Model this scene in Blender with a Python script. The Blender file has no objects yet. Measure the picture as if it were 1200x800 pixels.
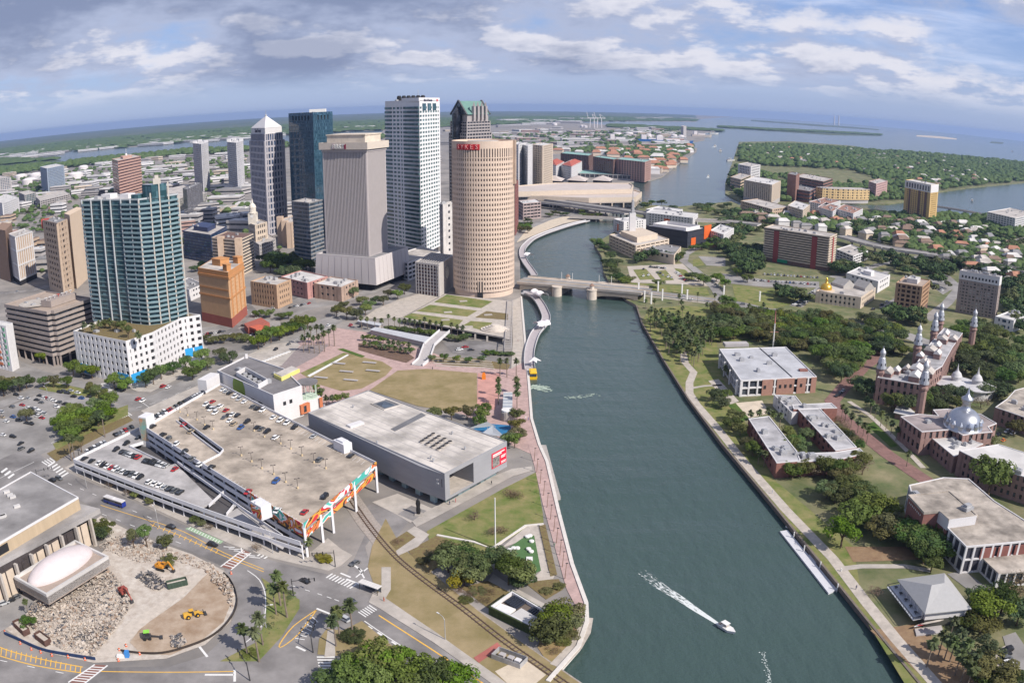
import bpy, math, random
from mathutils import Vector, noise
from mathutils.geometry import tessellate_polygon
C = bpy.context.scene.collection
S = bpy.context.scene
rnd = random.Random(7)

# ---------------------------------------------------------------- camera, light, exposure
F, PIT, CH = 980.37, 0.2814, 157.0          # lens (pixels per radian), pitch, flying height
cd = bpy.data.cameras.new('camera'); cam = bpy.data.objects.new('camera', cd); C.objects.link(cam); S.camera = cam
cam.location = (0, 0, CH); cam.rotation_euler = (math.pi/2 - PIT, 0, 0)
cd.type = 'PANO'; cd.panorama_type = 'FISHEYE_LENS_POLYNOMIAL'      # the drone's wide lens bends the horizon
cd.sensor_width = 36; cd.sensor_fit = 'HORIZONTAL'
cd.fisheye_polynomial_k0 = 0; cd.fisheye_polynomial_k1 = -1200/36/F
cd.fisheye_polynomial_k2 = cd.fisheye_polynomial_k3 = cd.fisheye_polynomial_k4 = 0
cd.fisheye_fov = math.pi; cd.clip_start = 1; cd.clip_end = 120000
SUN_EL = math.radians(40); SUN_XY = Vector((0.80, -0.60)).normalized()
sl = bpy.data.lights.new('sun', 'SUN'); sl.energy = 3.9; sl.angle = math.radians(0.5); sl.color = (1, .93, .84)
so = bpy.data.objects.new('sun', sl); C.objects.link(so)
sdir = Vector((SUN_XY.x*math.cos(SUN_EL), SUN_XY.y*math.cos(SUN_EL), math.sin(SUN_EL)))
so.rotation_euler = sdir.to_track_quat('Z', 'Y').to_euler(); so.location = (0, 0, 900)
S.view_settings.view_transform = 'Standard'; S.view_settings.look = 'None'
S.view_settings.exposure = 0.55; S.view_settings.gamma = 1

W = bpy.data.worlds.new('World'); S.world = W; W.use_nodes = True
def world():
 nt = W.node_tree; N = nt.nodes; L = nt.links; N.clear()
 def n(t, **k):
  x = N.new(t)
  for a, b in k.items(): setattr(x, a, b)
  return x
 def mth(op, a, b=None, clamp=False):
  x = n('ShaderNodeMath', operation=op); x.use_clamp = clamp
  for i, q in enumerate((a, b)):
   if q is None: continue
   if isinstance(q, (int, float)): x.inputs[i].default_value = q
   else: L.new(q, x.inputs[i])
  return x.outputs[0]
 sky = n('ShaderNodeTexSky', sky_type='NISHITA'); sky.sun_disc = False
 sky.sun_elevation = SUN_EL; sky.sun_rotation = math.atan2(SUN_XY.x, SUN_XY.y)
 sky.air_density = 1.15; sky.dust_density = 0.6; sky.ozone_density = 2.5; sky.altitude = 100
 tc = n('ShaderNodeTexCoord'); sep = n('ShaderNodeSeparateXYZ'); L.new(tc.outputs['Generated'], sep.inputs[0])
 az = mth('ARCTAN2', sep.outputs[0], sep.outputs[1]); el = mth('MAXIMUM', sep.outputs[2], 0.0)
 # a layer of cloud seen edge-on: wide in azimuth, squeezed towards the horizon
 v = mth('POWER', mth('ADD', el, 0.012), 0.62)
 def fbm(du, dv, scale, detail, seed, su=2.1, sv=3.9, dist=0.0):
  cmb = n('ShaderNodeCombineXYZ')
  L.new(mth('MULTIPLY', mth('ADD', az, du), su), cmb.inputs[0]); L.new(mth('MULTIPLY', mth('ADD', v, dv), sv), cmb.inputs[1])
  cmb.inputs[2].default_value = seed
  t = n('ShaderNodeTexNoise'); t.inputs['Scale'].default_value = scale; t.inputs['Detail'].default_value = detail
  t.inputs['Roughness'].default_value = 0.56; t.inputs['Distortion'].default_value = dist
  L.new(cmb.outputs[0], t.inputs['Vector']); return t.outputs['Fac']
 SC = 2.5
 a = fbm(0, 0, SC, 8, CL_SEED); b = fbm(0.010, 0.026, SC, 8, CL_SEED)
 # cover: heavier to the left and overhead, thinning to the right and near the horizon
 cover = mth('ADD', mth('MULTIPLY', az, -0.10), mth('MULTIPLY', el, 0.42))
 def ramp(x, lo, hi):
  r = n('ShaderNodeMapRange'); r.interpolation_type = 'SMOOTHSTEP'
  r.inputs['From Min'].default_value = lo; r.inputs['From Max'].default_value = hi
  L.new(x, r.inputs['Value']); return r.outputs[0]
 low = ramp(el, 0.012, 0.055)
 mask = mth('MULTIPLY', ramp(mth('ADD', a, cover), 0.385, 0.52), mth('MULTIPLY', low, 0.95))
 lit = ramp(mth('SUBTRACT', a, b), -0.012, 0.075)
 thick = ramp(mth('ADD', a, cover), 0.49, 0.68)
 wisp = mth('MULTIPLY', ramp(fbm(0.0, 0.1, 3.2, 6, 4.7, 1.2, 5.5, 0.6), 0.47, 0.75), mth('MULTIPLY', low, 0.42))
 def mix(f, c1, c2):
  m = n('ShaderNodeMix', data_type='RGBA')
  if isinstance(f, float): m.inputs[0].default_value = f
  else: L.new(f, m.inputs[0])
  for i, q in ((6, c1), (7, c2)):
   if isinstance(q, tuple): m.inputs[i].default_value = (*q, 1)
   else: L.new(q, m.inputs[i])
  return m.outputs[2]
 shade = mix(thick, (2.75, 3.1, 4.2), (1.5, 1.8, 2.75))
 cloud = mix(mth('MULTIPLY', lit, mth('SUBTRACT', 1.15, mth('MULTIPLY', thick, 0.85)), True), shade, (4.7, 4.7, 5.2))
 tint = n('ShaderNodeMix', data_type='RGBA', blend_type='MULTIPLY'); tint.inputs[0].default_value = 1
 L.new(sky.outputs[0], tint.inputs[6]); tint.inputs[7].default_value = SKY_TINT
 air = mix(ramp(el, -.02, .24), (1.95, 2.5, 4.15), (1.2, 1.9, 3.8)); base = mix(wisp, mix(.8, tint.outputs[2], air), (5.6, 5.9, 6.9))
 col = mix(mask, base, cloud)
 bg = n('ShaderNodeBackground'); bg.inputs[1].default_value = 0.115; L.new(col, bg.inputs[0])
 out = n('ShaderNodeOutputWorld'); L.new(bg.outputs[0], out.inputs[0])
CL_SEED = 3.3; SKY_TINT = (0.80, 0.92, 1.18, 1)
world()

# ---------------------------------------------------------------- from the photograph's pixels to places on the ground
def ray(px, py):
 u, v = px-600, 400-py; R = math.hypot(u, v)+1e-9; th = R/F
 a, b, fw = math.sin(th)*u/R, math.sin(th)*v/R, math.cos(th)
 return Vector((a, fw*math.cos(PIT)+b*math.sin(PIT), -fw*math.sin(PIT)+b*math.cos(PIT)))
def U(px, py, z=0.0):
 d = ray(px, py); t = (z-CH)/min(d.z, -1e-4) if z < CH else (z-CH)/max(d.z, 1e-4)
 return Vector((d.x*t, d.y*t, z))
def pixy(x, y, z):
 d = Vector((x, y, z-CH)).normalized()
 fw = d.y*math.cos(PIT)-d.z*math.sin(PIT); up = d.y*math.sin(PIT)+d.z*math.cos(PIT)
 th = math.acos(max(-1, min(1, fw))); s = math.hypot(d.x, up)+1e-12
 return 600+d.x/s*th*F, 400-up/s*th*F
def hz(p, py):
 lo, hi = -5.0, 400.0
 for _ in range(40):
  m = (lo+hi)/2
  if pixy(p.x, p.y, m)[1] > py: lo = m
  else: hi = m
 return lo
def V2(p): return Vector((p[0], p[1]))
def P2(px, z=0): return [V2(U(x, y, z)) for x, y in px]
def area(p): return sum(p[i-1].x*p[i].y-p[i].x*p[i-1].y for i in range(len(p)))/2
def ccw(p): return p if area(p) > 0 else p[::-1]
def offset(poly, d):                                    # inset (d > 0) a counter-clockwise outline
 out = []; n = len(poly)
 for i in range(n):
  a, b, c = poly[i-1], poly[i], poly[(i+1) % n]
  e1 = (b-a).normalized(); e2 = (c-b).normalized()
  n1 = Vector((-e1.y, e1.x)); n2 = Vector((-e2.y, e2.x))
  m = n1+n2; k = max(0.35, m.length_squared/2)
  out.append(b+m*(d/k))
 return out
def inside(p, poly):
 r = False
 for i in range(len(poly)):
  a, b = poly[i-1], poly[i]
  if (a[1] > p[1]) != (b[1] > p[1]) and p[0] < (b[0]-a[0])*(p[1]-a[1])/(b[1]-a[1])+a[0]: r = not r
 return r

# ---------------------------------------------------------------- mesh collector
class MB:
 def __init__(s): s.v = []; s.f = []; s.m = []
 def add(s, vs, fs, mi=0):
  o = len(s.v); s.v += [tuple(q) for q in vs]
  for f in fs: s.f.append([o+i for i in f]); s.m.append(mi)
 def sheet(s, pts, mi=0):
  t = tessellate_polygon([[Vector(p) for p in pts]])
  fs = []
  for a, b, c in t:
   A, B, D = Vector(pts[a]), Vector(pts[b]), Vector(pts[c])
   fs.append((a, b, c) if (B-A).cross(D-A).z >= 0 else (a, c, b))
  s.add(pts, fs, mi)
 def prism(s, poly, z0, z1, mi=0, mt=None, bottom=False):
  poly = ccw([V2(p) for p in poly]); n = len(poly)
  s.add([(p.x, p.y, z0) for p in poly]+[(p.x, p.y, z1) for p in poly], [(i, (i+1) % n, n+(i+1) % n, n+i) for i in range(n)], mi)
  s.sheet([(p.x, p.y, z1) for p in poly], mi if mt is None else mt)
  if bottom: s.add([(p.x, p.y, z0) for p in poly[::-1]], [tuple(range(n))], mi)
 def ring(s, outer, inner, z0, z1, mi=0):
  n = len(outer)
  vs = [(p.x, p.y, z) for z in (z0, z1) for q in (outer, inner) for p in q]
  fs = []
  for i in range(n):
   j = (i+1) % n
   fs += [(i, j, 2*n+j, 2*n+i), (n+j, n+i, 3*n+i, 3*n+j), (2*n+i, 2*n+j, 3*n+j, 3*n+i), (j, i, n+i, n+j)]
  s.add(vs, fs, mi)
 def box(s, c, sx, sy, sz, rot=0.0, mi=0):           # c: centre of the underside
  cs, sn = math.cos(rot), math.sin(rot); vs = []
  for z in (0, sz):
   for x, y in ((-1, -1), (1, -1), (1, 1), (-1, 1)):
    dx, dy = x*sx/2, y*sy/2
    vs.append((c[0]+dx*cs-dy*sn, c[1]+dx*sn+dy*cs, c[2]+z))
  s.add(vs, [(3, 2, 1, 0), (4, 5, 6, 7), (0, 1, 5, 4), (1, 2, 6, 5), (2, 3, 7, 6), (3, 0, 4, 7)], mi)
 def beam(s, a, b, w, h=None, mi=0):                 # square bar between two points
  a, b = Vector(a), Vector(b); d = (b-a).normalized(); h = h or w
  up = Vector((0, 0, 1)) if abs(d.z) < .95 else Vector((1, 0, 0))
  sd = d.cross(up).normalized(); u = sd.cross(d)
  vs = [p+sd*i*w/2+u*j*h/2 for p in (a, b) for i, j in ((-1, -1), (1, -1), (1, 1), (-1, 1))]
  s.add(vs, [(0, 1, 2, 3), (7, 6, 5, 4), (4, 5, 1, 0), (5, 6, 2, 1), (6, 7, 3, 2), (7, 4, 0, 3)], mi)
 def lathe(s, c, prof, n=12, mi=0, sx=1.0, sy=1.0, rot=0.0):
  vs = []; cs, sn = math.cos(rot), math.sin(rot)
  for r, z in prof:
   for k in range(n):
    t = 2*math.pi*k/n; x, y = r*math.cos(t)*sx, r*math.sin(t)*sy
    vs.append((c[0]+x*cs-y*sn, c[1]+x*sn+y*cs, c[2]+z))
  fs = [(i*n+k, i*n+(k+1) % n, (i+1)*n+(k+1) % n, (i+1)*n+k) for i in range(len(prof)-1) for k in range(n)]
  s.add(vs, fs, mi)
  if prof[-1][0] > .02: s.add(vs[-n:], [tuple(range(n))], mi)
 def tube(s, pts, r, n=6, mi=0):
  pts = [Vector(p) for p in pts]
  for i in range(len(pts)-1):
   a, b = pts[i], pts[i+1]; r0, r1 = (r if isinstance(r, (int, float)) else r[i]), (r if isinstance(r, (int, float)) else r[i+1])
   d = (b-a).normalized(); up = Vector((0, 0, 1)) if abs(d.z) < .9 else Vector((1, 0, 0))
   x = d.cross(up).normalized(); y = x.cross(d)
   vs = [p+(x*math.cos(2*math.pi*k/n)+y*math.sin(2*math.pi*k/n))*q for p, q in ((a, r0), (b, r1)) for k in range(n)]
   s.add(vs, [(k, n+k, n+(k+1) % n, (k+1) % n) for k in range(n)]+[tuple(range(n)), tuple(range(2*n-1, n-1, -1))], mi)
 def strip(s, pts, w, z, mi=0, z1=None):             # flat band of given width along ground points
  L, R = [], []
  for i, p in enumerate(pts):
   a, b = pts[max(0, i-1)], pts[min(len(pts)-1, i+1)]
   t = (V2(b)-V2(a)).normalized(); nn = Vector((-t.y, t.x)); ww = w if isinstance(w, (int, float)) else w[i]
   L.append(V2(p)+nn*ww/2); R.append(V2(p)-nn*ww/2)
  zz = z if isinstance(z, (list, tuple)) else [z]*len(pts); n = len(pts)
  vs = [(p.x, p.y, q) for p, q in zip(L, zz)]+[(p.x, p.y, q) for p, q in zip(R, zz)]
  s.add(vs, [(i, n+i, n+i+1, i+1) for i in range(n-1)], mi)
  if z1 is not None:                              # give it thickness z1 downwards
   vs2 = [(x, y, q-z1) for x, y, q in vs]; m = len(vs)
   s.add(vs+vs2, [(i+1, m+i+1, m+i, i) for i in range(n-1)]+[(n+i, m+n+i, m+n+i+1, n+i+1) for i in range(n-1)]+[(m+i+1, m+n+i+1, m+n+i, m+i) for i in range(n-1)]+[(0, m, m+n, n), (n-1, 2*n-1, m+2*n-1, m+n-1)], mi)
 def build(s, name, mats, parent=None, smooth=False):
  me = bpy.data.meshes.new(name); me.from_pydata(s.v, [], s.f)
  for m in (mats if isinstance(mats, (list, tuple)) else [mats]): me.materials.append(m)
  me.polygons.foreach_set('material_index', s.m)
  if smooth: me.polygons.foreach_set('use_smooth', [True]*len(s.f))
  me.update()
  o = bpy.data.objects.new(name, me); C.objects.link(o)
  if parent: o.parent = parent
  return o
def tag(o, label, cat, group=None, kind=None):
 o['label'] = label; o['category'] = cat
 if group: o['group'] = group
 if kind: o['kind'] = kind
 return o
def thing(name, label, cat, loc=(0, 0, 0), rot=0.0, group=None):
 o = bpy.data.objects.new(name, None); C.objects.link(o); o.location = loc; o.rotation_euler = (0, 0, rot)
 return tag(o, label, cat, group)
def fin(m, a, root): return at0(m.build(*a), root)
def at0(o, root):                                       # parent keeping world-space mesh coordinates
 o.parent = root
 o.matrix_parent_inverse = root.matrix_basis.inverted(); return o
def dup(o, parent=None):
 c = o.copy(); C.objects.link(c); c.parent = parent
 for ch in o.children: dup(ch, c)
 return c

# ---------------------------------------------------------------- materials
MATS = {}
def M(name, col, rough=.8, var=.18, scale=.15, metal=0.0, spec=.3, bump=0.0, rand=0.0, stain=0.0, stretch=None, col2=None):
 if name in MATS: return MATS[name]
 m = bpy.data.materials.new(name); m.use_nodes = True; nt = m.node_tree; N = nt.nodes; L = nt.links
 b = N['Principled BSDF']; b.inputs['Roughness'].default_value = rough; b.inputs['Metallic'].default_value = metal
 b.inputs['Specular IOR Level'].default_value = spec
 g = N.new('ShaderNodeNewGeometry'); pos = g.outputs['Position']
 if stretch:
  mp = N.new('ShaderNodeMapping'); mp.inputs['Scale'].default_value = stretch; L.new(pos, mp.inputs[0]); pos = mp.outputs[0]
 t = N.new('ShaderNodeTexNoise'); t.inputs['Scale'].default_value = scale; t.inputs['Detail'].default_value = 7; t.inputs['Roughness'].default_value = .65
 L.new(pos, t.inputs['Vector'])
 r = N.new('ShaderNodeMapRange'); r.inputs['From Min'].default_value = .3; r.inputs['From Max'].default_value = .7
 r.inputs['To Min'].default_value = 0; r.inputs['To Max'].default_value = 1; L.new(t.outputs['Fac'], r.inputs['Value'])
 mx = N.new('ShaderNodeMix'); mx.data_type = 'RGBA'; L.new(r.outputs[0], mx.inputs[0])
 c2 = col2 or tuple(min(1, c*(1+var)) for c in col); c1 = col if col2 else tuple(c*(1-var) for c in col)
 mx.inputs[6].default_value = (*c1, 1); mx.inputs[7].default_value = (*c2, 1); out = mx.outputs[2]
 if stain:
  t2 = N.new('ShaderNodeTexNoise'); t2.inputs['Scale'].default_value = scale*.42; t2.inputs['Detail'].default_value = 4; L.new(pos, t2.inputs['Vector'])
  r2 = N.new('ShaderNodeMapRange'); r2.inputs['From Min'].default_value = .42; r2.inputs['From Max'].default_value = .62
  r2.inputs['To Min'].default_value = 1; r2.inputs['To Max'].default_value = 1-stain; L.new(t2.outputs['Fac'], r2.inputs['Value'])
  mm = N.new('ShaderNodeVectorMath'); mm.operation = 'SCALE'; L.new(out, mm.inputs[0]); L.new(r2.outputs[0], mm.inputs['Scale']); out = mm.outputs[0]
 if rand:
  oi = N.new('ShaderNodeObjectInfo'); hs = N.new('ShaderNodeHueSaturation'); L.new(out, hs.inputs['Color'])
  def rr(lo, hi, k):
   w = N.new('ShaderNodeTexWhiteNoise'); w.noise_dimensions = '1D'; ad = N.new('ShaderNodeMath'); ad.operation = 'ADD'; ad.inputs[1].default_value = k
   L.new(oi.outputs['Random'], ad.inputs[0]); L.new(ad.outputs[0], w.inputs['W'])
   q = N.new('ShaderNodeMapRange'); q.inputs['To Min'].default_value = lo; q.inputs['To Max'].default_value = hi; L.new(w.outputs['Value'], q.inputs['Value']); return q.outputs[0]
  L.new(rr(.5-.05*rand, .5+.035*rand, .3), hs.inputs['Hue']); L.new(rr(1-.35*rand, 1+.2*rand, 1.7), hs.inputs['Saturation']); L.new(rr(1-.45*rand, 1+.5*rand, 2.9), hs.inputs['Value'])
  out = hs.outputs[0]
 L.new(out, b.inputs['Base Color'])
 if bump:
  bp = N.new('ShaderNodeBump'); bp.inputs['Strength'].default_value = bump; bp.inputs['Distance'].default_value = .3
  L.new(t.outputs['Fac'], bp.inputs['Height']); L.new(bp.outputs[0], b.inputs['Normal'])
 MATS[name] = m; return m
def GL(name, col, cell=(3, 3, 3.6), rough=.12, amp=.8, light=None, spec=.6):           # window glass: every pane a little different (blinds, rooms)
 if name in MATS: return MATS[name]
 m = bpy.data.materials.new(name); m.use_nodes = True; nt = m.node_tree; N = nt.nodes; L = nt.links
 b = N['Principled BSDF']; b.inputs['Roughness'].default_value = rough; b.inputs['Specular IOR Level'].default_value = spec
 g = N.new('ShaderNodeNewGeometry'); dv = N.new('ShaderNodeVectorMath'); dv.operation = 'DIVIDE'; dv.inputs[1].default_value = cell; L.new(g.outputs['Position'], dv.inputs[0])
 fl = N.new('ShaderNodeVectorMath'); fl.operation = 'FLOOR'; L.new(dv.outputs[0], fl.inputs[0])
 w = N.new('ShaderNodeTexWhiteNoise'); L.new(fl.outputs[0], w.inputs['Vector'])
 pw = N.new('ShaderNodeMath'); pw.operation = 'POWER'; pw.inputs[1].default_value = 2.2; L.new(w.outputs['Value'], pw.inputs[0])
 mx = N.new('ShaderNodeMix'); mx.data_type = 'RGBA'; L.new(pw.outputs[0], mx.inputs[0])
 mx.inputs[6].default_value = (*[c*(1-amp*.4) for c in col], 1); mx.inputs[7].default_value = (*(light or [min(1, c*(1+amp*1.6)) for c in col]), 1)
 L.new(mx.outputs[2], b.inputs['Base Color']); MATS[name] = m; return m
# ---------------------------------------------------------------- setting: water, land, roads, lawns
def structure(o, label):
 o['kind'] = 'structure'; o['label'] = label; return o
m_grass = M('grass', (.095, .15, .032), .95, .3, .14, bump=.3, col2=(.27, .23, .11), spec=.1)
m_green = M('green_grass', (.045, .105, .018), .95, .3, .16, bump=.2, col2=(.12, .15, .045), spec=.1)
m_dry = M('dry_grass', (.20, .165, .075), .95, .3, .09, bump=.3, col2=(.34, .265, .155), spec=.1)
m_asph = M('asphalt', (.25, .235, .23), .9, .2, .12, stain=.34, spec=.2)
m_asph2 = M('worn_asphalt', (.30, .285, .275), .9, .16, .10, stain=.3, spec=.2)
m_conc = M('concrete', (.44, .40, .36), .9, .14, .25, stain=.18)
m_pave = M('pale_paving', (.47, .42, .37), .9, .12, .6, stain=.15)
m_pink = M('pink_paving', (.46, .325, .30), .9, .14, .5, stain=.15)
m_white = M('white_paint', (.70, .69, .67), .6, .06, .8)
m_yel = M('yellow_paint', (.72, .42, .08), .7, .1, .8)
m_dirt = M('dirt', (.27, .185, .12), .95, .3, .16, bump=.4, col2=(.45, .36, .28))
m_rubl = M('rubble_ground', (.36, .30, .25), .95, .3, .3, bump=.5, col2=(.60, .55, .49))
m_brickrd = M('brick_paving', (.235, .135, .12), .9, .18, .5, stain=.2)
m_sand = M('sand', (.55, .47, .37), .95, .15, .2)
m_gravel = M('ballast', (.33, .29, .26), .95, .25, .9, bump=.4)
m_mulch = M('planting_bed', (.15, .10, .055), .95, .4, .7, bump=.5, col2=(.20, .17, .07))

def water():
 m = bpy.data.materials.new('river_water'); m.use_nodes = True; nt = m.node_tree; N = nt.nodes; L = nt.links
 b = N['Principled BSDF']; b.inputs['Base Color'].default_value = (.02, .05, .05, 1); b.inputs['Roughness'].default_value = .16
 b.inputs['IOR'].default_value = 1.33; b.inputs['Specular IOR Level'].default_value = .5
 g = N.new('ShaderNodeNewGeometry')
 prev = None
 for sc, stg, dist, strt in ((.50, .55, .40, (1.0, 1.9, 1)), (.13, .55, 1.1, (1.6, .7, 1)), (.018, .45, 4.0, (.4, 1.6, 1))):
  mp = N.new('ShaderNodeMapping'); mp.inputs['Scale'].default_value = strt; mp.inputs['Rotation'].default_value = (0, 0, .5); L.new(g.outputs['Position'], mp.inputs[0])
  t = N.new('ShaderNodeTexNoise'); t.inputs['Scale'].default_value = sc; t.inputs['Detail'].default_value = 5; L.new(mp.outputs[0], t.inputs['Vector'])
  bp = N.new('ShaderNodeBump'); bp.inputs['Strength'].default_value = stg; bp.inputs['Distance'].default_value = dist; L.new(t.outputs['Fac'], bp.inputs['Height'])
  if prev: L.new(prev, bp.inputs['Normal'])
  prev = bp.outputs[0]
 L.new(prev, b.inputs['Normal'])
 t = N.new('ShaderNodeTexNoise'); t.inputs['Scale'].default_value = .004; t.inputs['Detail'].default_value = 6
 mp = N.new('ShaderNodeMapping'); mp.inputs['Scale'].default_value = (.35, 1.6, 1); L.new(g.outputs['Position'], mp.inputs[0]); L.new(mp.outputs[0], t.inputs['Vector'])
 mx = N.new('ShaderNodeMix'); mx.data_type = 'RGBA'; L.new(t.outputs['Fac'], mx.inputs[0]); mx.inputs[6].default_value = (.033, .061, .056, 1); mx.inputs[7].default_value = (.062, .097, .090, 1)
 L.new(mx.outputs[2], b.inputs['Base Color'])
 mb = MB(); R = 24000; ring = [0, 300, 900, 2500, 7000, R]; n = 96
 vs = [(0, 0, -2)]+[(r*math.cos(2*math.pi*k/n), r*math.sin(2*math.pi*k/n), -2) for r in ring[1:] for k in range(n)]
 fs = [(0, 1+k, 1+(k+1) % n) for k in range(n)]+[(1+i*n+k, 1+(i+1)*n+k, 1+(i+1)*n+(k+1) % n, 1+i*n+(k+1) % n) for i in range(len(ring)-2) for k in range(n)]
 mb.add(vs, fs); structure(mb.build('water', m), 'dark green river widening into the pale blue bay at the horizon')
water()
def far_at(px, r=23950):                                # a point on the horizon circle above column px
 d = ray(px, 100); a = math.atan2(d.x, d.y); return Vector((r*math.sin(a), r*math.cos(a)))
def land(name, pts, mat, label, z0=-3, z1=0.0, wall=None):
 mb = MB(); mb.prism(pts, z0, z1, 1 if wall else 0, 0); return structure(mb.build(name, [mat]+([wall] if wall else [])), label)
m_cityg = M('city_ground', (.18, .17, .165), .95, .2, .03, stain=.25, col2=(.36, .325, .295))
def far_ground():
 m = M('far_ground', (.042, .075, .032), .95, .3, .0011, col2=(.13, .14, .085)); return m
m_farg = far_ground()
m_wall = M('seawall', (.30, .27, .24), .9, .25, .6)
# downtown bank, joined to the port and the far shore
D = P2([(655, 840), (640, 800), (656, 781), (678, 756), (688, 727), (687, 705), (670, 660), (655, 600), (641, 540), (632, 520), (623, 490), (618, 450), (615, 420), (610.5, 345),
  (609.5, 320), (609, 288), (627, 277), (650, 270), (689, 258), (705, 257), (722, 243), (740, 238), (752, 231), (749, 221), (730, 214.5), (745, 212.5), (763, 211), (776, 207), (795, 192), (816, 177.5),
  (817, 174), (800, 169), (826, 164), (825, 156), (847, 153), (800, 150.5), (760, 148.5), (735, 149), (712, 146.5), (690, 144.5), (660, 143.2), (720, 142.2), (816, 142.8), (820, 139.5)])
D += [far_at(p) for p in (860, 760, 620, 480, 340, 200, 80, -20, -120)]
D += P2([(-60, 196), (0, 184), (70, 177), (150, 172.5), (225, 165.5), (290, 161), (345, 157.5), (450, 152), (445, 157), (345, 167), (290, 175), (225, 177), (175, 182), (130, 186), (75, 192), (0, 199), (-80, 212), (-300, 420), (-300, 840)])
land('ground', D, m_cityg, 'grey and sandy city ground of the downtown bank, running out to the far shore', wall=m_wall)
R = P2([(1110, 840), (1078, 800), (1012, 720), (864, 540), (847, 520), (807, 467), (777, 420), (752, 377), (745, 357), (734, 351), (714, 331), (707, 318), (705, 300), (696, 286), (711, 277), (719, 272),
  (733, 259), (745, 247), (757, 240), (796, 242), (857, 236), (866, 240), (900, 243), (1000, 243), (1058, 248.5), (1098, 250), (1155, 254), (1200, 253), (1320, 266), (1500, 330), (1500, 840)])
m_rg = M('campus_ground', (.075, .115, .035), .95, .3, .06, col2=(.27, .235, .14), stain=.2)
land('ground', R, m_rg, 'green and sandy ground of the campus bank to the right of the river', wall=m_wall)
DI = P2([(866, 166.3), (860, 185), (850, 214), (850, 227), (866, 235.5), (900, 238.5), (1000, 238.5), (1040, 239), (1060, 236), (1075, 230), (1100, 225), (1131, 220.5), (1155, 218), (1200, 214), (1330, 214),
  (1330, 208), (1200, 190.5), (1125, 183), (1074, 178.5), (1020, 175), (1000, 171), (925, 165.6)])
land('ground', DI, m_rg, 'wooded island across the harbour channel')
for px, lab in (([(842, 148.3), (900, 151.3), (1031, 157.8), (1031, 159.3), (975, 158.3), (900, 153.3), (842, 149.7)], 'long low dark island lying in the bay'),
    ([(0, 186), (45, 184.5), (70, 187.5), (40, 191.5), (0, 196), (-60, 204), (-60, 194)], 'low marshy spit in the bay on the far left'),
    ([(1162, 165.8), (1176, 167), (1175, 168.6), (1160, 167.6)], 'tiny dark island near the horizon')):
 land('ground', P2(px), m_farg, lab)
mb = MB(); mb.sheet([(p.x, p.y, .6) for p in ccw([far_at(p, 23900) for p in (-110, 0, 120, 260, 400, 540, 660, 760, 815)]+P2([(818, 140.5), (800, 142), (660, 142.6), (560, 147.6), (450, 151.6), (345, 157), (290, 160.5), (225, 165), (150, 172), (70, 176.5), (0, 183.5), (-60, 194)]))]); structure(mb.build('far_ground', m_farg), 'wooded flat country across the bay, out to the horizon')
land('sand_bar', P2([(1074, 158.4), (1100, 159.7), (1121, 162.3), (1121, 163.6), (1098, 161.8), (1074, 159.8)]), m_sand, 'pale sand bar in the bay')
land('ground', P2([(880, 140.6), (940, 144.8), (1000, 149), (1030, 151.6), (1030, 152.8), (960, 148), (880, 142)]) , m_farg, 'thin strip of shore at the horizon with two stacks')

LAY = [0]                                               # every layer a hair above the ones laid before it
def sheet(name, px, z, mat, label, zb=None):
 LAY[0] += .0004; z += LAY[0]; mb = MB(); p = P2(px, z)
 if zb is None: mb.sheet([(q.x, q.y, z) for q in ccw(p)])
 else: mb.prism(p, zb, z)
 return structure(mb.build(name, mat), label)
def road(name, px, w, z, mat, label):
 LAY[0] += .0004; z += LAY[0]; mb = MB(); mb.strip([U(x, y, z) for x, y in px], w, z); return structure(mb.build(name, mat), label)
def smooth(pts, k=4):                                   # Catmull-Rom through ground points
 out = []; n = len(pts)
 for i in range(n-1):
  a, b, c, d = pts[max(0, i-1)], pts[i], pts[i+1], pts[min(n-1, i+2)]
  for j in range(k):
   t = j/k; out.append(b*1.0+(c-a)*(t*.5)+(a*2-b*5+c*4-d)*(t*t*.5)+(b*3-a-c*3+d)*(t*t*t*.5))
 return out+[pts[-1]]
def marks(parent, segs, w, z, mat=None, dash=None, name='road_marking'):
 mb = MB()
 for seg in segs:
  pts = [U(x, y, z) for x, y in seg]
  if len(pts) > 2: pts = smooth(pts, 3)
  if not dash: mb.strip(pts, w, z); continue
  for a, b in zip(pts, pts[1:]):
   n = max(1, int((b-a).length/(dash[0]+dash[1])))
   for i in range(n):
    p = a.lerp(b, i/n); mb.strip([p, p+(b-a).normalized()*dash[0]], w, z)
 o = mb.build(name, mat or m_white); o.parent = parent; return o
def zebra(parent, a, b, wpx, n, z, long=True):          # bars from a to b, each reaching across to the offset wpx
 mb = MB()
 for i in range(n):
  t0, t1 = (i+.15)/n, (i+.6)/n
  p = [(a[0]+(b[0]-a[0])*t, a[1]+(b[1]-a[1])*t) for t in (t0, t1)]
  q = [(x+wpx[0], y+wpx[1]) for x, y in p]
  mb.sheet([U(*p[0], z), U(*p[1], z), U(*q[1], z), U(*q[0], z)])
 o = mb.build('crosswalk', m_white); o.parent = parent; return o
def shift(px, dx, dy): return [(x+dx, y+dy) for x, y in px]

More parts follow.
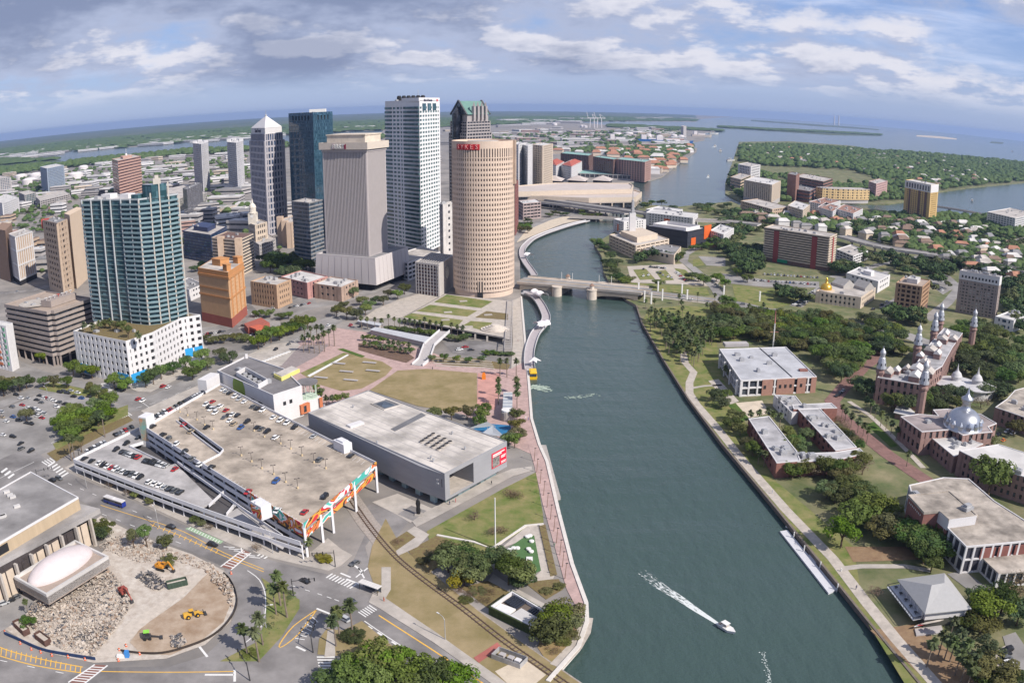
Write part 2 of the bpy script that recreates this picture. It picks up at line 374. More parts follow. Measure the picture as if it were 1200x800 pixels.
# --- downtown streets
rA = sheet('road', [(-60, 520), (40, 528), (75, 551), (145, 582), (212, 613), (270, 640), (321, 657), (381, 672), (405, 676), (440, 600), (452, 608), (428, 640), (447, 711), (510, 751), (579, 800), (610, 825), (600, 850), (540, 850), (-80, 850), (-80, 760), (0, 763), (60, 775), (110, 782), (150, 781), (200, 780), (240, 768),
   (268, 742), (279, 702), (268, 675), (262, 664), (225, 646), (160, 623), (117, 599), (62, 567), (0, 590), (-60, 610)], .05, m_asph, 'wide asphalt street with turning lanes round the demolition site')
rB = road('road', [(-40, 575), (30, 531), (70, 511), (140, 480), (190, 466), (228, 448), (282, 419), (335, 401), (390, 375), (440, 357), (500, 330)], 19, .03, m_asph2, 'grey avenue running between the garage and the teal tower')
rC = road('road', [(-60, 400), (0, 420), (40, 438), (92, 452), (132, 463), (170, 474)], 15, .035, m_asph2, 'grey cross street behind the parking lot')
rD = road('road', [(-60, 492), (0, 474), (45, 456), (100, 425), (130, 400)], 12, .025, m_asph2, 'side street along the left edge of the parking lot')
sheet('parking_lot', [(-60, 500), (0, 480), (55, 458), (130, 466), (136, 476), (60, 512), (25, 527), (-60, 565)], .06, m_asph2, 'grey surface parking lot beside the teal tower')
sheet('parking_lot', [(235, 384), (300, 376), (325, 366), (330, 385), (280, 398), (238, 402)], .05, m_asph2, 'small lot beside the orange building')
road('road', [(330, 372), (360, 360), (400, 352), (430, 343), (470, 325), (486, 310)], 14, .05, m_asph2, 'street in front of the brown office blocks')
sheet('parking_lot', [(326, 352), (368, 346), (372, 360), (335, 372)], .055, m_asph2, 'small lot between the low brick blocks')
for px in ([(186, 336), (245, 322), (300, 312), (372, 299)], [(240, 408), (300, 373), (345, 346), (366, 322), (374, 300)], [(0, 300), (60, 306), (112, 298)], [(300, 373), (268, 340), (244, 310)], [(-20, 345), (40, 340), (110, 318)], [(195, 312), (212, 300), (240, 262), (250, 240)]):
 marks(road('road', px, 13, .065, m_asph, 'dark city street between the left office blocks'), [px], .4, .12, dash=(4, 7))
# road details
marks(rA, [[(-20, 745), (0, 758), (40, 770), (97, 781)], [(0, 768), (40, 779), (97, 788)]], .45, .09, m_yel)
for t in range(17):
 x = 2+t*5.8; marks(rA, [[(x, 757.5+x*.245), (x-1, 767+x*.22)]], .35, .088, m_yel)
marks(rA, [[(118, 786), (200, 787), (274, 786)]], .4, .09, m_yel)
marks(rA, [[(118, 591.5), (165, 606.5), (178, 611)]], .35, .09, m_yel)
marks(rA, [[(178, 610), (215, 622.5), (262, 647), (309, 666.5)], [(176, 614), (212, 627.5), (258, 649), (309, 669.5)]], .35, .092, m_yel)
for t in range(13):
 x = 181+t*6.2; marks(rA, [[(x, 611.5+(x-178)*.42), (x-2.5, 615.5+(x-178)*.42)]], .35, .088, m_yel)
marks(rA, [[(444, 720.5), (504, 759), (566, 800)]], .5, .09, m_yel)
marks(rA, [[(371, 714), (344, 733), (328, 754), (331, 757), (350, 742), (371, 714)]], .4, .09, m_yel)
marks(rA, [[(290, 668), (304, 679), (311, 697), (310, 722), (302, 740), (288, 752)], [(427, 727), (470, 756), (523, 785)]], .35, .09)
marks(rA, [[(431, 733), (476, 762), (523, 792)]], .7, .09, dash=(2.2, 2.6))
marks(rA, [[(120, 602), (225, 641)], [(80, 566), (190, 612)], [(0, 773), (100, 793)]], .3, .09, dash=(3, 6))
marks(rA, [[(330, 682), (372, 695), (398, 704)]], .3, .09, dash=(2, 3))
marks(rA, [[(371, 712.5), (390, 720)], [(347, 757), (358, 762)], [(232, 755), (243, 769)], [(426, 670), (414, 661)], [(240, 790), (274, 790)], [(275, 784), (275, 798)]], .8, .09)
zebra(rA, (381, 676), (412, 690), (7.5, -5), 9, .09)                # across the garage exit
zebra(rA, (419, 717), (434, 707.5), (9, 6), 6, .09)
zebra(rA, (371, 768), (376, 795), (21, 0), 8, .09)
zebra(rA, (300, 650.5), (312, 655), (9, -6), 3, .09)
zebra(rA, (55, 545), (74, 560), (8, -5), 6, .09); zebra(rA, (0, 552), (12, 562), (7, -5), 3, .09)
m_rbrick = M('red_crossing', (.22, .11, .09), .9, .2, .7)
for (a, b, c, d) in (((285, 643.5), (294, 647.5), (271, 667), (258.5, 663.5)), ((111, 778), (126, 779), (98, 801), (80, 799))):
 mb = MB(); mb.sheet([U(*q, .085) for q in (a, b, c, d)]); mb.build('crosswalk', m_rbrick, rA)
 marks(rA, [[a, d], [b, c]], .6, .095)
 for k in range(1, 8):
  t = k/8; marks(rA, [[(a[0]+(d[0]-a[0])*t, a[1]+(d[1]-a[1])*t), (b[0]+(c[0]-b[0])*t, b[1]+(c[1]-b[1])*t)]], .45, .094)
m_gcyc = M('green_paint', (.30, .42, .27), .85, .2, .8)
mb = MB(); mb.sheet([U(*q, .085) for q in ((217, 619), (224, 617), (262, 634), (258, 637))]); mb.build('cycle_lane', m_gcyc, rA)
for k in range(12): marks(rA, [[(221+k*3.1, 620+k*1.45), (223.5+k*3.1, 617+k*1.45)]], .35, .095)
for k in range(6): marks(rA, [[(262+k*6, 640+k*2.4), (275+k*6, 641+k*2.5)]], .5, .09)
for k in range(7): marks(rA, [[(345+k*3.2, 747-k*4.4), (357+k*2.6, 749-k*3.4)]], .35, .09)
marks(rA, [[(417, 676), (431, 665)], [(420, 665), (427, 677)]], .6, .09); marks(rA, [[(406, 678), (421, 684)], [(399, 671), (411, 676)]], .8, .09)
marks(rB, [[(60, 519), (140, 484), (190, 469), (228, 451)], [(290, 419), (335, 403), (390, 378)]], .3, .07, dash=(4, 6))
zebra(rB, (48, 541), (66, 533), (6, 4), 6, .07); zebra(rB, (138, 486), (150, 482), (6, 4), 5, .07); zebra(rC, (118, 449), (124, 459), (8, -1), 5, .07)
marks(rB, [[(0, 560), (40, 541)], [(165, 470), (176, 478)]], .3, .07)
# kerbed pavements and islands
def kerb(px, label, mat=None, z=.14, name='pavement'): return sheet(name, px, z, mat or m_conc, label, -.5)
kerb([(75, 548), (97, 537), (365, 646), (384, 630), (400, 643), (413, 650), (399, 662), (384, 668), (321, 654), (270, 637), (212, 610), (145, 579)], 'pale pavement in front of the garage')
kerb([(452, 607), (436, 640), (431, 664), (440, 690), (452, 708), (511, 747), (580, 796), (600, 812), (640, 830), (680, 800), (560, 715), (470, 640)], 'verge of dry grass beside the railway', m_dry, name='grass_verge')
kerb([(437, 694), (450, 699), (512, 741), (582, 791), (620, 820), (606, 822), (576, 800), (508, 752), (446, 713), (432, 705)], 'pale pavement along the street verge', z=.2)
kerb([(447, 664), (458, 664), (458, 690), (452, 700), (441, 696), (447, 690)], 'pale path from the bus stop to the railway', z=.21, name='path')
kerb([(306, 676), (318, 684), (351, 702), (351, 712), (330, 745), (303, 774), (258, 774), (300, 752), (312, 726), (312, 690)], 'planted kerbed island with palms', m_grass, name='traffic_island')
kerb([(383, 736), (374, 748), (372, 766), (402, 768), (470, 764), (446, 745), (424, 727), (402, 738)], 'dry grass island at the junction', m_dry, name='traffic_island')
kerb([(384, 738), (392, 737), (393, 768), (380, 769)], 'pale stepped path across the junction island', z=.2, name='path')
kerb([(55, 531), (100, 508), (150, 487), (156, 492), (100, 520), (66, 540)], 'narrow planted median along the avenue', m_mulch, name='traffic_island')
kerb([(165, 481), (230, 452), (258, 440), (262, 446), (175, 488)], 'pavement between avenue and garage', z=.13)
kerb([(270, 424), (320, 403), (345, 399), (352, 404), (330, 428), (300, 436)], 'pavement beside the white museum', z=.13)
kerb([(92, 428), (160, 458), (176, 459), (222, 437), (245, 412), (240, 404), (216, 420), (184, 434), (156, 452)], 'pavement round the white podium', z=.13)
kerb([(45, 455), (60, 447), (130, 462), (125, 468), (56, 458)], 'kerb strip with trees at the top of the parking lot', m_grass, name='traffic_island')
kerb([(62, 520), (130, 481), (150, 474), (150, 486), (90, 514), (66, 527)], 'strip of trees between lot and avenue', m_grass, name='traffic_island')
# --- park and plazas
sheet('plaza', [(424, 374), (440, 362), (470, 350), (500, 341.5), (521, 344), (471, 372)], .12, m_pave, 'pale terraced paving left of the garden terrace')
sheet('plaza', [(290, 432), (350, 400), (395, 384), (450, 392), (470, 400), (540, 425), (598, 432), (615, 420), (623, 490), (632, 520), (641, 540), (596, 520), (545, 486), (430, 457), (400, 470), (372, 480), (345, 470)], .08, m_pink, 'pink paved plaza round the park lawns')
sheet('plaza', [(316, 428), (355, 404), (385, 404), (372, 417), (336, 436)], .12, M('grey_paving', (.26, .22, .215), .9, .2, .5), 'dark grey paved square below the palms')
sheet('lawn', [(352, 437), (403, 413), (448, 423.5), (460, 431), (452, 440), (424, 455), (400, 458), (370, 449)], .16, m_dry, 'dry lawn with concrete benches')
sheet('lawn', [(352, 437), (403, 413), (407, 415.5), (361, 440.5)], .2, m_grass, 'green strip of lawn beside the pale path')
marks(sheet('path', [(360, 440), (407, 415), (409, 416), (363, 441.5)], .24, m_white, 'thin white path across the lawn'), [[(361, 441), (362, 440.5)]], .1, .25)
sheet('lawn', [(466, 434), (500, 432), (559, 437), (559, 476), (535, 483), (490, 475.5), (433, 457)], .16, m_dry, 'large dry lawn by the river plaza')
sheet('lawn', [(395, 409), (402, 408), (428, 417), (424, 419)], .18, m_green, 'small green wedge of lawn')
sheet('promenade', [(600, 352), (610.5, 348), (617, 422), (599, 432), (601, 400)], .14, m_pave, 'pale stone river promenade')
sheet('promenade', [(598, 432), (617, 422), (622, 470), (623, 490), (631, 520), (610, 520), (601, 500), (590, 480), (592, 450)], .13, m_pink, 'pink paved promenade below the palms')
sheet('promenade', [(619, 521), (632, 521), (641, 540), (655, 600), (671, 662), (687, 706), (687.5, 727), (672, 727), (676, 712), (664, 690), (650, 640), (636, 590), (626, 545)], .16, m_pink, 'pink paved riverwalk along the seawall')
# seawall cap
mb = MB(); mb.strip([U(x, y, .5) for x, y in [(610.8, 347), (617.3, 422), (620, 450), (623, 490), (632, 520), (641, 540), (655, 600), (670.5, 660), (687, 705), (688, 727), (678, 756), (656, 781), (642, 797)]], 1.4, .5, 0, z1=1.6)
structure(mb.build('seawall', M('pale_wall', (.62, .58, .54), .85, .1, .5)), 'pale concrete seawall cap along the downtown bank')
mb = MB(); mb.strip([U(x, y, .35) for x, y in [(1110, 840), (1078, 800), (1012, 720), (864, 540), (847, 520), (807, 467), (777, 420), (752, 377), (746, 358)]], .9, .35, 0, z1=2)
structure(mb.build('seawall', M('dark_wall', (.17, .14, .12), .9, .2, .5)), 'dark low seawall along the campus bank')
# museum lawn and the small gardens
sheet('lawn', [(500, 622), (590, 572), (628, 553), (636, 600), (637, 612), (621, 616), (580, 641), (556, 633), (520, 626)], .12, m_grass, 'green sloping lawn in front of the grey museum')
sheet('lawn', [(500, 622), (560, 634), (588, 642), (585, 650), (540, 650), (505, 640)], .115, m_grass, 'grass strip below the museum lawn wall')
sheet('path', [(481, 608), (577, 558), (600, 549), (623, 546), (624, 551), (600, 558), (500, 611), (488, 617)], .17, m_conc, 'pale footpath along the museum front')
sheet('path', [(466, 651), (490, 640), (503, 626), (486, 616), (477, 622), (487, 629), (464, 645)], .16, m_conc, 'pale path crossing the railway')
mb = MB(); mb.strip([U(x, y, .5) for x, y in [(512, 626), (555, 634), (576, 642), (616, 615), (637, 613)]], 1.0, .5, 0, z1=.7); structure(mb.build('low_wall', M('pale_wall', (.6, .56, .5))), 'low white wall round the dog park')
sheet('plaza', [(587, 642), (617, 616), (630, 616), (642, 668), (650, 674), (648, 678), (622, 681), (618, 684), (634, 668), (626, 628)], .13, m_pave, 'white paved edge of the green turf park')
sheet('lawn', [(592, 644), (617, 627), (626, 627), (634, 668), (618, 676), (590, 660)], .15, M('turf', (.075, .15, .055), .95, .12, .3), 'green artificial turf yard with white seats')
sheet('planting_bed', [(632, 616), (639, 614), (653, 673), (645, 675)], .2, m_mulch, 'long planted bed beside the turf yard')
sheet('path', [(578, 672), (600, 686), (648, 712), (640, 714), (610, 700), (572, 680)], .14, m_conc, 'grey footpath between trees and pavilion')
sheet('planting_bed', [(540, 688), (580, 678), (606, 698), (580, 706), (572, 712)], .11, m_mulch, 'brown planted slope by the railway')
sheet('planting_bed', [(612, 680), (655, 678), (660, 690), (640, 702)], .12, m_mulch, 'planted bed by the riverwalk')
sheet('planting_bed', [(634, 745), (672, 728), (683, 730), (676, 754), (655, 777), (642, 776), (630, 758)], .12, M('dry_bed', (.33, .22, .12), .95, .3, .3, col2=(.24, .2, .08), bump=.4), 'brown bed of tufts at the bend of the riverwalk')
mb = MB(); mb.strip([U(x, y, .2) for x, y in [(687, 723), (684, 740), (674, 757), (652, 780)]], 4.5, .2); structure(mb.build('path', m_pave), 'pale curved riverwalk path at the bend')
sheet('planting_bed', [(456, 635), (477, 622), (497, 632), (468, 648)], .15, m_mulch, 'planted bed beside the museum drive')
sheet('planting_bed', [(478, 645), (512, 627), (530, 634), (560, 648), (520, 660), (500, 672)], .13, m_mulch, 'brown planting beds beside the railway')
# museum drive
sheet('road', [(432, 590), (470, 596), (481, 608), (462, 633), (447, 640), (437, 643), (450, 625), (448, 618), (436, 612), (425, 600)], .1, m_asph, 'asphalt drive under the garage to the museum door')
sheet('plaza', [(436, 588), (466, 578), (508, 596), (481, 612), (464, 602)], .14, m_conc, 'pale forecourt of the grey museum')
sheet('plaza', [(466, 602), (482, 592), (500, 598), (484, 610)], .18, m_asph, 'dark paving by the museum sculpture')
# railway
track = [(405, 575), (430, 612), (460, 648), (490, 674), (540, 711), (590, 750), (640, 785), (690, 820)]
road('railway_bed', track, 8, .12, m_gravel, 'gravel bed of the single railway track')
tk = thing('railway_track', 'single rusty railway track curving past the museum to the river', 'railway')
m_rail = M('rusty_rail', (.10, .065, .045), .6, .3, 1.0); m_tie = M('railway_tie', (.16, .12, .10), .95, .3, 1.0)
cen = smooth([U(x, y, .15) for x, y in track], 6)
for s in (-1, 1):
 mb = MB()
 pts = []
 for i, p in enumerate(cen):
  t = (cen[min(i+1, len(cen)-1)]-cen[max(i-1, 0)]).normalized(); pts.append(p+Vector((-t.y, t.x, 0))*s*.85)
 mb.strip(pts, .34, .36, 0, z1=.2); mb.build('rail', m_rail, tk)
mb = MB(); acc = 0
for a, b in zip(cen, cen[1:]):
 n = int((b-a).length/1.4)
 for i in range(n):
  p = a.lerp(b, i/n); d = b-a; mb.box((p.x, p.y, .1), .5, 2.7, .12, math.atan2(d.y, d.x))
mb.build('railway_ties', m_tie, tk)
# demolition ground
sheet('bare_ground', [(6, 737), (20, 712), (55, 690), (112, 655), (128, 638), (110, 610), (118, 604), (160, 626), (225, 649), (262, 668), (277, 700), (270, 728), (240, 755), (195, 771), (110, 776), (50, 763)], .09, m_rubl, 'dusty rubble strewn ground of the demolition site')
sheet('bare_ground', [(152, 752), (165, 735), (215, 700), (250, 664), (262, 676), (272, 702), (262, 728), (236, 750), (200, 767), (165, 765)], .14, m_dirt, 'brown cleared earth of the demolition site')
sheet('bare_ground', [(112, 768), (150, 730), (190, 704), (240, 662), (249, 667), (200, 708), (160, 740), (136, 770)], .17, M('dusty_track', (.50, .44, .38), .95, .15, .4), 'pale dusty haul track across the site')
sheet('parking_lot', [(-40, 700), (0, 690), (55, 706), (40, 716), (0, 740), (-40, 750)], .1, m_asph2, 'corner of a grey lot beside the demolition site')
# --- campus bank
sheet('lawn', [(752, 378), (760, 362), (800, 358), (860, 362), (905, 372), (930, 400), (840, 400), (845, 440), (862, 472), (905, 560), (1000, 640), (1010, 700), (1090, 800), (1060, 800), (1006, 712), (864, 541), (847, 521), (807, 468), (777, 421)], .05, m_grass, 'green riverside lawn of the campus')
road('path', [(800, 412), (803, 425), (813, 436), (808, 448), (808, 460), (816, 473), (837, 497), (872, 541), (921, 597), (976, 654), (1015, 705), (1050, 748), (1100, 805)], 4.6, .12, m_pave, 'pale riverside footpath along the campus bank')
road('path', [(808, 455), (825, 452), (846, 451)], 2.5, .13, m_conc, 'short path from the riverside walk to the glass building')
road('path', [(985, 666), (1010, 663), (1060, 663), (1090, 668)], 3.0, .13, m_conc, 'pale path below the oak trees')
kn = road('road', [(688, 334), (720, 338), (750, 341.5), (787, 346), (832, 351.5), (862, 355.5), (900, 363), (950, 372), (1010, 381), (1060, 392), (1110, 410), (1160, 436)], 17, .1, m_asph2, 'grey boulevard running from the bridge past the park')
marks(kn, [[(745, 341), (787, 346), (832, 351.5), (862, 355.5)]], .4, .14, m_yel)
road('pavement', [(745, 345.5), (787, 350), (832, 355.5), (862, 359.5), (905, 368)], 3.5, .15, m_pave, 'pale pavement beside the boulevard')
road('road', [(847, 352), (838, 338), (825, 325), (812, 314), (801, 306), (803, 298), (815, 291), (835, 285)], 9, .09, m_asph2, 'grey road curving from the boulevard to the dark glass hall')
sheet('parking_lot', [(735, 312), (800, 309), (812, 320), (845, 328), (838, 336), (800, 333), (740, 331)], .06, M('dusty_lot', (.44, .39, .34), .95, .15, .06), 'pale dusty overflow lot beside the police building')
for px in ([(742, 316), (757, 315), (768, 327), (750, 328)], [(768, 318), (780, 316), (790, 328), (776, 329)], [(790, 314), (803, 316), (815, 327), (803, 330)], [(735, 331), (800, 335), (828, 338), (832, 346), (790, 343), (737, 336)], [(858, 333), (895, 338), (940, 340), (945, 352), (905, 362), (862, 352)], [(812, 304), (820, 303), (826, 311), (812, 312)]):
 sheet('lawn', px, .12, m_grass, 'patch of grass among the car parks by the boulevard')
sheet('parking_lot', [(845, 320), (900, 328), (960, 330), (960, 337), (895, 336), (855, 332)], .07, m_asph2, 'lot packed with cars below the apartment slab')
sheet('parking_lot', [(818, 300), (850, 302), (850, 312), (828, 311)], .07, m_asph2, 'small lot beside the curving road')
sheet('parking_lot', [(925, 358), (958, 336), (966, 339), (940, 360)], .08, m_asph2, 'narrow car park beside the gold domed hall')
sheet('parking_lot', [(1030, 360), (1060, 342), (1075, 350), (1046, 372)], .08, m_asph2, 'car park between the brown block and the hall')
sheet('parking_lot', [(1085, 330), (1110, 320), (1125, 334), (1105, 345)], .08, m_asph2, 'car park behind the brown block')
for px, w in (([(975, 325), (1005, 318), (1030, 310), (1080, 300), (1130, 290)], 10), ([(1085, 375), (1110, 355), (1130, 330), (1160, 300), (1185, 285), (1215, 272)], 10), ([(1075, 298), (1095, 278), (1115, 266), (1125, 260)], 7), ([(1000, 338), (1040, 318)], 7)):
 road('road', px, w, .06, m_asph2, 'grey side street among the trees')
road('road', [(1010, 432), (990, 452), (975, 470), (985, 487), (1010, 508), (1040, 532), (1075, 556), (1100, 572)], 9, .1, m_brickrd, 'red brick campus street lined with palms')
road('road', [(1010, 432), (1022, 424), (1030, 415), (1050, 400)], 8, .09, m_brickrd, 'red brick turning circle before the minaret hall')
road('path', [(995, 470), (1020, 487), (1045, 510), (1068, 533), (1082, 548)], 3, .14, m_pave, 'pale campus path along the brick street')
sheet('plaza', [(862, 472), (893, 469), (902, 484), (877, 490)], .12, m_sand, 'pale sand volleyball court')
sheet('plaza', [(830, 446), (842, 444), (866, 470), (855, 474)], .12, m_pave, 'pale terrace beside the glass hall')
sheet('lawn', [(853, 474), (862, 472), (878, 490), (870, 494)], .13, m_green, 'bright lawn strip beside the sand court')
sheet('lawn', [(1015, 497), (1024, 494), (1052, 522), (1044, 524)], .13, m_green, 'bright green lawn between brick street and path')
sheet('bare_ground', [(990, 640), (1060, 640), (1080, 655), (1000, 658)], .1, M('oak_litter', (.20, .125, .075), .95, .3, .3, col2=(.29, .2, .12)), 'bare brown ground under the oak trees')
sheet('bare_ground', [(1020, 738), (1075, 730), (1110, 760), (1150, 800), (1090, 800)], .1, M('oak_litter', (.2, .125, .075)), 'bare brown ground under the palm grove')
sheet('road', [(1110, 672), (1130, 668), (1165, 694), (1150, 702)], .12, m_asph2, 'service drive beside the boathouse')
sheet('road', [(1175, 745), (1190, 740), (1230, 800), (1200, 830)], .12, m_asph2, 'curving road at the lower right corner')
sheet('parking_lot', [(1160, 765), (1180, 755), (1200, 800), (1180, 800)], .11, m_pave, 'pale parking bay by the curving road')
sheet('lawn', [(867, 167), (925, 166.4), (1000, 171.6), (1000, 174.4), (925, 170), (866, 170)], .5, M('airfield', (.16, .17, .08), .95, .2, .004), 'pale grass airfield at the end of the island')
sheet('bare_ground', [(625, 276), (660, 262), (690, 256), (700, 252), (660, 254), (628, 262), (604, 270), (606, 284)], .1, m_sand, 'sandy cleared riverbank below the expressway')
road('road', [(600, 284), (612, 270), (640, 258), (660, 252), (705, 250)], 10, .12, m_asph2, 'riverside road below the expressway')
# ---------------------------------------------------------------- building kit
m_roof = M('pale_roof', (.50, .46, .425), .9, .18, .16, stain=.3)
m_roofw = M('white_roof', (.60, .58, .565), .85, .08, .15, stain=.2)
m_roofg = M('grey_roof', (.24, .235, .24), .9, .2, .12, stain=.2)
m_ac = M('rooftop_metal', (.42, .42, .43), .5, .15, .8, metal=.3)
m_cream = M('cream_concrete', (.56, .47, .38), .85, .08, .3)
m_wht = M('white_stucco', (.63, .615, .62), .8, .06, .3)
m_gryc = M('grey_concrete', (.40, .375, .37), .85, .1, .3)
m_tan = M('tan_concrete', (.47, .36, .27), .85, .1, .3)
m_redb = M('red_brick', (.245, .115, .095), .9, .18, .7)
m_pinkb = M('pink_stone', (.40, .25, .215), .85, .1, .4)
m_brown = M('brown_brick', (.155, .095, .08), .9, .15, .6)
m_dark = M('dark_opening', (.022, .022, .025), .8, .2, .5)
g_dark = GL('dark_glass', (.030, .034, .042))
g_blue = GL('blue_glass', (.028, .055, .105))
g_teal = GL('teal_glass', (.028, .085, .10), cell=(2.6, 2.6, 3.3), light=(.085, .17, .20))
g_steel = GL('steel_glass', (.055, .075, .10))
def foot(L, Fp, R, z):
 a, b, c = (V2(U(*q, z)) for q in (L, Fp, R)); return ccw([a, b, c, a+c-b])
def centre(poly): return sum(poly, Vector((0, 0)))/len(poly)
def roofing(root, poly, z, n=4, wall=None, roof=None, par=.9, units=True, seed=0, big=None):
 """parapet, roof surface and plant standing on the roof"""
 wall = wall or m_gryc; roof = roof or m_roof
 if par:
  mb = MB(); mb.ring(poly, offset(poly, .45), z-.05, z+par); fin(mb, ('parapet', wall), root)
 mb = MB(); q = offset(poly, .46 if par else .1); mb.prism(q, z-.3, z+.06); rf = fin(mb, ('roof', roof), root)
 r = random.Random(seed+int(z*10)+len(poly)); c = centre(poly)
 e1 = poly[1]-poly[0]; ang = math.atan2(e1.y, e1.x)
 if big:
  mb = MB(); k = [c+(p-c)*big[0] for p in poly]; mb.prism(k, z+.1, z+big[1], 0, 0); mb.build('penthouse', big[2] if len(big) > 2 else wall, rf)
 for i in range(n):
  t, s = r.uniform(.15, .85), r.uniform(.15, .85)
  p = poly[0]+(poly[1]-poly[0])*t+(poly[-1]-poly[0])*s
  zz = z+.06
  if big and abs(t-.5) < big[0]/2+.06 and abs(s-.5) < big[0]/2+.06: zz = z+big[1]
  mb = MB(); w, d, h = r.uniform(1.5, 4.5), r.uniform(1.5, 3.5), r.uniform(.8, 2.2)
  mb.box((p.x, p.y, zz), w, d, h, ang); mb.box((p.x, p.y, zz+h), w*.6, d*.6, .3, ang)
  mb.build('rooftop_unit', m_ac, rf)
def storeys(root, poly, z0, z1, n, wall, glass, sp=.45, bay=0, pw=1.0, inset=.45, gap=0.0, name='window_row', pierwall=None, out=.06):
 """floor slabs and piers in one wall mesh, each storey's windows a mesh of its own, set back behind them"""
 poly = ccw(poly); fh = (z1-z0)/n; mb = MB(); gi = offset(poly, inset)
 for k in range(n):
  z = z0+k*fh; mb.prism(poly, z-.02, z+sp*fh, bottom=True)
  g = MB(); g.prism(gi, z+sp*fh-.1, z+fh+.05); fin(g, (name, glass), root)
 mb.prism(poly, z1-.02, z1+.3, bottom=True); fin(mb, ('wall', wall), root)
 if bay:
  pb = MB(); m = len(poly)
  for i in range(m):
   a, b = poly[i], poly[(i+1) % m]; d = b-a; ln = d.length; nb = max(1, round(ln/bay)); u = d/ln; nn = Vector((u.y, -u.x))
   for k in range(nb+(0 if m > 6 else 1)):
    t = k/nb*ln; w = pw*(1.6 if k in (0, nb) and m < 7 else 1); t = min(max(t, w/2-.03), ln-w/2+.03)
    c = a+u*t-nn*(inset/2-out/2); pb.box((c.x, c.y, z0), w, inset+out+.1, z1-z0+.25, math.atan2(u.y, u.x))
  fin(pb, ('piers', pierwall or wall), root)
 return poly
def block(name, label, cat, L, Fp, R, base=None, h=None, n=8, wall=None, glass=None, sp=.45, bay=4.0, pw=1.2, inset=.4, roof=None, units=4, par=.9, group=None, big=None, z0=0.0, foot_h=0, foot_mat=None, pierwall=None, poly=None):
 if poly is None:
  if base: h = hz(U(*base), Fp[1])
  poly = foot(L, Fp, R, h)
 wall = wall or m_gryc; glass = glass or g_dark
 c = centre(poly); root = thing(name, label, cat, (c.x, c.y, z0), 0, group)
 zz = z0
 if foot_h:
  mb = MB(); mb.prism(poly, z0, z0+foot_h); fin(mb, ('ground_floor', foot_mat or wall), root); zz = z0+foot_h
 if n: storeys(root, poly, zz, h, n, wall, glass, sp, bay, pw, inset, pierwall=pierwall)
 else:
  mb = MB(); mb.prism(poly, zz-.1, h); fin(mb, ('wall', wall), root)
 roofing(root, poly, h+(.3 if n else 0), units, wall, roof, par, seed=len(label), big=big)
 return root, poly, h
def text(root, s, p, size, u, mat, name='sign_lettering', ext=.12, align='CENTER'):
 """raised letters on a wall: p the middle of the line, u the direction the words run along the wall"""
 cu = bpy.data.curves.new(name, 'FONT'); cu.body = s; cu.size = size; cu.extrude = ext; cu.align_x = align; cu.align_y = 'CENTER'; cu.resolution_u = 2
 t = bpy.data.objects.new(name, cu); C.objects.link(t); bpy.context.view_layer.update()
 me = bpy.data.meshes.new_from_object(t.evaluated_get(bpy.context.evaluated_depsgraph_get())); me.materials.clear(); me.materials.append(mat)
 bpy.data.objects.remove(t); bpy.data.curves.remove(cu); o = bpy.data.objects.new(name, me); C.objects.link(o)
 o.rotation_euler = (math.pi/2, 0, math.atan2(u[1], u[0])); o.location = p
 if root: at0(o, root)
 return o
def wallpt(a, b, t, z, out=.3):                         # point on wall a-b (a left, b right as seen from outside)
 d = (b-a); u = d.normalized(); nn = Vector((u.y, -u.x)); p = a+d*t+nn*out; return Vector((p.x, p.y, z)), u, nn
def panel(root, name, a, b, t0, t1, z0, z1, mat, out=.15, th=.3):
 p0, u, nn = wallpt(a, b, t0, z0, out-th/2); p1 = wallpt(a, b, t1, z0, out-th/2)[0]
 mb = MB(); mb.beam((p0.x, p0.y, (z0+z1)/2), (p1.x, p1.y, (z0+z1)/2), th, z1-z0); o = mb.build(name, mat)
 if root: at0(o, root)
 return o
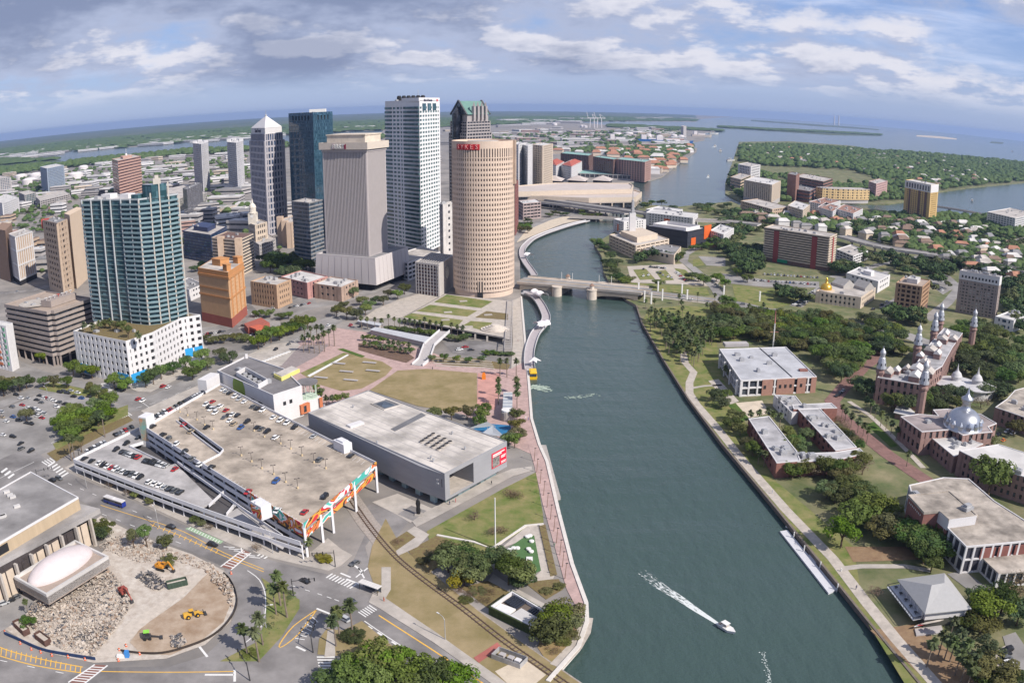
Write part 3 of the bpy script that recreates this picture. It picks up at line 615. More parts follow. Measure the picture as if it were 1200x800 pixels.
# ---------------------------------------------------------------- downtown towers
def skypoint():
 h = hz(U(184, 428), 235)
 A, B = V2(U(96, 236, h)), V2(U(162.5, 235, h)); h2 = h+5
 Cc, Dd = V2(U(176, 222, h2)), V2(U(191, 222, h2))
 u = (B-A).normalized(); nn = Vector((-u.y, u.x))        # away from the viewer
 E1 = B+(u*.75+nn*.66)*7.5; E2 = E1+(u*.35+nn*.94)*13; E3 = E2+(u*.1+nn)*9; E4 = A+nn*27
 poly = [A, B, E1, E2, E3, E4]
 root = thing('residential_tower', 'tall teal glass residential tower with pale balcony fins, on a white podium', 'tower', (*centre(poly), 0))
 sl_ = M('pale_slab', (.15, .22, .24), .7, .1, .4)
 storeys(root, poly, 26, h, 27, sl_, g_teal, .16, 0, inset=.5)
 m_fin = M('white_fin', (.42, .44, .46), .7, .06, .4); m_cr = M('cream_fin', (.50, .46, .41), .8, .06, .4)
 for t in (0, .17, .36, .52, .70, .86, 1.0):
  p = A.lerp(B, t)-nn*.35; mb = MB(); mb.box((p.x, p.y, 26), .5, 1.0, h-25, math.atan2(u.y, u.x)); fin(mb, ('facade_fin', m_fin), root)
 fh = (h-26)/27
 for k in range(54):                                     # balconies, one tier per storey and side
  mb = MB(); side = k % 2; k //= 2
  for (a, b, k0, k1) in (((B, E1, 0, 1), (E1, E2, 0, .45), (E1, E2, .55, 1), (E2, E3, 0, .9)) if side else ((A, B, .01, .16), (A, B, .71, 1))):
   p0, uu, n2 = wallpt(a, b, k0, 0, .5); p1 = wallpt(a, b, k1, 0, .5)[0]; z = 26+k*fh+.12
   mb.beam((p0.x, p0.y, z), (p1.x, p1.y, z), 1.3, .22); q0 = p0+Vector((n2.x, n2.y, 0))*.6; q1 = p1+Vector((n2.x, n2.y, 0))*.6
   mb.beam((q0.x, q0.y, z+.75), (q1.x, q1.y, z+.75), .08, .95)
  fin(mb, ('balcony_tier', M('balcony', (.21, .30, .33), .5, .1, .5)), root)
 for p, hh in ((B, h), (E1, h+4), (E1.lerp(E2, .5), h+10), (E2, h+10), (E3, h)):
  p = p+(p-centre(poly)).normalized()*.5; mb = MB(); mb.box((p.x, p.y, 26), .85, .85, hh-26, .4); fin(mb, ('facade_fin', m_cr), root)
 q = [E1.lerp(E2, .1), E1.lerp(E2, .95), E1.lerp(E2, .95)+Vector((-9, 5)), E1.lerp(E2, .1)+Vector((-9, 5))]
 mb = MB(); mb.prism(ccw(q), h, h+9); fin(mb, ('crown', g_teal), root)
 mb = MB(); c = centre(q); mb.box((c.x+2, c.y, h+9), 5, 3, 3.5, .5); mb.box((c.x+2, c.y, h+12.5), 2.5, 2, 2, .5); fin(mb, ('crown_cap', m_cr), root)
 for t, s, w in ((.25, .5, 9), (.6, .45, 8), (.85, .3, 6)):
  p = A.lerp(B, t)+nn*27*s; mb = MB(); mb.box((p.x, p.y, h), w, 7, 3.2, math.atan2(u.y, u.x)); fin(mb, ('rooftop_unit', m_wht if w > 6 else g_teal), root)
 roofing(root, [A, B, E3, E4], h+.3, 5, m_fin, m_roofw, .8)
 # podium: one white garage building under the tower
 pz = hz(U(156, 452), 402.5); a, b, c = (V2(U(*q, pz)) for q in ((86, 390), (147.5, 402.5), (179, 392))); d = V2(U(212, 375, pz)); e = V2(U(235, 371, pz))
 al = a+(e-c)*.6; pp = ccw([a, b, c, d, e, e+(a-b)*.55, a+(d-b)*.45])
 rp = thing('parking_podium', 'white podium building with blue ground floor panels below the teal tower', 'parking garage', (*centre(pp), 0))
 storeys(rp, pp, 0, pz, 6, m_wht, m_dark, .5, 4.6, 2.5, .5)
 roofing(rp, pp, pz+.3, 3, m_wht, m_mulch, 1.2)
 m_bp = M('blue_panel', (.03, .30, .62), .5, .05, .5)
 for (p, q, t0, t1) in ((a, b, .06, .22), (a, b, .78, .97), (b, c, .03, .62), (d, e, .04, .45), (d, e, .52, .95)):
  panel(rp, 'blue_panel', p, q, t0, t1, 1.0, 7.0, m_bp, .25)
 return pp, pz
SKY_POD, SKY_PZ = skypoint()

# dark banded office block on the left
def banded():
 h = hz(U(65, 429), 366); a, b, c = (V2(U(*q, h)) for q in ((5, 357.5), (58.5, 367), (109, 350)))
 u1 = (a-b).normalized(); u2 = (c-b).normalized(); k = 4
 poly = ccw([a, b+u1*k, b+(u1+u2)*k*.8, b+u2*k, c, a+c-b])
 root = thing('office_block', 'broad brown office block with dark window bands and a round helipad on its roof', 'office building', (*centre(poly), 0))
 w = M('taupe_band', (.33, .28, .255), .8, .1, .3)
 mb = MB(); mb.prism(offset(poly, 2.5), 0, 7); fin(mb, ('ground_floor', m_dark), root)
 for i in range(len(poly)):
  p, q = poly[i], poly[(i+1) % len(poly)]; nb = max(1, round((q-p).length/9))
  for t in range(nb):
   v = offset(poly, .9)[i].lerp(offset(poly, .9)[(i+1) % len(poly)], t/nb); cb = MB(); cb.box((v.x, v.y, 0), 1.1, 1.1, 7); fin(cb, ('column', w), root)
 storeys(root, poly, 7, h-1.5, 8, w, g_dark, .52, 0, inset=.9); mb = MB(); mb.prism(poly, h-1.5, h-.3); fin(mb, ('top_band', w), root)
 roofing(root, poly, h-.3, 5, w, M('sandy_roof', (.36, .29, .24), .9, .15, .15), 1.1)
 p = a.lerp(c, .30)+(b-a)*.12; mb = MB(); mb.lathe((p.x, p.y, h-.2), [(0, .8), (11, .8), (11.5, 1.3), (11.5, .1)][::-1], 28); fin(mb, ('helipad', m_roofg), root)
 mb = MB(); mb.lathe((p.x, p.y, h-.2), [(11.6, .9), (12.4, .9), (12.4, 1.4), (11.6, 1.4)], 28); fin(mb, ('helipad_rim', m_conc), root)
 q = b.lerp(c, .55)+(a-b)*.3; mb = MB(); e = (c-b); mb.box((q.x, q.y, h), e.length*.6, 11, 4.5, math.atan2(e.y, e.x)); fin(mb, ('penthouse', w), root)
 for k in range(7):
  v = q+e.normalized()*(k-3)*4; mb = MB(); mb.lathe((v.x, v.y, h+4.5), [(.2, 0), (.2, 1), (1.2, 1.6), (1.3, 1.7)], 8); fin(mb, ('satellite_dish', m_white if k != 3 else M('red_dish', (.5, .06, .04))), root)
banded()

def edge_apts():                                        # white flats cut by the left edge of the picture
 h = hz(U(25.5, 432), 381); a, b, c = (V2(U(*q, h)) for q in ((-45, 374), (7, 384), (15, 380)))
 poly = ccw([a, b, c, a+c-b]); root = thing('apartment_block', 'white apartment block with green and orange panels at the left edge of the picture', 'apartment building', (*centre(poly), 0))
 storeys(root, poly, 0, h, 8, m_wht, g_steel, .42, 4.2, 2.0, .5); roofing(root, poly, h+.3, 4, m_wht, m_roofw)
 for k in range(7): panel(root, 'coloured_panel', a, b, .93, .96, 4+k*4, 6.2+k*4, M('green_panel', (.10, .35, .18)), .3)
 for k in range(6): panel(root, 'coloured_panel', a, b, .74, .82, 3+k*4.2, 5+k*4.2, M('orange_panel', (.5, .17, .08)), .3)
edge_apts()

def tan_slab():
 h = hz(U(68, 333), 250); gl = GL('bronze_glass', (.05, .04, .04))
 block('office_tower', 'tan office tower with a blank slab end and a red topped corner', 'tower', (50, 259), (67, 263), (79, 258), h=h-4, n=12, wall=m_tan, glass=gl, sp=.5, bay=9, pw=3.2, inset=.8, roof=m_roofg, units=3, foot_h=4)
 a, b, c = (V2(U(*q, h)) for q in ((75, 250), (81.5, 252), (96.5, 244)))
 o = [x for x in C.objects if x.get('label', '').startswith('tan office tower with')][0]
 mb = MB(); mb.prism(ccw([a, b, c, a+c-b]), 0, h); fin(mb, ('slab_end', M('cream_slab', (.62, .49, .37), .85, .05, .2)), o)
 mb = MB(); p = V2(U(53, 258, h-4)); mb.box((p.x, p.y, h-12), 7, 7, 9.5, .3); fin(mb, ('red_corner', M('red_cap', (.38, .07, .06))), o)
tan_slab()
def left_tan():
 h = hz(U(18, 320), 269)
 root, poly, _ = block('office_tower', 'white framed office building with tall tan panels near the left edge', 'tower', (10, 275), (18, 279), (38, 272), h=h, n=3, wall=m_wht, glass=m_tan, sp=.12, bay=5, pw=1.0, inset=.6, roof=m_roof, units=4, foot_h=5, foot_mat=m_dark)
 a, b, c = (V2(U(*q, h+6)) for q in ((-6, 268), (6, 270), (14, 262))); mb = MB(); mb.prism(ccw([a, b, c, a+c-b]), 0, h+6); fin(mb, ('stair_tower', M('brown_slab', (.27, .18, .13), .85, .1, .3)), root)
left_tan()

def striped(name, label, L, Fp, R, h, n, w1, g, sp, units=4, **k): return block(name, label, 'tower', L, Fp, R, h=h, n=n, wall=w1, glass=g, sp=sp, bay=0, inset=.3, units=units, **k)
m_sal = M('salmon_band', (.52, .33, .27), .8, .08, .3)
r_, p_, h_ = striped('office_tower', 'salmon and brown striped office tower behind the teal tower', (131, 187), (138, 189), (165, 183.5), 82, 14, m_sal, GL('maroon_glass', (.075, .035, .035)), .55, roof=m_roof, big=(.4, 5))
mb = MB(); c = centre(p_); mb.lathe((c.x, c.y, h_+5), [(2.2, 0), (2.2, 3), (1.2, 4.6), (0.1, 5)], 10); mb.tube([(c.x, c.y, h_+9), (c.x, c.y, h_+20)], .3); fin(mb, ('radome', m_white), r_)
block('residential_tower', 'blue grey residential tower with pale vertical ribs on the far left', 'tower', (47, 196), (55, 198), (75, 194), h=62, n=16, wall=M('blue_grey_rib', (.36, .41, .48), .7, .1, .3), glass=g_blue, sp=.18, bay=5.5, pw=1.5, inset=.5, roof=m_roofw, units=5)
block('parking_garage', 'long grey podium garage below the blue grey residential tower', 'parking garage', (42, 231), (47, 236), (82, 228), h=16, n=4, wall=m_gryc, glass=m_dark, sp=.5, bay=8, inset=.6)
block('office_block', 'grey ribbed block at the far left edge below the bay', 'building', (-14, 208), (-2, 210), (13, 208), h=40, n=9, wall=m_gryc, glass=g_steel, sp=.3, bay=5, pw=2, inset=.6)
block('apartment_block', 'white and blue apartment block near the left edge', 'apartment building', (-10, 234), (3, 239), (22, 232), h=28, n=7, wall=m_wht, glass=g_blue, sp=.3, bay=6, pw=2.6, inset=.8, roof=m_roofw, units=5)
block('apartment_block', 'small teal glass block beside the grey podium garage', 'apartment building', (22, 226), (29, 229), (42, 226), h=24, n=6, wall=m_gryc, glass=g_teal, sp=.2, bay=6, pw=1.2)
# slanted dark facade
r_, p_, h_ = block('office_tower', 'narrow dark grey tower with an angular louvred face', 'tower', (214, 221.5), (219, 223), (237, 215), base=(222, 267), n=22, wall=M('gunmetal', (.10, .10, .115), .5, .15, .3), glass=GL('grey_glass', (.13, .13, .145)), sp=.45, bay=0, inset=.25, roof=m_roofg, units=2)
def curved_hall():
 pts = [V2(U(x, y, 30)) for x, y in ((196, 222), (199, 230), (206, 234), (214, 232))]; pts += [pts[3]+Vector((20, 60)), pts[0]+Vector((10, 60))]
 root = thing('office_block', 'low reflective block with a curved grey drum beside the dark louvred tower', 'building', (*centre(pts), 0))
 storeys(root, ccw(pts), 0, 30, 8, M('drum_grey', (.30, .27, .25)), GL('mirror_glass', (.16, .16, .15), rough=.08), .2, 0, inset=.3); roofing(root, ccw(pts), 30.3, 3)
curved_hall()
for lab, L, Fp, R, h, n in (('pale ribbed twin residential tower, left one of the pair', (226, 168.5), (236, 169.5), (244, 167), 100, 24), ('pale ribbed twin residential tower, right one of the pair beside the pyramid tower', (266, 167), (277, 168), (285, 165.5), 100, 24)):
 r_, p_, h_ = block('residential_tower', lab, 'tower', L, Fp, R, h=h, n=n, wall=M('pale_rib', (.52, .51, .53)), glass=g_steel, sp=.25, bay=6, pw=1.7, inset=.5, roof=m_roofw, units=3, group='twin residential towers')
 mb = MB(); c = centre(p_)
 for q in p_: v = q.lerp(c, .25); mb.box((v.x, v.y, h_), 7, 7, 6)
 fin(mb, ('corner_crown', m_wht), r_)
# navy and tan office
r_, p_, h_ = block('office_block', 'navy blue glass office block in front of the louvred tower', 'office building', (214, 271.5), (247, 276.5), (266, 266), base=(243, 309), n=9, wall=M('navy_band', (.035, .05, .12), .5, .1, .3), glass=g_blue, sp=.35, bay=0, roof=m_roof, units=5, big=(.5, 5, M('navy_band', (.035, .05, .12))))
r_, p_, h_ = block('office_block', 'cream banded office block with two tan shafts, beside the navy block', 'office building', (248, 279.5), (280, 282.5), (297, 275), base=(281, 324), n=11, wall=m_cream, glass=g_dark, sp=.5, bay=0, inset=.5, roof=m_brown, units=3)
for t in (.35, .98):
 p = p_[0].lerp(p_[1], t) if (p_[0]-V2(U(248, 279.5, h_))).length < (p_[1]-V2(U(248, 279.5, h_))).length else p_[1].lerp(p_[0], t)
 mb = MB(); mb.box((p.x, p.y, 0), 6, 6, h_+3); fin(mb, ('stair_shaft', M('peach_shaft', (.56, .42, .31))), r_)
# orange hotel
def hotel():
 m_or = M('orange_stucco', (.50, .245, .10), .85, .07, .3); m_rd = M('brick_base', (.33, .10, .075), .85, .1, .3); m_lt = M('peach_stucco', (.58, .36, .20), .85, .07, .3)
 h = hz(U(271, 384), 318); a, b, c = (V2(U(*q, h)) for q in ((232, 312.5), (267, 318), (285, 306))); poly = ccw([a, b, c, a+c-b])
 root = thing('hotel', 'orange and tan hotel with a red base and stepped orange crown', 'hotel', (*centre(poly), 0))
 mb = MB(); mb.prism(offset(poly, -.3), 0, h*.17); fin(mb, ('base', m_rd), root)
 storeys(root, poly, h*.17, h*.86, 10, m_lt, g_dark, .5, 3.4, 2.2, .3)
 mb = MB(); mb.prism(offset(poly, -.6), h*.50, h*.53); mb.prism(offset(poly, -.7), h*.855, h*.90); mb.prism(offset(poly, -.2), h*.89, h*.985); fin(mb, ('crown', m_or), root)
 # blank wall towards the camera with shallow ribs
 d = (b-a); n2 = Vector((d.y, -d.x)).normalized(); q = [a+d*.02-n2*.4, b-d*.02-n2*.4, b-d*.02+n2*.25, a+d*.02+n2*.25]; mb = MB(); mb.prism(ccw(q), h*.17, h*.86); fin(mb, ('blank_wall', m_lt), root)
 mb = MB(); mb.prism(ccw([v+n2*.12 if i < 2 else v+n2*.2 for i, v in enumerate(q)]), h*.64, h*.67); fin(mb, ('string_course', m_or), root)
 for t in (.12, .37, .63, .88):
  p = b.lerp(c, t); mb = MB(); mb.box((p.x, p.y, h*.17), 1.4, 1.4, h*.7, math.atan2((c-b).y, (c-b).x)); fin(mb, ('pilaster', m_or), root)
 for p, s in ((centre(poly), 11), (b.lerp(c, .85)+(a-b)*.1, 6), (b.lerp(c, .1)+(a-b)*.08, 5)):
  mb = MB(); mb.box((p.x, p.y, h*.98), s, s*.8, 5, math.atan2(d.y, d.x)); mb.box((p.x, p.y, h*.98+5), s+.8, s*.8+.8, .6, math.atan2(d.y, d.x)); fin(mb, ('roof_pavilion', m_or), root)
 mb = MB(); mb.prism(offset(poly, .5), h*.98, h*.985+.02); fin(mb, ('roof', m_roof), root)
 lw = [V2(U(x, y, 5)) for x, y in ((286, 379), (291, 385), (316, 378), (306, 372))]; mb = MB(); mb.prism(ccw(lw), 0, 5); fin(mb, ('entrance_wing', m_rd), root)
 lw = [V2(U(x, y, 6)) for x, y in ((292, 383), (300, 386), (312, 383), (303, 380))]; mb = MB(); mb.prism(ccw(lw), 4.9, 6.2); fin(mb, ('red_awning', M('red_awning', (.5, .12, .07))), root)
hotel()

def pyramid_tower():
 h = hz(U(315, 277), 166); a, b, c = (V2(U(*q)) for q in ((297, 270.5), (315, 277), (338, 271)))
 poly = ccw([a, b, c, a+c-b]); root = thing('office_tower', 'dark blue office tower with a white pyramid roof and small mast', 'tower', (*centre(poly), 0))
 w = M('slate_grid', (.42, .40, .43), .7, .1, .3); g = GL('deep_blue_glass', (.022, .040, .085), light=(.09, .13, .22))
 storeys(root, poly, 0, h, 15, w, g, .3, 6, 2.2, .5)
 p2 = offset(poly, 2.0); h2 = h+9; storeys(root, p2, h, h2, 1, w, g, .12, 5, 1.4, .6)
 p3 = offset(poly, 3.0); h3 = h2+8; mb = MB(); mb.prism(p3, h2, h3); fin(mb, ('white_attic', m_wht), root)
 ap = hz(centre(poly), 135.5); c0 = centre(poly); mb = MB(); q = offset(poly, 2.6)
 mb.add([(*v, h3) for v in q]+[(*c0, ap)], [(i, (i+1) % 4, 4) for i in range(4)]); fin(mb, ('pyramid_roof', M('white_cladding', (.70, .67, .66), .6, .05, .3)), root)
 mb = MB(); mb.lathe((*c0, ap-1.5), [(1.5, 0), (1.5, 2), (.4, 3), (.2, 7), (.02, 9)], 8); fin(mb, ('mast', m_ac), root)
 i = min(range(4), key=lambda k: p3[k].y); l = p3[i-1]; r = p3[i]
 pt, u, nn = wallpt(l, r, .5, h2+4.2, .3); text(root, 'SunTrust', pt, 7.0, u, M('navy_letters', (.03, .03, .07)))
pyramid_tower()

def blue_tower():
 h = hz(U(372, 281), 132.5); a, b, c = (V2(U(*q)) for q in ((343.5, 275), (372, 281), (394, 274.5)))
 u = (b-a).normalized(); 
 poly = ccw([a, b, c, a+c-b]); root = thing('office_tower', 'tall blue mirror glass tower between the pyramid tower and the bank tower', 'tower', (*centre(poly), 0))
 g = GL('mirror_blue', (.018, .055, .09), cell=(2.2, 2.2, 3.9), rough=.05, light=(.07, .15, .21), amp=.5)
 storeys(root, poly, 0, h-9, 34, M('blue_spandrel', (.035, .08, .12), .25, .1, .3), g, .22, 2.6, .3, .12)
 storeys(root, poly, h-9, h-3, 1, M('blue_spandrel', (.035, .08, .12)), m_dark, .1, 8, 4, 1.0)
 mb = MB(); mb.prism(poly, h-2.7, h); fin(mb, ('top_band', g), root); roofing(root, poly, h, 3, g, m_roofg, .8)
 c0 = centre(poly).lerp(b, .2); mb = MB(); mb.box((c0.x+8, c0.y+4, h), 20, 8, 4.5); fin(mb, ('penthouse', m_white), root)
 # lower mirror wing in front
 h4 = 74; q = [V2(U(x, y, h4)) for x, y in ((339, 197), (366, 200), (372, 197))]; q = ccw([q[0], q[1], q[2], q[0]+q[2]-q[1]])
blue_tower()
block('office_block', 'grey striped mirror glass block in front of the blue tower', 'office building', (342, 237), (362, 239), (378, 235), h=64, n=16, wall=M('grey_band', (.26, .255, .26)), glass=g_steel, sp=.35, bay=0, inset=.3, roof=m_roof, units=4)

def bank_tower():
 P = U(432, 331); h = hz(P, 165.5); a, b, c = (V2(U(*q, 29)) for q in ((382.4, 296), (433, 299.6), (454.6, 292)))
 cor = offset(ccw([a, b, c, a+c-b]), -2.4); root = thing('bank_tower', 'grey ribbed bank tower on a flared blank podium with an overhanging cornice', 'tower', (*centre(cor), 0))
 w = M('mauve_concrete', (.47, .43, .425), .85, .05, .3); sh = offset(cor, 2.4); z0 = 28
 m = MB(); m.prism(offset(sh, .7), z0, h-6); fin(m, ('window_wall', GL('bank_glass', (.07, .06, .065), cell=(1.5, 1.5, 3.8))), root)
 for i in range(4):                                  # ribs: close on the long sides, wide panels on the short ones
  p, q = sh[i], sh[(i+1) % 4]; d = q-p; ln = d.length; u = d/ln; nn = Vector((u.y, -u.x)); longside = ln > 34
  rb = MB(); nr = 30 if longside else 6
  for k in range(nr+1):
   v = p+d*(k/nr)-nn*.3; v = v+u*(.6 if k == 0 else -.6 if k == nr else 0); wd = ln/nr*.52 if longside else ln/nr*.80
   rb.box((v.x, v.y, z0), wd, 1.2, h-6-z0, math.atan2(u.y, u.x))
  fin(rb, ('ribs', w), root)
 mb = MB(); mb.prism(sh, z0-1, z0+1.2); mb.prism(offset(cor, 1.6), h-8.2, h-6.8, bottom=True); fin(mb, ('bands', w), root)
 mb = MB(); mb.prism(cor, h-6.2, h-1, bottom=True); mb.ring(cor, offset(cor, .8), h-1.02, h); fin(mb, ('cornice', M('cream_cornice', (.56, .49, .42), .85, .05, .3)), root)
 mb = MB(); mb.prism(offset(cor, .9), h-1.2, h-.6); fin(mb, ('roof', m_roof), root)
 pe = offset(cor, 5.5); mb = MB(); mb.prism(pe, h-1, h+6.5); mb.prism(offset(cor, 4.8), h+6, h+6.9, bottom=True); fin(mb, ('penthouse', M('cream_pent', (.60, .52, .43))), root)
 l = [v for v in cor]; i = min(range(4), key=lambda k: l[k].y); pt, u, nn = wallpt(l[i-1], l[i], .42, h-3.6, .4)
 panel(root, 'sign_panel', l[i-1], l[i], .29, .33, h-5.8, h-1.3, M('maroon_panel', (.22, .03, .06)), .25); panel(root, 'sign_panel', l[i-1], l[i], .53, .57, h-5.8, h-1.3, M('maroon_panel', (.22, .03, .06)), .25)
 text(root, 'BB&T', pt, 5.6, u, m_white, ext=.25)
 # flared podium
 a, b, c = (V2(U(*q, z0)) for q in ((370.5, 298.8), (439.5, 304.2), (478, 291))); top = ccw([a, b, c, a+c-b])
 rp = thing('bank_podium', 'blank grey stone podium with slanting walls under the ribbed bank tower', 'building', (*centre(top), 0))
 bot = offset(top, -1.5); mb = MB(); n = 4
 mb.add([(*v, 6) for v in bot]+[(*v, z0) for v in top], [(i, (i+1) % 4, 4+(i+1) % 4, 4+i) for i in range(4)]+[(0, 3, 2, 1)]); mb.sheet([(*v, z0) for v in top]); fin(mb, ('wall', M('stone_panel', (.53, .49, .485), .85, .06, .12, stretch=(1, 1, .1))), rp)
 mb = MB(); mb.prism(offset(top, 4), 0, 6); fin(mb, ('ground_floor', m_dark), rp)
 mb = MB(); mb.ring(top, offset(top, .8), z0, z0+1.3); fin(mb, ('parapet', M('stone_panel', (.46, .42, .41))), rp)
 mb = MB(); mb.prism(offset(top, .9), z0-.1, z0+.12); fin(mb, ('roof', m_roofg), rp)
 for i in range(4):
  for k in range(1, 9):
   v = bot[i].lerp(bot[(i+1) % 4], k/9); w_ = top[i].lerp(top[(i+1) % 4], k/9); d = bot[(i+1) % 4]-bot[i]; nn = Vector((d.y, -d.x)).normalized()*.02
   mb = MB(); mb.beam((v.x+nn.x, v.y+nn.y, 6.1), (w_.x+nn.x, w_.y+nn.y, z0-.1), .35, .12); fin(mb, ('joint', M('joint', (.30, .27, .265))), rp)
bank_tower()

def white_tower():
 P = U(494, 308); h = hz(P, 114.5); a, b, c = (V2(U(*q)) for q in ((455.3, 299), (494, 308), (517.5, 296)))
 u1 = (a-b).normalized(); u2 = (c-b).normalized(); L1 = (a-b).length
 poly = ccw([a, b, c, a+c-b]); root = thing('office_tower', 'tallest white office tower with green window bands and a chamfered corner', 'tower', (*centre(poly), 0))
 ch = L1*.44; body = ccw([a, b+u1*ch, b+u2*1.5, c, a+c-b]); w = M('white_panel', (.74, .73, .74), .6, .04, .3)
 hh = h-9; g = GL('green_glass', (.05, .115, .12), cell=(1.8, 1.8, 4.4), light=(.17, .28, .28))
 storeys(root, body, 8, hh, 36, w, g, .46, 7.2, 1.9, .35)
 st = MB(); s2 = MB(); q0, q1 = b+u1*ch, b+u2*1.5; d = q1-q0      # stepped green glass bay in the cut corner
 for k in range(36):
  z = 8+(hh-8)/36*(k+.5)
  for s in range(3):
   p = q0+d*((s+.5)/3); st.box((p.x, p.y, z), d.length/3.02, 1.6+s*.9, (hh-8)/36*.5, math.atan2(d.y, d.x))
  p = a-u1*L1*.09; s2.box((p.x, p.y, z), L1*.2, 1.0, (hh-8)/36*.5, math.atan2(u1.y, u1.x))
 at0(s2.build('side_bay', g), root); fin(st, ('corner_bay', GL('corner_glass', (.022, .07, .075), cell=(3, 3, 4.4), light=(.10, .17, .17))), root)
 mb = MB(); mb.prism(body, hh+.25, h-3.4); mb.prism(ccw([b+u1*ch*.35, b+u2*.2, c, c+u1*L1*.5, b+u1*L1*.5]), h-3.5, h); fin(mb, ('crown', w), root)
 for t in (.22, .47, .72): panel(root, 'crown_window', b+u2*1.5, c, t-.09, t+.09, hh-4, hh+3.2, g_teal, .2)
 pt, u, nn = wallpt(b, c, .42, h-2.6, .35); text(root, 'Bank of America', pt, 3.6, u, M('navy_letters', (.03, .03, .07)))
 pt, u, nn = wallpt(b, c, .86, h-2.6, .35); mb = MB(); mb.beam(pt-Vector((u.x, u.y, 0))*1.6, pt+Vector((u.x, u.y, 0))*1.6, .2, 2.4); fin(mb, ('sign_emblem', M('red_emblem', (.6, .05, .07))), root)
 roofing(root, body, h-3.3, 5, w, m_roofg, .8)
 cc = centre(poly)
 for k in range(6):
  mb = MB(); x = cc.x-14+k*5; mb.lathe((x, cc.y, h-3), [(2.4, 0), (2.4, 4.5), (1.6, 6)], 10); fin(mb, ('cooling_tower', m_dark), root)
 mb = MB(); mb.tube([(cc.x+6, cc.y, h), (cc.x+6, cc.y, h+9)], .25); fin(mb, ('mast', m_ac), root)
 mb = MB(); mb.prism(offset(poly, 3), 0, 8); fin(mb, ('ground_floor', g_dark), root)
white_tower()
block('office_block', 'narrow pale concrete block between the white tower and the round tower', 'building', (515, 240), (519, 241), (533, 238), h=62, n=10, wall=M('pale_concrete', (.55, .52, .50)), glass=g_dark, sp=.6, bay=7, pw=4, inset=.4)
block('parking_garage', 'low banded garage with white rails at the foot of the white tower', 'parking garage', (456, 302), (478, 309), (516, 296), h=16, n=4, wall=m_wht, glass=m_dark, sp=.4, bay=8, pw=.8, inset=.7, units=1)

def gable_tower():
 h = hz(U(548, 292), 157); a, b, c = (V2(U(*q)) for q in ((527.5, 285.5), (548, 292), (577, 285.5))); poly = ccw([a, b, c, a+c-b]); root = thing('office_tower', 'dark granite office tower with a green copper gabled roof', 'tower', (*centre(poly), 0))
 w = M('granite', (.34, .31, .31), .7, .1, .3); g = GL('granite_glass', (.03, .03, .036))
 storeys(root, poly, 0, h, 34, w, g, .42, 5, .9, .35)
 h2 = h+13; p2 = offset(poly, 1.5); storeys(root, p2, h, h2, 4, w, g, .45, 5, .8, .35)
 mb = MB(); mb.prism(offset(p2, 2), h2, h2+8); fin(mb, ('attic', w), root); q = offset(p2, .4); zt = h2+8
 i = min(range(4), key=lambda k: q[k].y); q = q[i-1:]+q[:i-1]      # left, front, right, back
 r0, r1 = (q[0]+q[1])/2, (q[2]+q[3])/2; zr = zt+15
 mb = MB(); mb.add([(*v, zt) for v in q]+[(*r0, zr), (*r1, zr)], [(1, 2, 5, 4), (3, 0, 4, 5)]); mb.add([(*v, zt-.3) for v in q], [(0, 1, 2, 3)])
 fin(mb, ('copper_roof', M('copper_green', (.13, .24, .21), .7, .12, .2)), root)
 mb = MB(); k = .12; mb.add([(*q[0], zt), (*q[1], zt), (*r0, zr-.8)], [(0, 1, 2)]); mb.add([(*q[2], zt), (*q[3], zt), (*r1, zr-.8)], [(0, 1, 2)]); fin(mb, ('glass_gable', GL('gable_glass', (.05, .06, .065))), root)
 mb = MB()
 for (s, t) in ((q[0], r0), (q[1], r0), (q[2], r1), (q[3], r1)): mb.beam((*s, zt), (*t, zr+.6), 1.6, 1.6)
 fin(mb, ('gable_frame', M('dark_frame', (.10, .10, .105))), root)
 for k in range(4):
  v = q[1].lerp(q[2], .3+k*.17); d = (q[2]-q[1]).normalized(); mb = MB(); mb.box((v.x-d.y*.2, v.y, h2+2), 3.4, 3.2, 15, math.atan2(d.y, d.x))
  mb.add([(v.x-d.x*2.4, v.y-2, h2+17), (v.x+d.x*2.4, v.y-2, h2+17), (v.x, v.y-2, h2+22), (v.x, v.y+6, h2+22)], [(0, 1, 2), (1, 3, 2), (0, 2, 3)]); fin(mb, ('dormer', w), root)
 for f in (.5,):
  v = (p2[0]+p2[1])/2
 i = min(range(4), key=lambda k: poly[k].y); v = (poly[i-1]+poly[i])/2; mb = MB(); mb.lathe((v.x, v.y, 0), [(6, 0), (6, h2+9), (.2, h2+18)], 14); fin(mb, ('round_bay', g), root)
gable_tower()

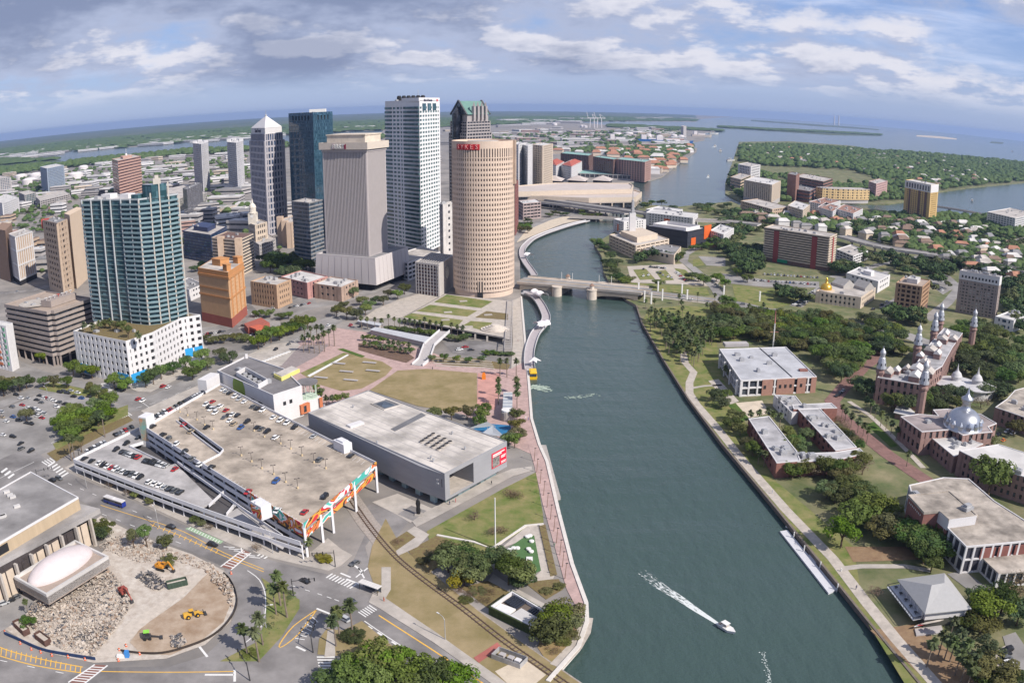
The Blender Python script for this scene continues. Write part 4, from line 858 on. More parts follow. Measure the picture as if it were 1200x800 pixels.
def round_tower():
 P = U(568, 348.5); zt = hz(U(566, 347), 166); l, r = U(531, 161, zt), U(599, 161, zt); rad = (r-l).length/2*.955; f = U(566, 166.5, zt)
 d = Vector((f.x, f.y)).normalized(); c = V2(f)+d*rad; m_r = M('cream_round', (.60, .475, .385), .85, .05, .3); zt += .5
 root = thing('office_tower', 'cream cylindrical office tower with square windows and a red sign near the top', 'tower', (*c, 0))
 n = 72; poly = [c+Vector((math.cos(2*math.pi*k/n), math.sin(2*math.pi*k/n)))*rad for k in range(n)]
 storeys(root, poly, 5, zt-14, 27, m_r, GL('round_glass', (.045, .032, .03), cell=(2, 2, 4.3)), .50, rad*2*math.pi/n, 1.15, .5)
 storeys(root, poly, zt-14, zt-6, 1, m_r, GL('round_glass', (.045, .032, .03)), .12, rad*2*math.pi/n, 1.3, .5)
 mb = MB(); mb.lathe((*c, 0), [(rad+.05, zt-6), (rad+.05, zt), (rad-.7, zt), (rad-.7, zt-2), (0, zt-2)], n); mb.lathe((*c, 0), [(rad*.96, 0), (rad*.96, 5.1)], 48); fin(mb, ('crown', m_r), root)
 mb = MB(); mb.lathe((*c, 0), [(rad*.5, zt-2.2), (rad*.5, zt-.4), (0, zt-.3)], 24); fin(mb, ('penthouse', m_roof), root)
 a = math.radians(-12); mb = MB(); v = c+Vector((math.cos(a), math.sin(a)))*(rad+.2); mb.box((v.x, v.y, zt-36), 3.2, 5, 36.3, a); fin(mb, ('lift_shaft', M('tan_shaft', (.40, .30, .23))), root)
 a = math.radians(265); v = c+Vector((math.cos(a), math.sin(a)))*(rad*.97); mb = MB(); mb.box((v.x, v.y, 0), 1.6, 4.6, 14, a); fin(mb, ('entrance', m_dark), root)
 a = math.radians(242); nn = Vector((math.cos(a), math.sin(a))); u = Vector((-nn.y, nn.x)); w = 20; p0, p1 = c+nn*(rad-.2)-u*w*.45, c+nn*(rad-.2)+u*w*.45
 m_rs = M('red_letters', (.62, .02, .03), .4, .05, .5); pts = [c+Vector((math.cos(a+t), math.sin(a+t)))*(rad+.35) for t in [(-.42+.84*i/8) for i in range(9)]]
 mb = MB()
 for i in range(8): mb.beam((*pts[i], zt-4.6), (*pts[i+1], zt-4.6), .25, 4.6)
 fin(mb, ('sign_panel', M('red_panel', (.48, .02, .025))), root)
 for i, chh in enumerate('SYKES'):
  t = a-.33+.165*i; nn = Vector((math.cos(t), math.sin(t))); pp = c+nn*(rad+.8); text(root, chh, (pp.x, pp.y, zt-4.6), 5.0, (-nn.y, nn.x), M('pink_letters', (.8, .35, .33)))
round_tower()

def cube_bank():
 h = hz(U(516, 348), 311.5); a, b, c = (V2(U(*q, h)) for q in ((486.4, 308), (514.5, 311.5), (532, 300))); poly = ccw([a, b, c, a+c-b])
 root = thing('bank_hall', 'cubic stone bank hall with gridded window wall and round window beside the round tower', 'building', (*centre(poly), 0))
 w = M('grey_stone', (.47, .44, .42), .85, .06, .3); mb = MB(); mb.prism(offset(poly, 1.2), 0, h-1); fin(mb, ('window_wall', GL('maroon_pane', (.11, .045, .04), cell=(2, 2, 2))), root)
 fr = MB()
 d = b-a; u = d.normalized(); nn = Vector((u.y, -u.x)); ang = math.atan2(u.y, u.x)
 for k in range(9): v = a+d*(k/8)-nn*.5+u*(.5 if k == 0 else -.5 if k == 8 else 0); fr.box((v.x, v.y, 0), .8, 1.3, h-.2, ang)
 for k in range(8): v = a+d*.5-nn*.55; fr.box((v.x, v.y, 3+k*(h-3)/8), d.length-.6, 1.1, .7, ang)
 fin(fr, ('wall_grid', w), root)
 for p, q in ((b, c), (c, a+c-b), (a+c-b, a)):
  e = (q-p).normalized(); n3 = Vector((e.y, -e.x)); mb = MB(); mb.prism(ccw([p+e*.03-n3*.02, q-n3*.02, q-n3*1.3, p+e*.03-n3*1.3]), 0, h); fin(mb, ('wall', w), root)
 v, e, n3 = wallpt(b, c, .5, h*.62, .05); mb = MB(); rr = 5.5
 pts = [(v.x+e.x*rr*math.cos(t)+n3.x*.12, v.y+e.y*rr*math.cos(t)+n3.y*.12, v.z+rr*math.sin(t)) for t in [2*math.pi*k/24 for k in range(24)]]; mb.add(pts, [tuple(range(24))]); fin(mb, ('round_window', g_dark), root)
 mb = MB(); mb.ring(poly, offset(poly, 1.0), h-.5, h+1); fin(mb, ('parapet', w), root); mb = MB(); mb.prism(offset(poly, 1.05), h-.8, h-.3)
 fin(mb, ('roof', m_roofg), root); gr = MB(); s = offset(poly, 2)
 for k in range(9):
  p, q = s[0].lerp(s[1], k/8), s[3].lerp(s[2], k/8); gr.beam((*p, h+.6), (*q, h+.6), .4, .5); p, q = s[0].lerp(s[3], k/8), s[1].lerp(s[2], k/8); gr.beam((*p, h+.62), (*q, h+.62), .4, .5)
 fin(gr, ('roof_trellis', w), root)
cube_bank()
# maroon stepped building behind the round tower
r_, p_, h_ = block('office_block', 'maroon stepped office building behind the round tower', 'office building', (588, 215), (604, 216.5), (607.5, 212), h=62, n=14, wall=M('maroon_stone', (.26, .115, .105)), glass=g_dark, sp=.5, bay=4, pw=1, roof=m_redb, units=2)
p2_ = offset(p_, 4); storeys(r_, p2_, h_+.3, h_+22, 5, M('maroon_stone', (.26, .115, .105)), g_dark, .5, 4, 1); roofing(r_, p2_, h_+22.3, 2, M('maroon_stone', (.26, .115, .105)), m_redb)
block('parking_garage', 'grey brown parking garage by the river beyond the round tower', 'parking garage', (607.5, 236), (613, 239.5), (634, 237.5), base=(613, 258), n=5, wall=M('mauve_band', (.34, .27, .26)), glass=m_dark, sp=.5, bay=7, pw=.8, inset=.6, roof=m_roofw, units=2)
# clock tower, church-like block, low blocks
def clock_tower():
 h = hz(U(297, 297), 263); root, poly, _ = block('town_hall', 'ornate cream town hall with a domed clock tower', 'building', (291, 262), (299, 265), (313, 261), h=h, n=5, wall=m_cream, glass=g_dark, sp=.45, bay=4, pw=1.6, roof=m_roof, units=2)
 c = centre(poly); mb = MB(); mb.box((c.x-4, c.y-4, h), 9, 9, 12); mb.lathe((c.x-4, c.y-4, h+12), [(5.5, 0), (5.5, 1), (4, 1), (4, 6), (4.4, 6.4), (3.6, 9), (1.2, 11.5), (.8, 14), (.05, 17)], 12); fin(mb, ('clock_tower', M('white_tower_stone', (.62, .57, .5))), root)
 mb = MB(); v = (c.x-4, c.y-8.6, h+9); mb.add([(v[0]+1.8*math.cos(t), v[1], v[2]+1.8*math.sin(t)) for t in [2*math.pi*k/16 for k in range(16)]], [tuple(range(16))]); fin(mb, ('clock_face', m_white), root)
clock_tower()
block('office_block', 'low cream wing below the domed clock tower', 'building', (296, 283), (304, 288), (323, 280), h=15, n=4, wall=m_gryc, glass=g_dark, sp=.5, bay=5, pw=1.4)
r_, p_, h_ = block('office_block', 'tan blocky concrete building with blank walls beside the park trees', 'building', (327, 258), (341, 263), (364.5, 256), base=(343, 291), n=0, wall=M('peach_concrete', (.52, .40, .31), .85, .08, .2), roof=m_roof, units=5)
for k, t in enumerate((.1, .5, .9)):
 p = p_[0].lerp(p_[1], t); mb = MB(); mb.box((p.x, p.y, 0), 7, 7, h_+(5 if k == 0 else 2)); fin(mb, ('stair_shaft', M('peach_concrete', (.52, .40, .31))), r_)
m_peach = M('peach_brick', (.44, .30, .20), .85, .1, .4)
block('office_block', 'peach brick low block with arched windows beside the orange hotel', 'building', (293.5, 331), (324, 335.5), (341, 329), base=(327, 362), n=4, wall=m_peach, glass=g_dark, sp=.5, bay=3.2, pw=1.7, inset=.4, units=5)
block('office_block', 'pink low block behind the peach brick block', 'building', (329, 325.5), (360, 333), (384, 325), h=13, n=3, wall=M('rose_stucco', (.44, .24, .22)), glass=g_dark, sp=.6, bay=6, pw=3.5, roof=m_roofw, units=8)
block('office_block', 'tan and brick low block with a white roof near the bank podium', 'building', (368, 333.5), (400, 338), (419.5, 329.5), base=(400, 354), n=2, wall=M('tan_brick', (.40, .29, .23)), glass=g_dark, sp=.65, bay=6, pw=3.4, roof=m_roofw, units=7)
block('office_block', 'low white and red roofed building behind the hotel', 'building', (205, 333), (222, 341), (238, 334), h=9, n=2, wall=m_wht, glass=g_dark, sp=.6, bay=5, pw=2, roof=m_roofg, units=4)
# ---------------------------------------------------------------- garage, museums, park, demolition site
m_gdeck = M('garage_deck', (.44, .375, .31), .9, .28, .16, stain=.35, stretch=(1, 1, 1)); m_gwall = M('garage_white', (.66, .655, .68), .8, .06, .4)
m_gdeck2 = M('garage_deck_grey', (.42, .40, .395), .9, .2, .16, stain=.3)
GZ, GL_ = 12.6, 6.6
def garage():
 up = lambda x, y: V2(U(x, y, GZ)); lo = lambda x, y: V2(U(x, y, GL_))
 A, B, Cc, Dd = up(170, 502), up(258, 451), up(441, 544), up(356, 617)
 root = thing('parking_garage', 'huge white railed parking garage with a sandy roof deck full of cars', 'parking garage', (*((A+B+Cc+Dd)/4), 0))
 # roof deck, cut round the sunken ramp slot
 s0, s1, s2, s3 = up(210.5, 490), up(262, 528), up(258, 533), up(207, 494)
 mb = MB(); t = .6
 for q in ([A, B, s0, s3], [B, Cc, s1, s0], [Cc, Dd, s2, s1], [Dd, A, s3, s2]): mb.prism(ccw(q), GZ-.7, GZ, bottom=True)
 fin(mb, ('roof_deck', m_gdeck), root)
 mb = MB(); mb.prism(ccw([A, B, Cc, Dd]), GZ-3.9, GZ-3.4, bottom=True)
 inn = [p for p in offset(ccw([A, B, Cc, Dd]), 1)]; fin(mb, ('lower_floor', m_gdeck2), root)
 def wall(name, a, b, z0, z1, th=.3, mat=None):
  m = MB(); m.beam((*a, (z0+z1)/2), (*b, (z0+z1)/2), th, z1-z0); return fin(m, (name, mat or m_gwall), root)
 for a, b in ((A, B), (B, Cc), (A, Dd)): wall('parapet', a, b, GZ-1.0, GZ+1.2)
 for a, b in ((s0, s1), (s3, s2), (s1, s2)): wall('ramp_parapet', a, b, GZ-.6, GZ+1.0)
 wall('ramp_parapet', up(258, 533), up(231, 547), GZ-.2, GZ+.95)
 for k in (1,):                                       # level rails below the parapet on the court side and the back
  for a, b in ((A, Dd), (B, Cc)): wall('floor_rail', a, b, GZ-4.4, GZ-2.4)
 wall('floor_rail', A, Dd, GZ-7.6, GZ-5.9)
 # painted end facing the museum drive, carried on tall columns
 m_mur = mural_mat()
 o = wall('painted_rail', Dd, Cc, GZ-1.2, GZ+1.3, .35, m_mur); o = wall('painted_rail', Dd, Cc, GZ-5.0, GZ-2.5, .35, m_mur)
 for t in (0, .20, .34, .66, .985):
  p = Dd.lerp(Cc, t)+(Dd-A).normalized()*.1; m = MB(); m.box((p.x, p.y, 0), .9, .9, GZ-.7, .6); fin(m, ('column', m_gwall), root)
 for a, b, n in ((A, Dd, 14), (B, Cc, 12)):
  for k in range(1, n):
   p = a.lerp(b, k/n)+((A+B+Cc+Dd)/4-a.lerp(b, k/n)).normalized()*.5; m = MB(); m.box((p.x, p.y, 0), .7, .7, GZ-.7, .6); fin(m, ('column', m_gwall), root)
 # lower deck towards the street, with its void
 E, G2 = lo(86.5, 540), lo(163, 503); Hh = lo(352, 637); A2 = lo(176, 512)
 v0, v1, v2, v3 = lo(152, 524), lo(168, 519), lo(206, 543), lo(196, 545)
 T = lo(252, 588); mb = MB()
 for q in ([E, G2, v1, v0], [E, v0, v3, T], [v3, v2, T]): mb.prism(ccw(q), GL_-.6, GL_, bottom=True)
 R0, R1, R2 = lo(252, 588), lo(270, 606), lo(292, 607)
 ee = E.lerp(Hh, .62)
 mb.prism(ccw([T, ee, E]), GL_-.605, GL_-.005, bottom=True); fin(mb, ('lower_deck', m_gdeck2), root)
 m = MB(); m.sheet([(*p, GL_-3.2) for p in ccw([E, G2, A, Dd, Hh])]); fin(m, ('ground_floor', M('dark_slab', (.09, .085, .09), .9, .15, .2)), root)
 for z0, z1 in ((GL_-.8, GL_+1.1), (GL_-3.6, GL_-2.1)):
  wall('street_rail', E, Hh, z0, z1, .3); wall('street_rail', E, G2, z0, z1, .3) if z0 > 4 else wall('street_rail', E, G2, GL_-3, GL_-1, .3)
 for k in range(23):
  p = E.lerp(Hh, k/22); q = (A-E).normalized()*.5; m = MB(); m.box((p.x+q.x, p.y+q.y, 0), .5, .5, GL_-.6, .6); fin(m, ('column', m_gwall), root)
 wall('void_parapet', v0, v3, GL_-.5, GL_+1.0); wall('void_parapet', v0, v1, GL_-.5, GL_+1.0)
 wall('ramp_parapet', lo(245, 593), lo(262, 577), GL_-.4, GL_+.9); wall('ramp_parapet', lo(265, 600), lo(278, 584), GL_-2, GL_-.3)
 m = MB(); m.add([(*lo(262, 600), GL_-1.5), (*lo(282, 590), GL_-1.0), (*lo(338, 622), GL_-3.5), (*lo(330, 633), GL_-3.8)], [(0, 1, 2, 3)]); fin(m, ('ramp', m_gdeck2), root)
 # long ramp rail sliding down beside the court
 m = MB(); p, q = A.lerp(Dd, .30), A.lerp(Dd, .92); off = (E-A).normalized()*3.2
 m.beam((*(p+off), GL_+2.2), (*(q+off*.9), GL_-1.0), .3, 1.3); fin(m, ('ramp_rail', m_gwall), root)
 # stair towers
 c = up(173, 500); m = MB(); a = math.atan2((B-A).y, (B-A).x); m.box((c.x, c.y, 0), 6.5, 5, GZ+6.2, a); fin(m, ('stair_tower', m_gwall), root)
 n2 = Vector((math.sin(a), -math.cos(a))); u2 = Vector((math.cos(a), math.sin(a))); p = c-u2*3.3; m = MB(); m.box((p.x, p.y, GL_), .12, 4.4, GZ+5.6-GL_, a); fin(m, ('painted_panel', M('mural_rust', (.55, .22, .10), .7, .5, .25, col2=(.12, .42, .38))), root)
 c = up(307, 601); m = MB(); m.box((c.x, c.y, GZ-1), 7.2, 4.6, 5.6, math.atan2((Dd-A).y, (Dd-A).x)); m.box((c.x-1, c.y-.4, GZ+4.6), 1.8, 1.2, .5, .3); fin(m, ('stair_head', m_gwall), root)
 d = (Dd-A).normalized(); nn = Vector((d.y, -d.x)); q0, q1 = A.lerp(Dd, .73), A.lerp(Dd, .995)
 for z0, z1, k in ((GZ-1.1, GZ+1.3, .22), (GZ-4.5, GZ-2.3, .22), (GZ-2.35, GZ-1.05, .16)):
  m = MB(); m.beam((*(q0+nn*k), (z0+z1)/2), (*(q1+nn*k), (z0+z1)/2), .2, z1-z0); fin(m, ('painted_rail', m_mur), root)
 p = c-d*0+nn*2.45; m = MB(); m.beam((*(p-d*3.4), GZ+1.3), (*(p+d*3.4), GZ+1.3), .15, 4.4); fin(m, ('painted_panel', m_mur), root)
 c = up(402, 527); m = MB(); m.box((c.x, c.y, GZ), 8, 4.4, 4.2, math.atan2((Cc-B).y, (Cc-B).x)); m.box((c.x, c.y, GZ+4.2), 5, 3, .7, math.atan2((Cc-B).y, (Cc-B).x)); fin(m, ('stair_head', m_gwall), root)
 c = up(245, 449); m = MB(); m.box((c.x, c.y, 0), 13, 6, GZ+4, a); fin(m, ('entrance_block', m_wht), root); m = MB(); m.box((c.x+3.2*0-2.2*math.sin(-a), c.y-3.1, GZ), 3, .3, 3, a); fin(m, ('entrance_opening', m_dark), root)
 # deck lines
 m = MB()
 for k in range(46):
  t = .03+k*.0205
  for f0, f1 in ((.03, .09), (.955, .985)):
   a0, a1 = B.lerp(Cc, t), A.lerp(Dd, t); p, q = a0.lerp(a1, f0), a0.lerp(a1, f1); m.strip([Vector((*p, 0)), Vector((*q, 0))], .16, GZ+.03)
 fin(m, ('parking_lines', m_white), root)
 # lamps in rows on the deck
 lampbase = M('tan_base', (.55, .44, .28), .8, .1, .5); pole = M('dark_pole', (.06, .05, .05), .6, .1, .5)
 proto = None
 spots = [(211, 483), (220, 487), (231, 492), (250, 503), (240, 498), (283, 534), (295, 541), (307, 549), (321, 556), (335, 565), (349, 572), (329, 520), (341, 526), (354, 534), (368, 542), (382, 549), (310, 512), (298, 505)]
 for i, (x, y) in enumerate(spots):
  p = U(x, y, GZ)
  if proto is None:
   t = proto = thing('deck_lamp', 'dark twin headed lamp post on a tan footing on the garage roof deck', 'lamp post', p, .4, 'lamp posts on the garage roof')
   m = MB(); m.lathe((0, 0, 0), [(.55, 0), (.5, 1.1), (.3, 1.2)], 8); m.build('footing', lampbase, t)
   m = MB(); m.tube([(0, 0, 1.1), (0, 0, 6)], .13); m.beam((-.9, 0, 6), (.9, 0, 6), .16); m.build('pole', pole, t)
   for s in (-1, 1): m = MB(); m.box((s*.95, 0, 5.85), .9, .5, .3); m.build('lamp_head', pole, t)
  else: t = dup(proto); t.location = p
  t.scale = (.8, .8, .72)
 return A, B, Cc, Dd
def mural_mat():
 m = bpy.data.materials.new('mural_paint'); m.use_nodes = True; nt = m.node_tree; N = nt.nodes; L = nt.links; b = N['Principled BSDF']; b.inputs['Roughness'].default_value = .7
 g = N.new('ShaderNodeNewGeometry'); mp = N.new('ShaderNodeMapping'); mp.inputs['Rotation'].default_value = (.5, .7, .35); mp.inputs['Scale'].default_value = (.12, .03, .09); L.new(g.outputs['Position'], mp.inputs[0])
 t = N.new('ShaderNodeTexNoise'); t.inputs['Scale'].default_value = 1.9; t.inputs['Detail'].default_value = 1.2; t.inputs['Distortion'].default_value = .6; L.new(mp.outputs[0], t.inputs['Vector'])
 r = N.new('ShaderNodeValToRGB'); r.color_ramp.interpolation = 'CONSTANT'; e = r.color_ramp.elements
 cols = [(0, (.72, .71, .73)), (.36, (.07, .42, .36)), (.43, (.72, .71, .73)), (.47, (.62, .17, .05)), (.52, (.05, .03, .03)), (.55, (.68, .33, .05)), (.60, (.55, .03, .04)), (.65, (.72, .71, .73)), (.72, (.10, .50, .42))]
 e[0].position, e[0].color = cols[0][0], (*cols[0][1], 1); e[1].position, e[1].color = cols[1][0], (*cols[1][1], 1)
 for p, c in cols[2:]: q = e.new(p); q.color = (*c, 1)
 L.new(t.outputs['Fac'], r.inputs[0]); L.new(r.outputs[0], b.inputs['Base Color']); return m
GA, GB, GC, GD = garage()

def childrens_museum():
 h = 16.5; q = lambda x, y, z=h: V2(U(x, y, z)); a, f, r, t = q(254.5, 434), q(320, 463), q(353.5, 452), q(289, 417)
 poly = ccw([a, f, r, q(333, 432), t]); root = thing('museum', 'white museum with a big green dot, an orange window box and a round roof terrace', 'museum', (*centre(poly), 0))
 mb = MB(); mb.prism(poly, 0, h-.6); fin(mb, ('wall', m_wht), root); roofing(root, poly, h-.6, 4, m_wht, M('charcoal_roof', (.19, .18, .185), .9, .2, .15, stain=.2), .8)
 p0, u, nn = wallpt(a, f, 0, 0, .06)
 L_ = (f-a).length; cx, rad = L_*.40, 7.0; pts = []
 for k in range(41):
  tt = math.pi*k/40*2; x, z = cx+rad*.95*math.cos(tt), 11.5+rad*math.sin(tt); pts.append((x, min(z, h-.1)))
 mb = MB(); mb.add([(p0.x+u.x*x, p0.y+u.y*x, max(z, 4)) for x, z in pts], [tuple(range(41))]); fin(mb, ('green_dot', M('leaf_green_paint', (.23, .32, .06), .7, .08, .3)), root)
 for tt in (.64, .77): panel(root, 'window', a, f, tt-.03, tt+.03, 8, 9.3, m_dark, .1)
 d = r-f; e = d.normalized(); g = Vector((e.y, -e.x))
 for tt in (.36, .58): panel(root, 'window', f, r, tt-.05, tt+.05, 9.2, 11.2, m_dark, .1)
 # lower wing with the round terrace to the right
 w0, w1 = r, r+e*13; lw = ccw([r-g*.5, w1-g*.5, w1-g*13, r-g*13]); mb = MB(); mb.prism(lw, 0, 6.8); fin(mb, ('terrace_wing', m_wht), root)
 ob = [f+d*.86+g*1.3, r+e*3.5+g*1.3, r+e*3.5-g*.4, f+d*.86-g*.4]; mb = MB(); mb.prism(ccw(ob), 1.5, 6.6, bottom=True); fin(mb, ('orange_box', M('orange_panel', (.68, .17, .03), .6, .05, .3)), root)
 mb = MB(); x0 = f+d*.96+g*1.36; x1 = r+e*1.0+g*1.36; mb.beam((*x0, 4), (*x1, 4), .1, 3.4); fin(mb, ('window', g_dark), root)
 panel(root, 'orange_panel', r, w1, .82, .98, 1.5, 7, M('orange_panel', (.68, .17, .03)), .7)
 c = q(360, 447, h-1); mb = MB(); mb.lathe((*c, h-1.6), [(5.6, 0), (5.6, 1.0), (0, 1.1)], 28); fin(mb, ('round_canopy', M('charcoal_roof', (.19, .18, .185))), root)
 mb = MB()
 for k in range(8): tt = k*.785; mb.tube([(c.x+4.6*math.cos(tt), c.y+4.6*math.sin(tt), 6.5), (c.x+4.6*math.cos(tt), c.y+4.6*math.sin(tt), h-1.5)], .2)
 mb.lathe((*c, 6), [(5, 0), (5, 1.6)], 24); fin(mb, ('canopy_columns', M('pale_green', (.5, .6, .5))), root)
 y0 = [q(321, 441), q(330, 445.5), q(351.5, 435), q(342, 431.5)]; mb = MB(); mb.prism(ccw(y0), h-.5, h+1.4); fin(mb, ('yellow_lantern', M('lemon_panel', (.68, .62, .20), .6, .05, .3)), root)
 y1 = offset(ccw(y0), .7); mb = MB(); mb.prism(y1, h+1.3, h+1.8); fin(mb, ('lantern_roof', m_roof), root)
 e0 = [q(277, 440), q(303, 455), q(314, 448.5), q(288, 434)]; mb = MB(); po = ccw(e0); mb.ring(po, offset(po, .4), h-.5, h+2.2); fin(mb, ('plant_screen', m_wht), root)
 mb = MB(); mb.prism(offset(po, .4), h-.5, h-.2); fin(mb, ('plant_floor', m_dark), root)
 for tt in (.2, .42, .64, .84):
  v = e0[0].lerp(e0[1], tt).lerp(e0[3].lerp(e0[2], tt), .5); mb = MB(); mb.box((v.x, v.y, h-.3), 2.2, 1.8, 1.9, .5); fin(mb, ('rooftop_unit', m_ac), root)
 v = q(289.5, 418, h); mb = MB(); mb.box((v.x, v.y-1, h-.6), 1.5, 1.2, 2.6, .4); fin(mb, ('chimney', m_wht), root)
childrens_museum()

def art_museum():
 h = 15.4; q = lambda x, y, z=h: V2(U(x, y, z)); a, f, r = q(361, 484.5), q(521, 556), q(594, 518); poly = ccw([a, f, r, a+r-f])
 w = M('zinc_grey', (.30, .30, .32), .6, .08, .25, metal=0.0, stretch=(.3, .3, 2)); root = thing('museum', 'long grey metal art museum with a square recess and red poster at one end', 'museum', (*centre(poly), 0))
 zb = 3.8; d = r-f; e = d.normalized(); g = Vector((e.y, -e.x)); lw = a-f
 # body in pieces round the recess at the near corner of the river end
 t0, t1, dep = .07, .44, 13; i1, i2 = f+d*t0, f+d*t1
 mb = MB(); b1, b2 = i1-g*dep, i2-g*dep
 mb.prism(ccw([f, i1, b1, f-g*dep]), zb, h, bottom=True); mb.prism(ccw([i2, r, r-g*dep, b2]), zb, h, bottom=True)
 bb = (a+r-f); mb.prism(ccw([f-g*dep, r-g*dep, bb, a]), zb, h, bottom=True)
 mb.prism(ccw([i1+e*.01, i2-e*.01, b2-e*.01, b1+e*.01]), zb, zb+1.2, bottom=True); mb.prism(ccw([i1+e*.01, i2-e*.01, b2-e*.01, b1+e*.01]), h-1.2, h, bottom=True); fin(mb, ('wall', w), root)
 mb = MB(); mb.sheet([(*p, zb+1.24) for p in ccw([i1+e*.1, i2-e*.1, b2-e*.1+g*.1, b1+e*.1+g*.1])]); fin(mb, ('recess_floor', m_pave), root)
 mb = MB(); mb.prism(offset(poly, 3.5), 0, zb+.1); fin(mb, ('glass_base', GL('clear_glass', (.05, .075, .085), light=(.18, .25, .27))), root)
 mb = MB()
 for k in range(6):
  p = f.lerp(a, .06+k*.1)-Vector((lw.normalized().y, -lw.normalized().x))*0; pp = p+(centre(poly)-p).normalized()*3; mb.box((pp.x, pp.y, 0), 3, 1.5, zb, math.atan2(lw.y, lw.x))
 fin(mb, ('base_piers', M('pale_glass', (.32, .42, .44), .3, .1, .5)), root)
 rf = M('museum_roof', (.58, .535, .49), .9, .16, .16, stain=.38); mb = MB(); mb.ring(poly, offset(poly, .4), h-.01, h+.5); fin(mb, ('parapet', w), root)
 mb = MB(); mb.prism(offset(poly, .4), h-.1, h+.12); fin(mb, ('roof', rf), root)
 st = [q(458, 503), q(463, 505.5), q(499, 487), q(494, 484)]; mb = MB(); mb.prism(ccw(st), h, h+.3); fin(mb, ('dark_roof_joint', M('joint_grey', (.16, .16, .17))), root)
 st = [q(434, 473.5), q(450, 481), q(470, 475), q(452, 468)]; mb = MB(); po = ccw(st); mb.ring(po, offset(po, .5), h, h+.5); fin(mb, ('court_rim', rf), root); mb = MB(); mb.prism(offset(po, .5), h, h+.22); fin(mb, ('roof_court', M('joint_grey', (.16, .16, .17))), root)
 mb = MB(); v = centre(po); mb.prism(offset(po, 2.2), h+.1, h+.34); fin(mb, ('court_glass', g_steel), root)
 st = [q(406, 499.5), q(411, 502), q(427, 497), q(422, 494.5)]; mb = MB(); mb.prism(ccw(st), h, h+1.0); fin(mb, ('skylight', m_wht), root)
 for i in range(4):
  for j in range(4):
   p = q(494.5+i*6.6+j*4.6-j*.2, 518.5+i*3.0-j*2.9); mb = MB(); mb.lathe((*p, h), [(1.0, 0), (1.0, .9), (.9, .95)], 12); mb.lathe((*p, h+.96), [(.95, 0), (0, .02)], 12, 1); fin(mb, ('round_skylight', [m_conc, m_dark]), root)
 for x, y in ((380, 477), (414, 478), (442, 520), (508, 541), (505, 538), (545, 527), (530, 509)):
  p = q(x, y); mb = MB(); mb.lathe((*p, h), [(.35, 0), (.35, 1.1), (.55, 1.2), (.5, 1.5)], 8); fin(mb, ('roof_vent', m_ac), root)
 for k in range(1, 9):
  p0, p1 = a.lerp(f, .02).lerp((a+r-f).lerp(r, .02), k/9), f.lerp(a, .02).lerp(r.lerp(a+r-f, .02), k/9); mb = MB(); mb.beam((*p0, h+.13), (*p1, h+.13), .3, .08); fin(mb, ('roof_seam', m_gryc), root)
 # river end poster and name board
 po = panel(root, 'poster', f, r, .735, .985, h-8.8, h-1.8, M('poster_red', (.60, .02, .05), .5, .05, .3), .2)
 panel(po, 'poster_photo', f, r, .745, .865, h-8.4, h-3.9, M('poster_black', (.035, .03, .03), .5, .6, .9, col2=(.4, .38, .36)), .28)
 wl = m_white
 for t_0, t_1, z0, z1 in ((.75, .95, h-2.9, h-2.4), (.75, .9, h-3.6, h-3.15), (.89, .97, h-5.0, h-4.6), (.89, .96, h-5.7, h-5.3), (.89, .97, h-7.6, h-7.3), (.89, .97, h-8.2, h-7.9)): panel(po, 'poster_lettering', f, r, t_0, t_1, z0, z1, wl, .3)
 sg = panel(root, 'name_board', a, f, .835, .985, h-6.0, h-2.4, M('board_black', (.02, .02, .022)), .2)
 pt, u, nn = wallpt(a, f, .905, h-3.5, .4); text(sg, 'TAMPA MUSEUM OF ART', pt, 1.05, u, m_white); pt, u, nn = wallpt(a, f, .925, h-4.9, .4); text(sg, '120 W GASPARILLA', pt, .95, u, m_white)
 s = thing('sculpture', 'tall dark standing sculpture beside the museum entrance', 'sculpture', U(490.5, 603, .15)); mb = MB(); mb.box((0, 0, 0), 3, 2.6, .5); mb.build('plinth', m_conc, s)
 mb = MB(); mb.lathe((0, 0, .5), [(.7, 0), (.95, 1.5), (.75, 3.2), (1.0, 4.6), (.7, 6), (.25, 6.7)], 10, sy=.6); mb.build('figure', M('bronze_dark', (.04, .04, .042), .4, .2, 1, metal=.6), s)
art_museum()
for px, lab, col in (([(548, 502), (571, 494), (580, 499)], 'small blue and grey shade sail left of the pair beside the museum', (.30, .33, .36)), ([(564, 508), (577, 498.5), (592, 512)], 'large grey triangular shade sail beside the museum', (.36, .38, .41))):
 t = thing('shade_sail', lab, 'shade sail', U(*px[0])); mb = MB(); z = [4, 6.5, 4]; v = [U(*p, k) for p, k in zip(px, z)]; c = sum(v, Vector())/3-Vector((0, 0, .6))
 mb.add(v+[c]+[q+Vector((0, 0, .06)) for q in v+[c]], [(0, 1, 3), (1, 2, 3), (2, 0, 3), (5, 4, 7), (6, 5, 7), (4, 6, 7)]); fin(mb, ('fabric', M('sail_'+lab[:5].strip(), col, .7, .05, .3)), t)
 for q in v: mb = MB(); mb.tube([(q.x, q.y, 0), q+Vector((0, 0, .3))], .15); fin(mb, ('post', m_ac), t)
mb = MB(); mb.sheet([U(*p, .25) for p in ((545, 506), (560, 508), (600, 510), (598, 498), (570, 496))]); structure(mb.build('play_surface', M('blue_rubber', (.03, .16, .33), .8, .2, .2)), 'blue rubber play ground below the shade sails')
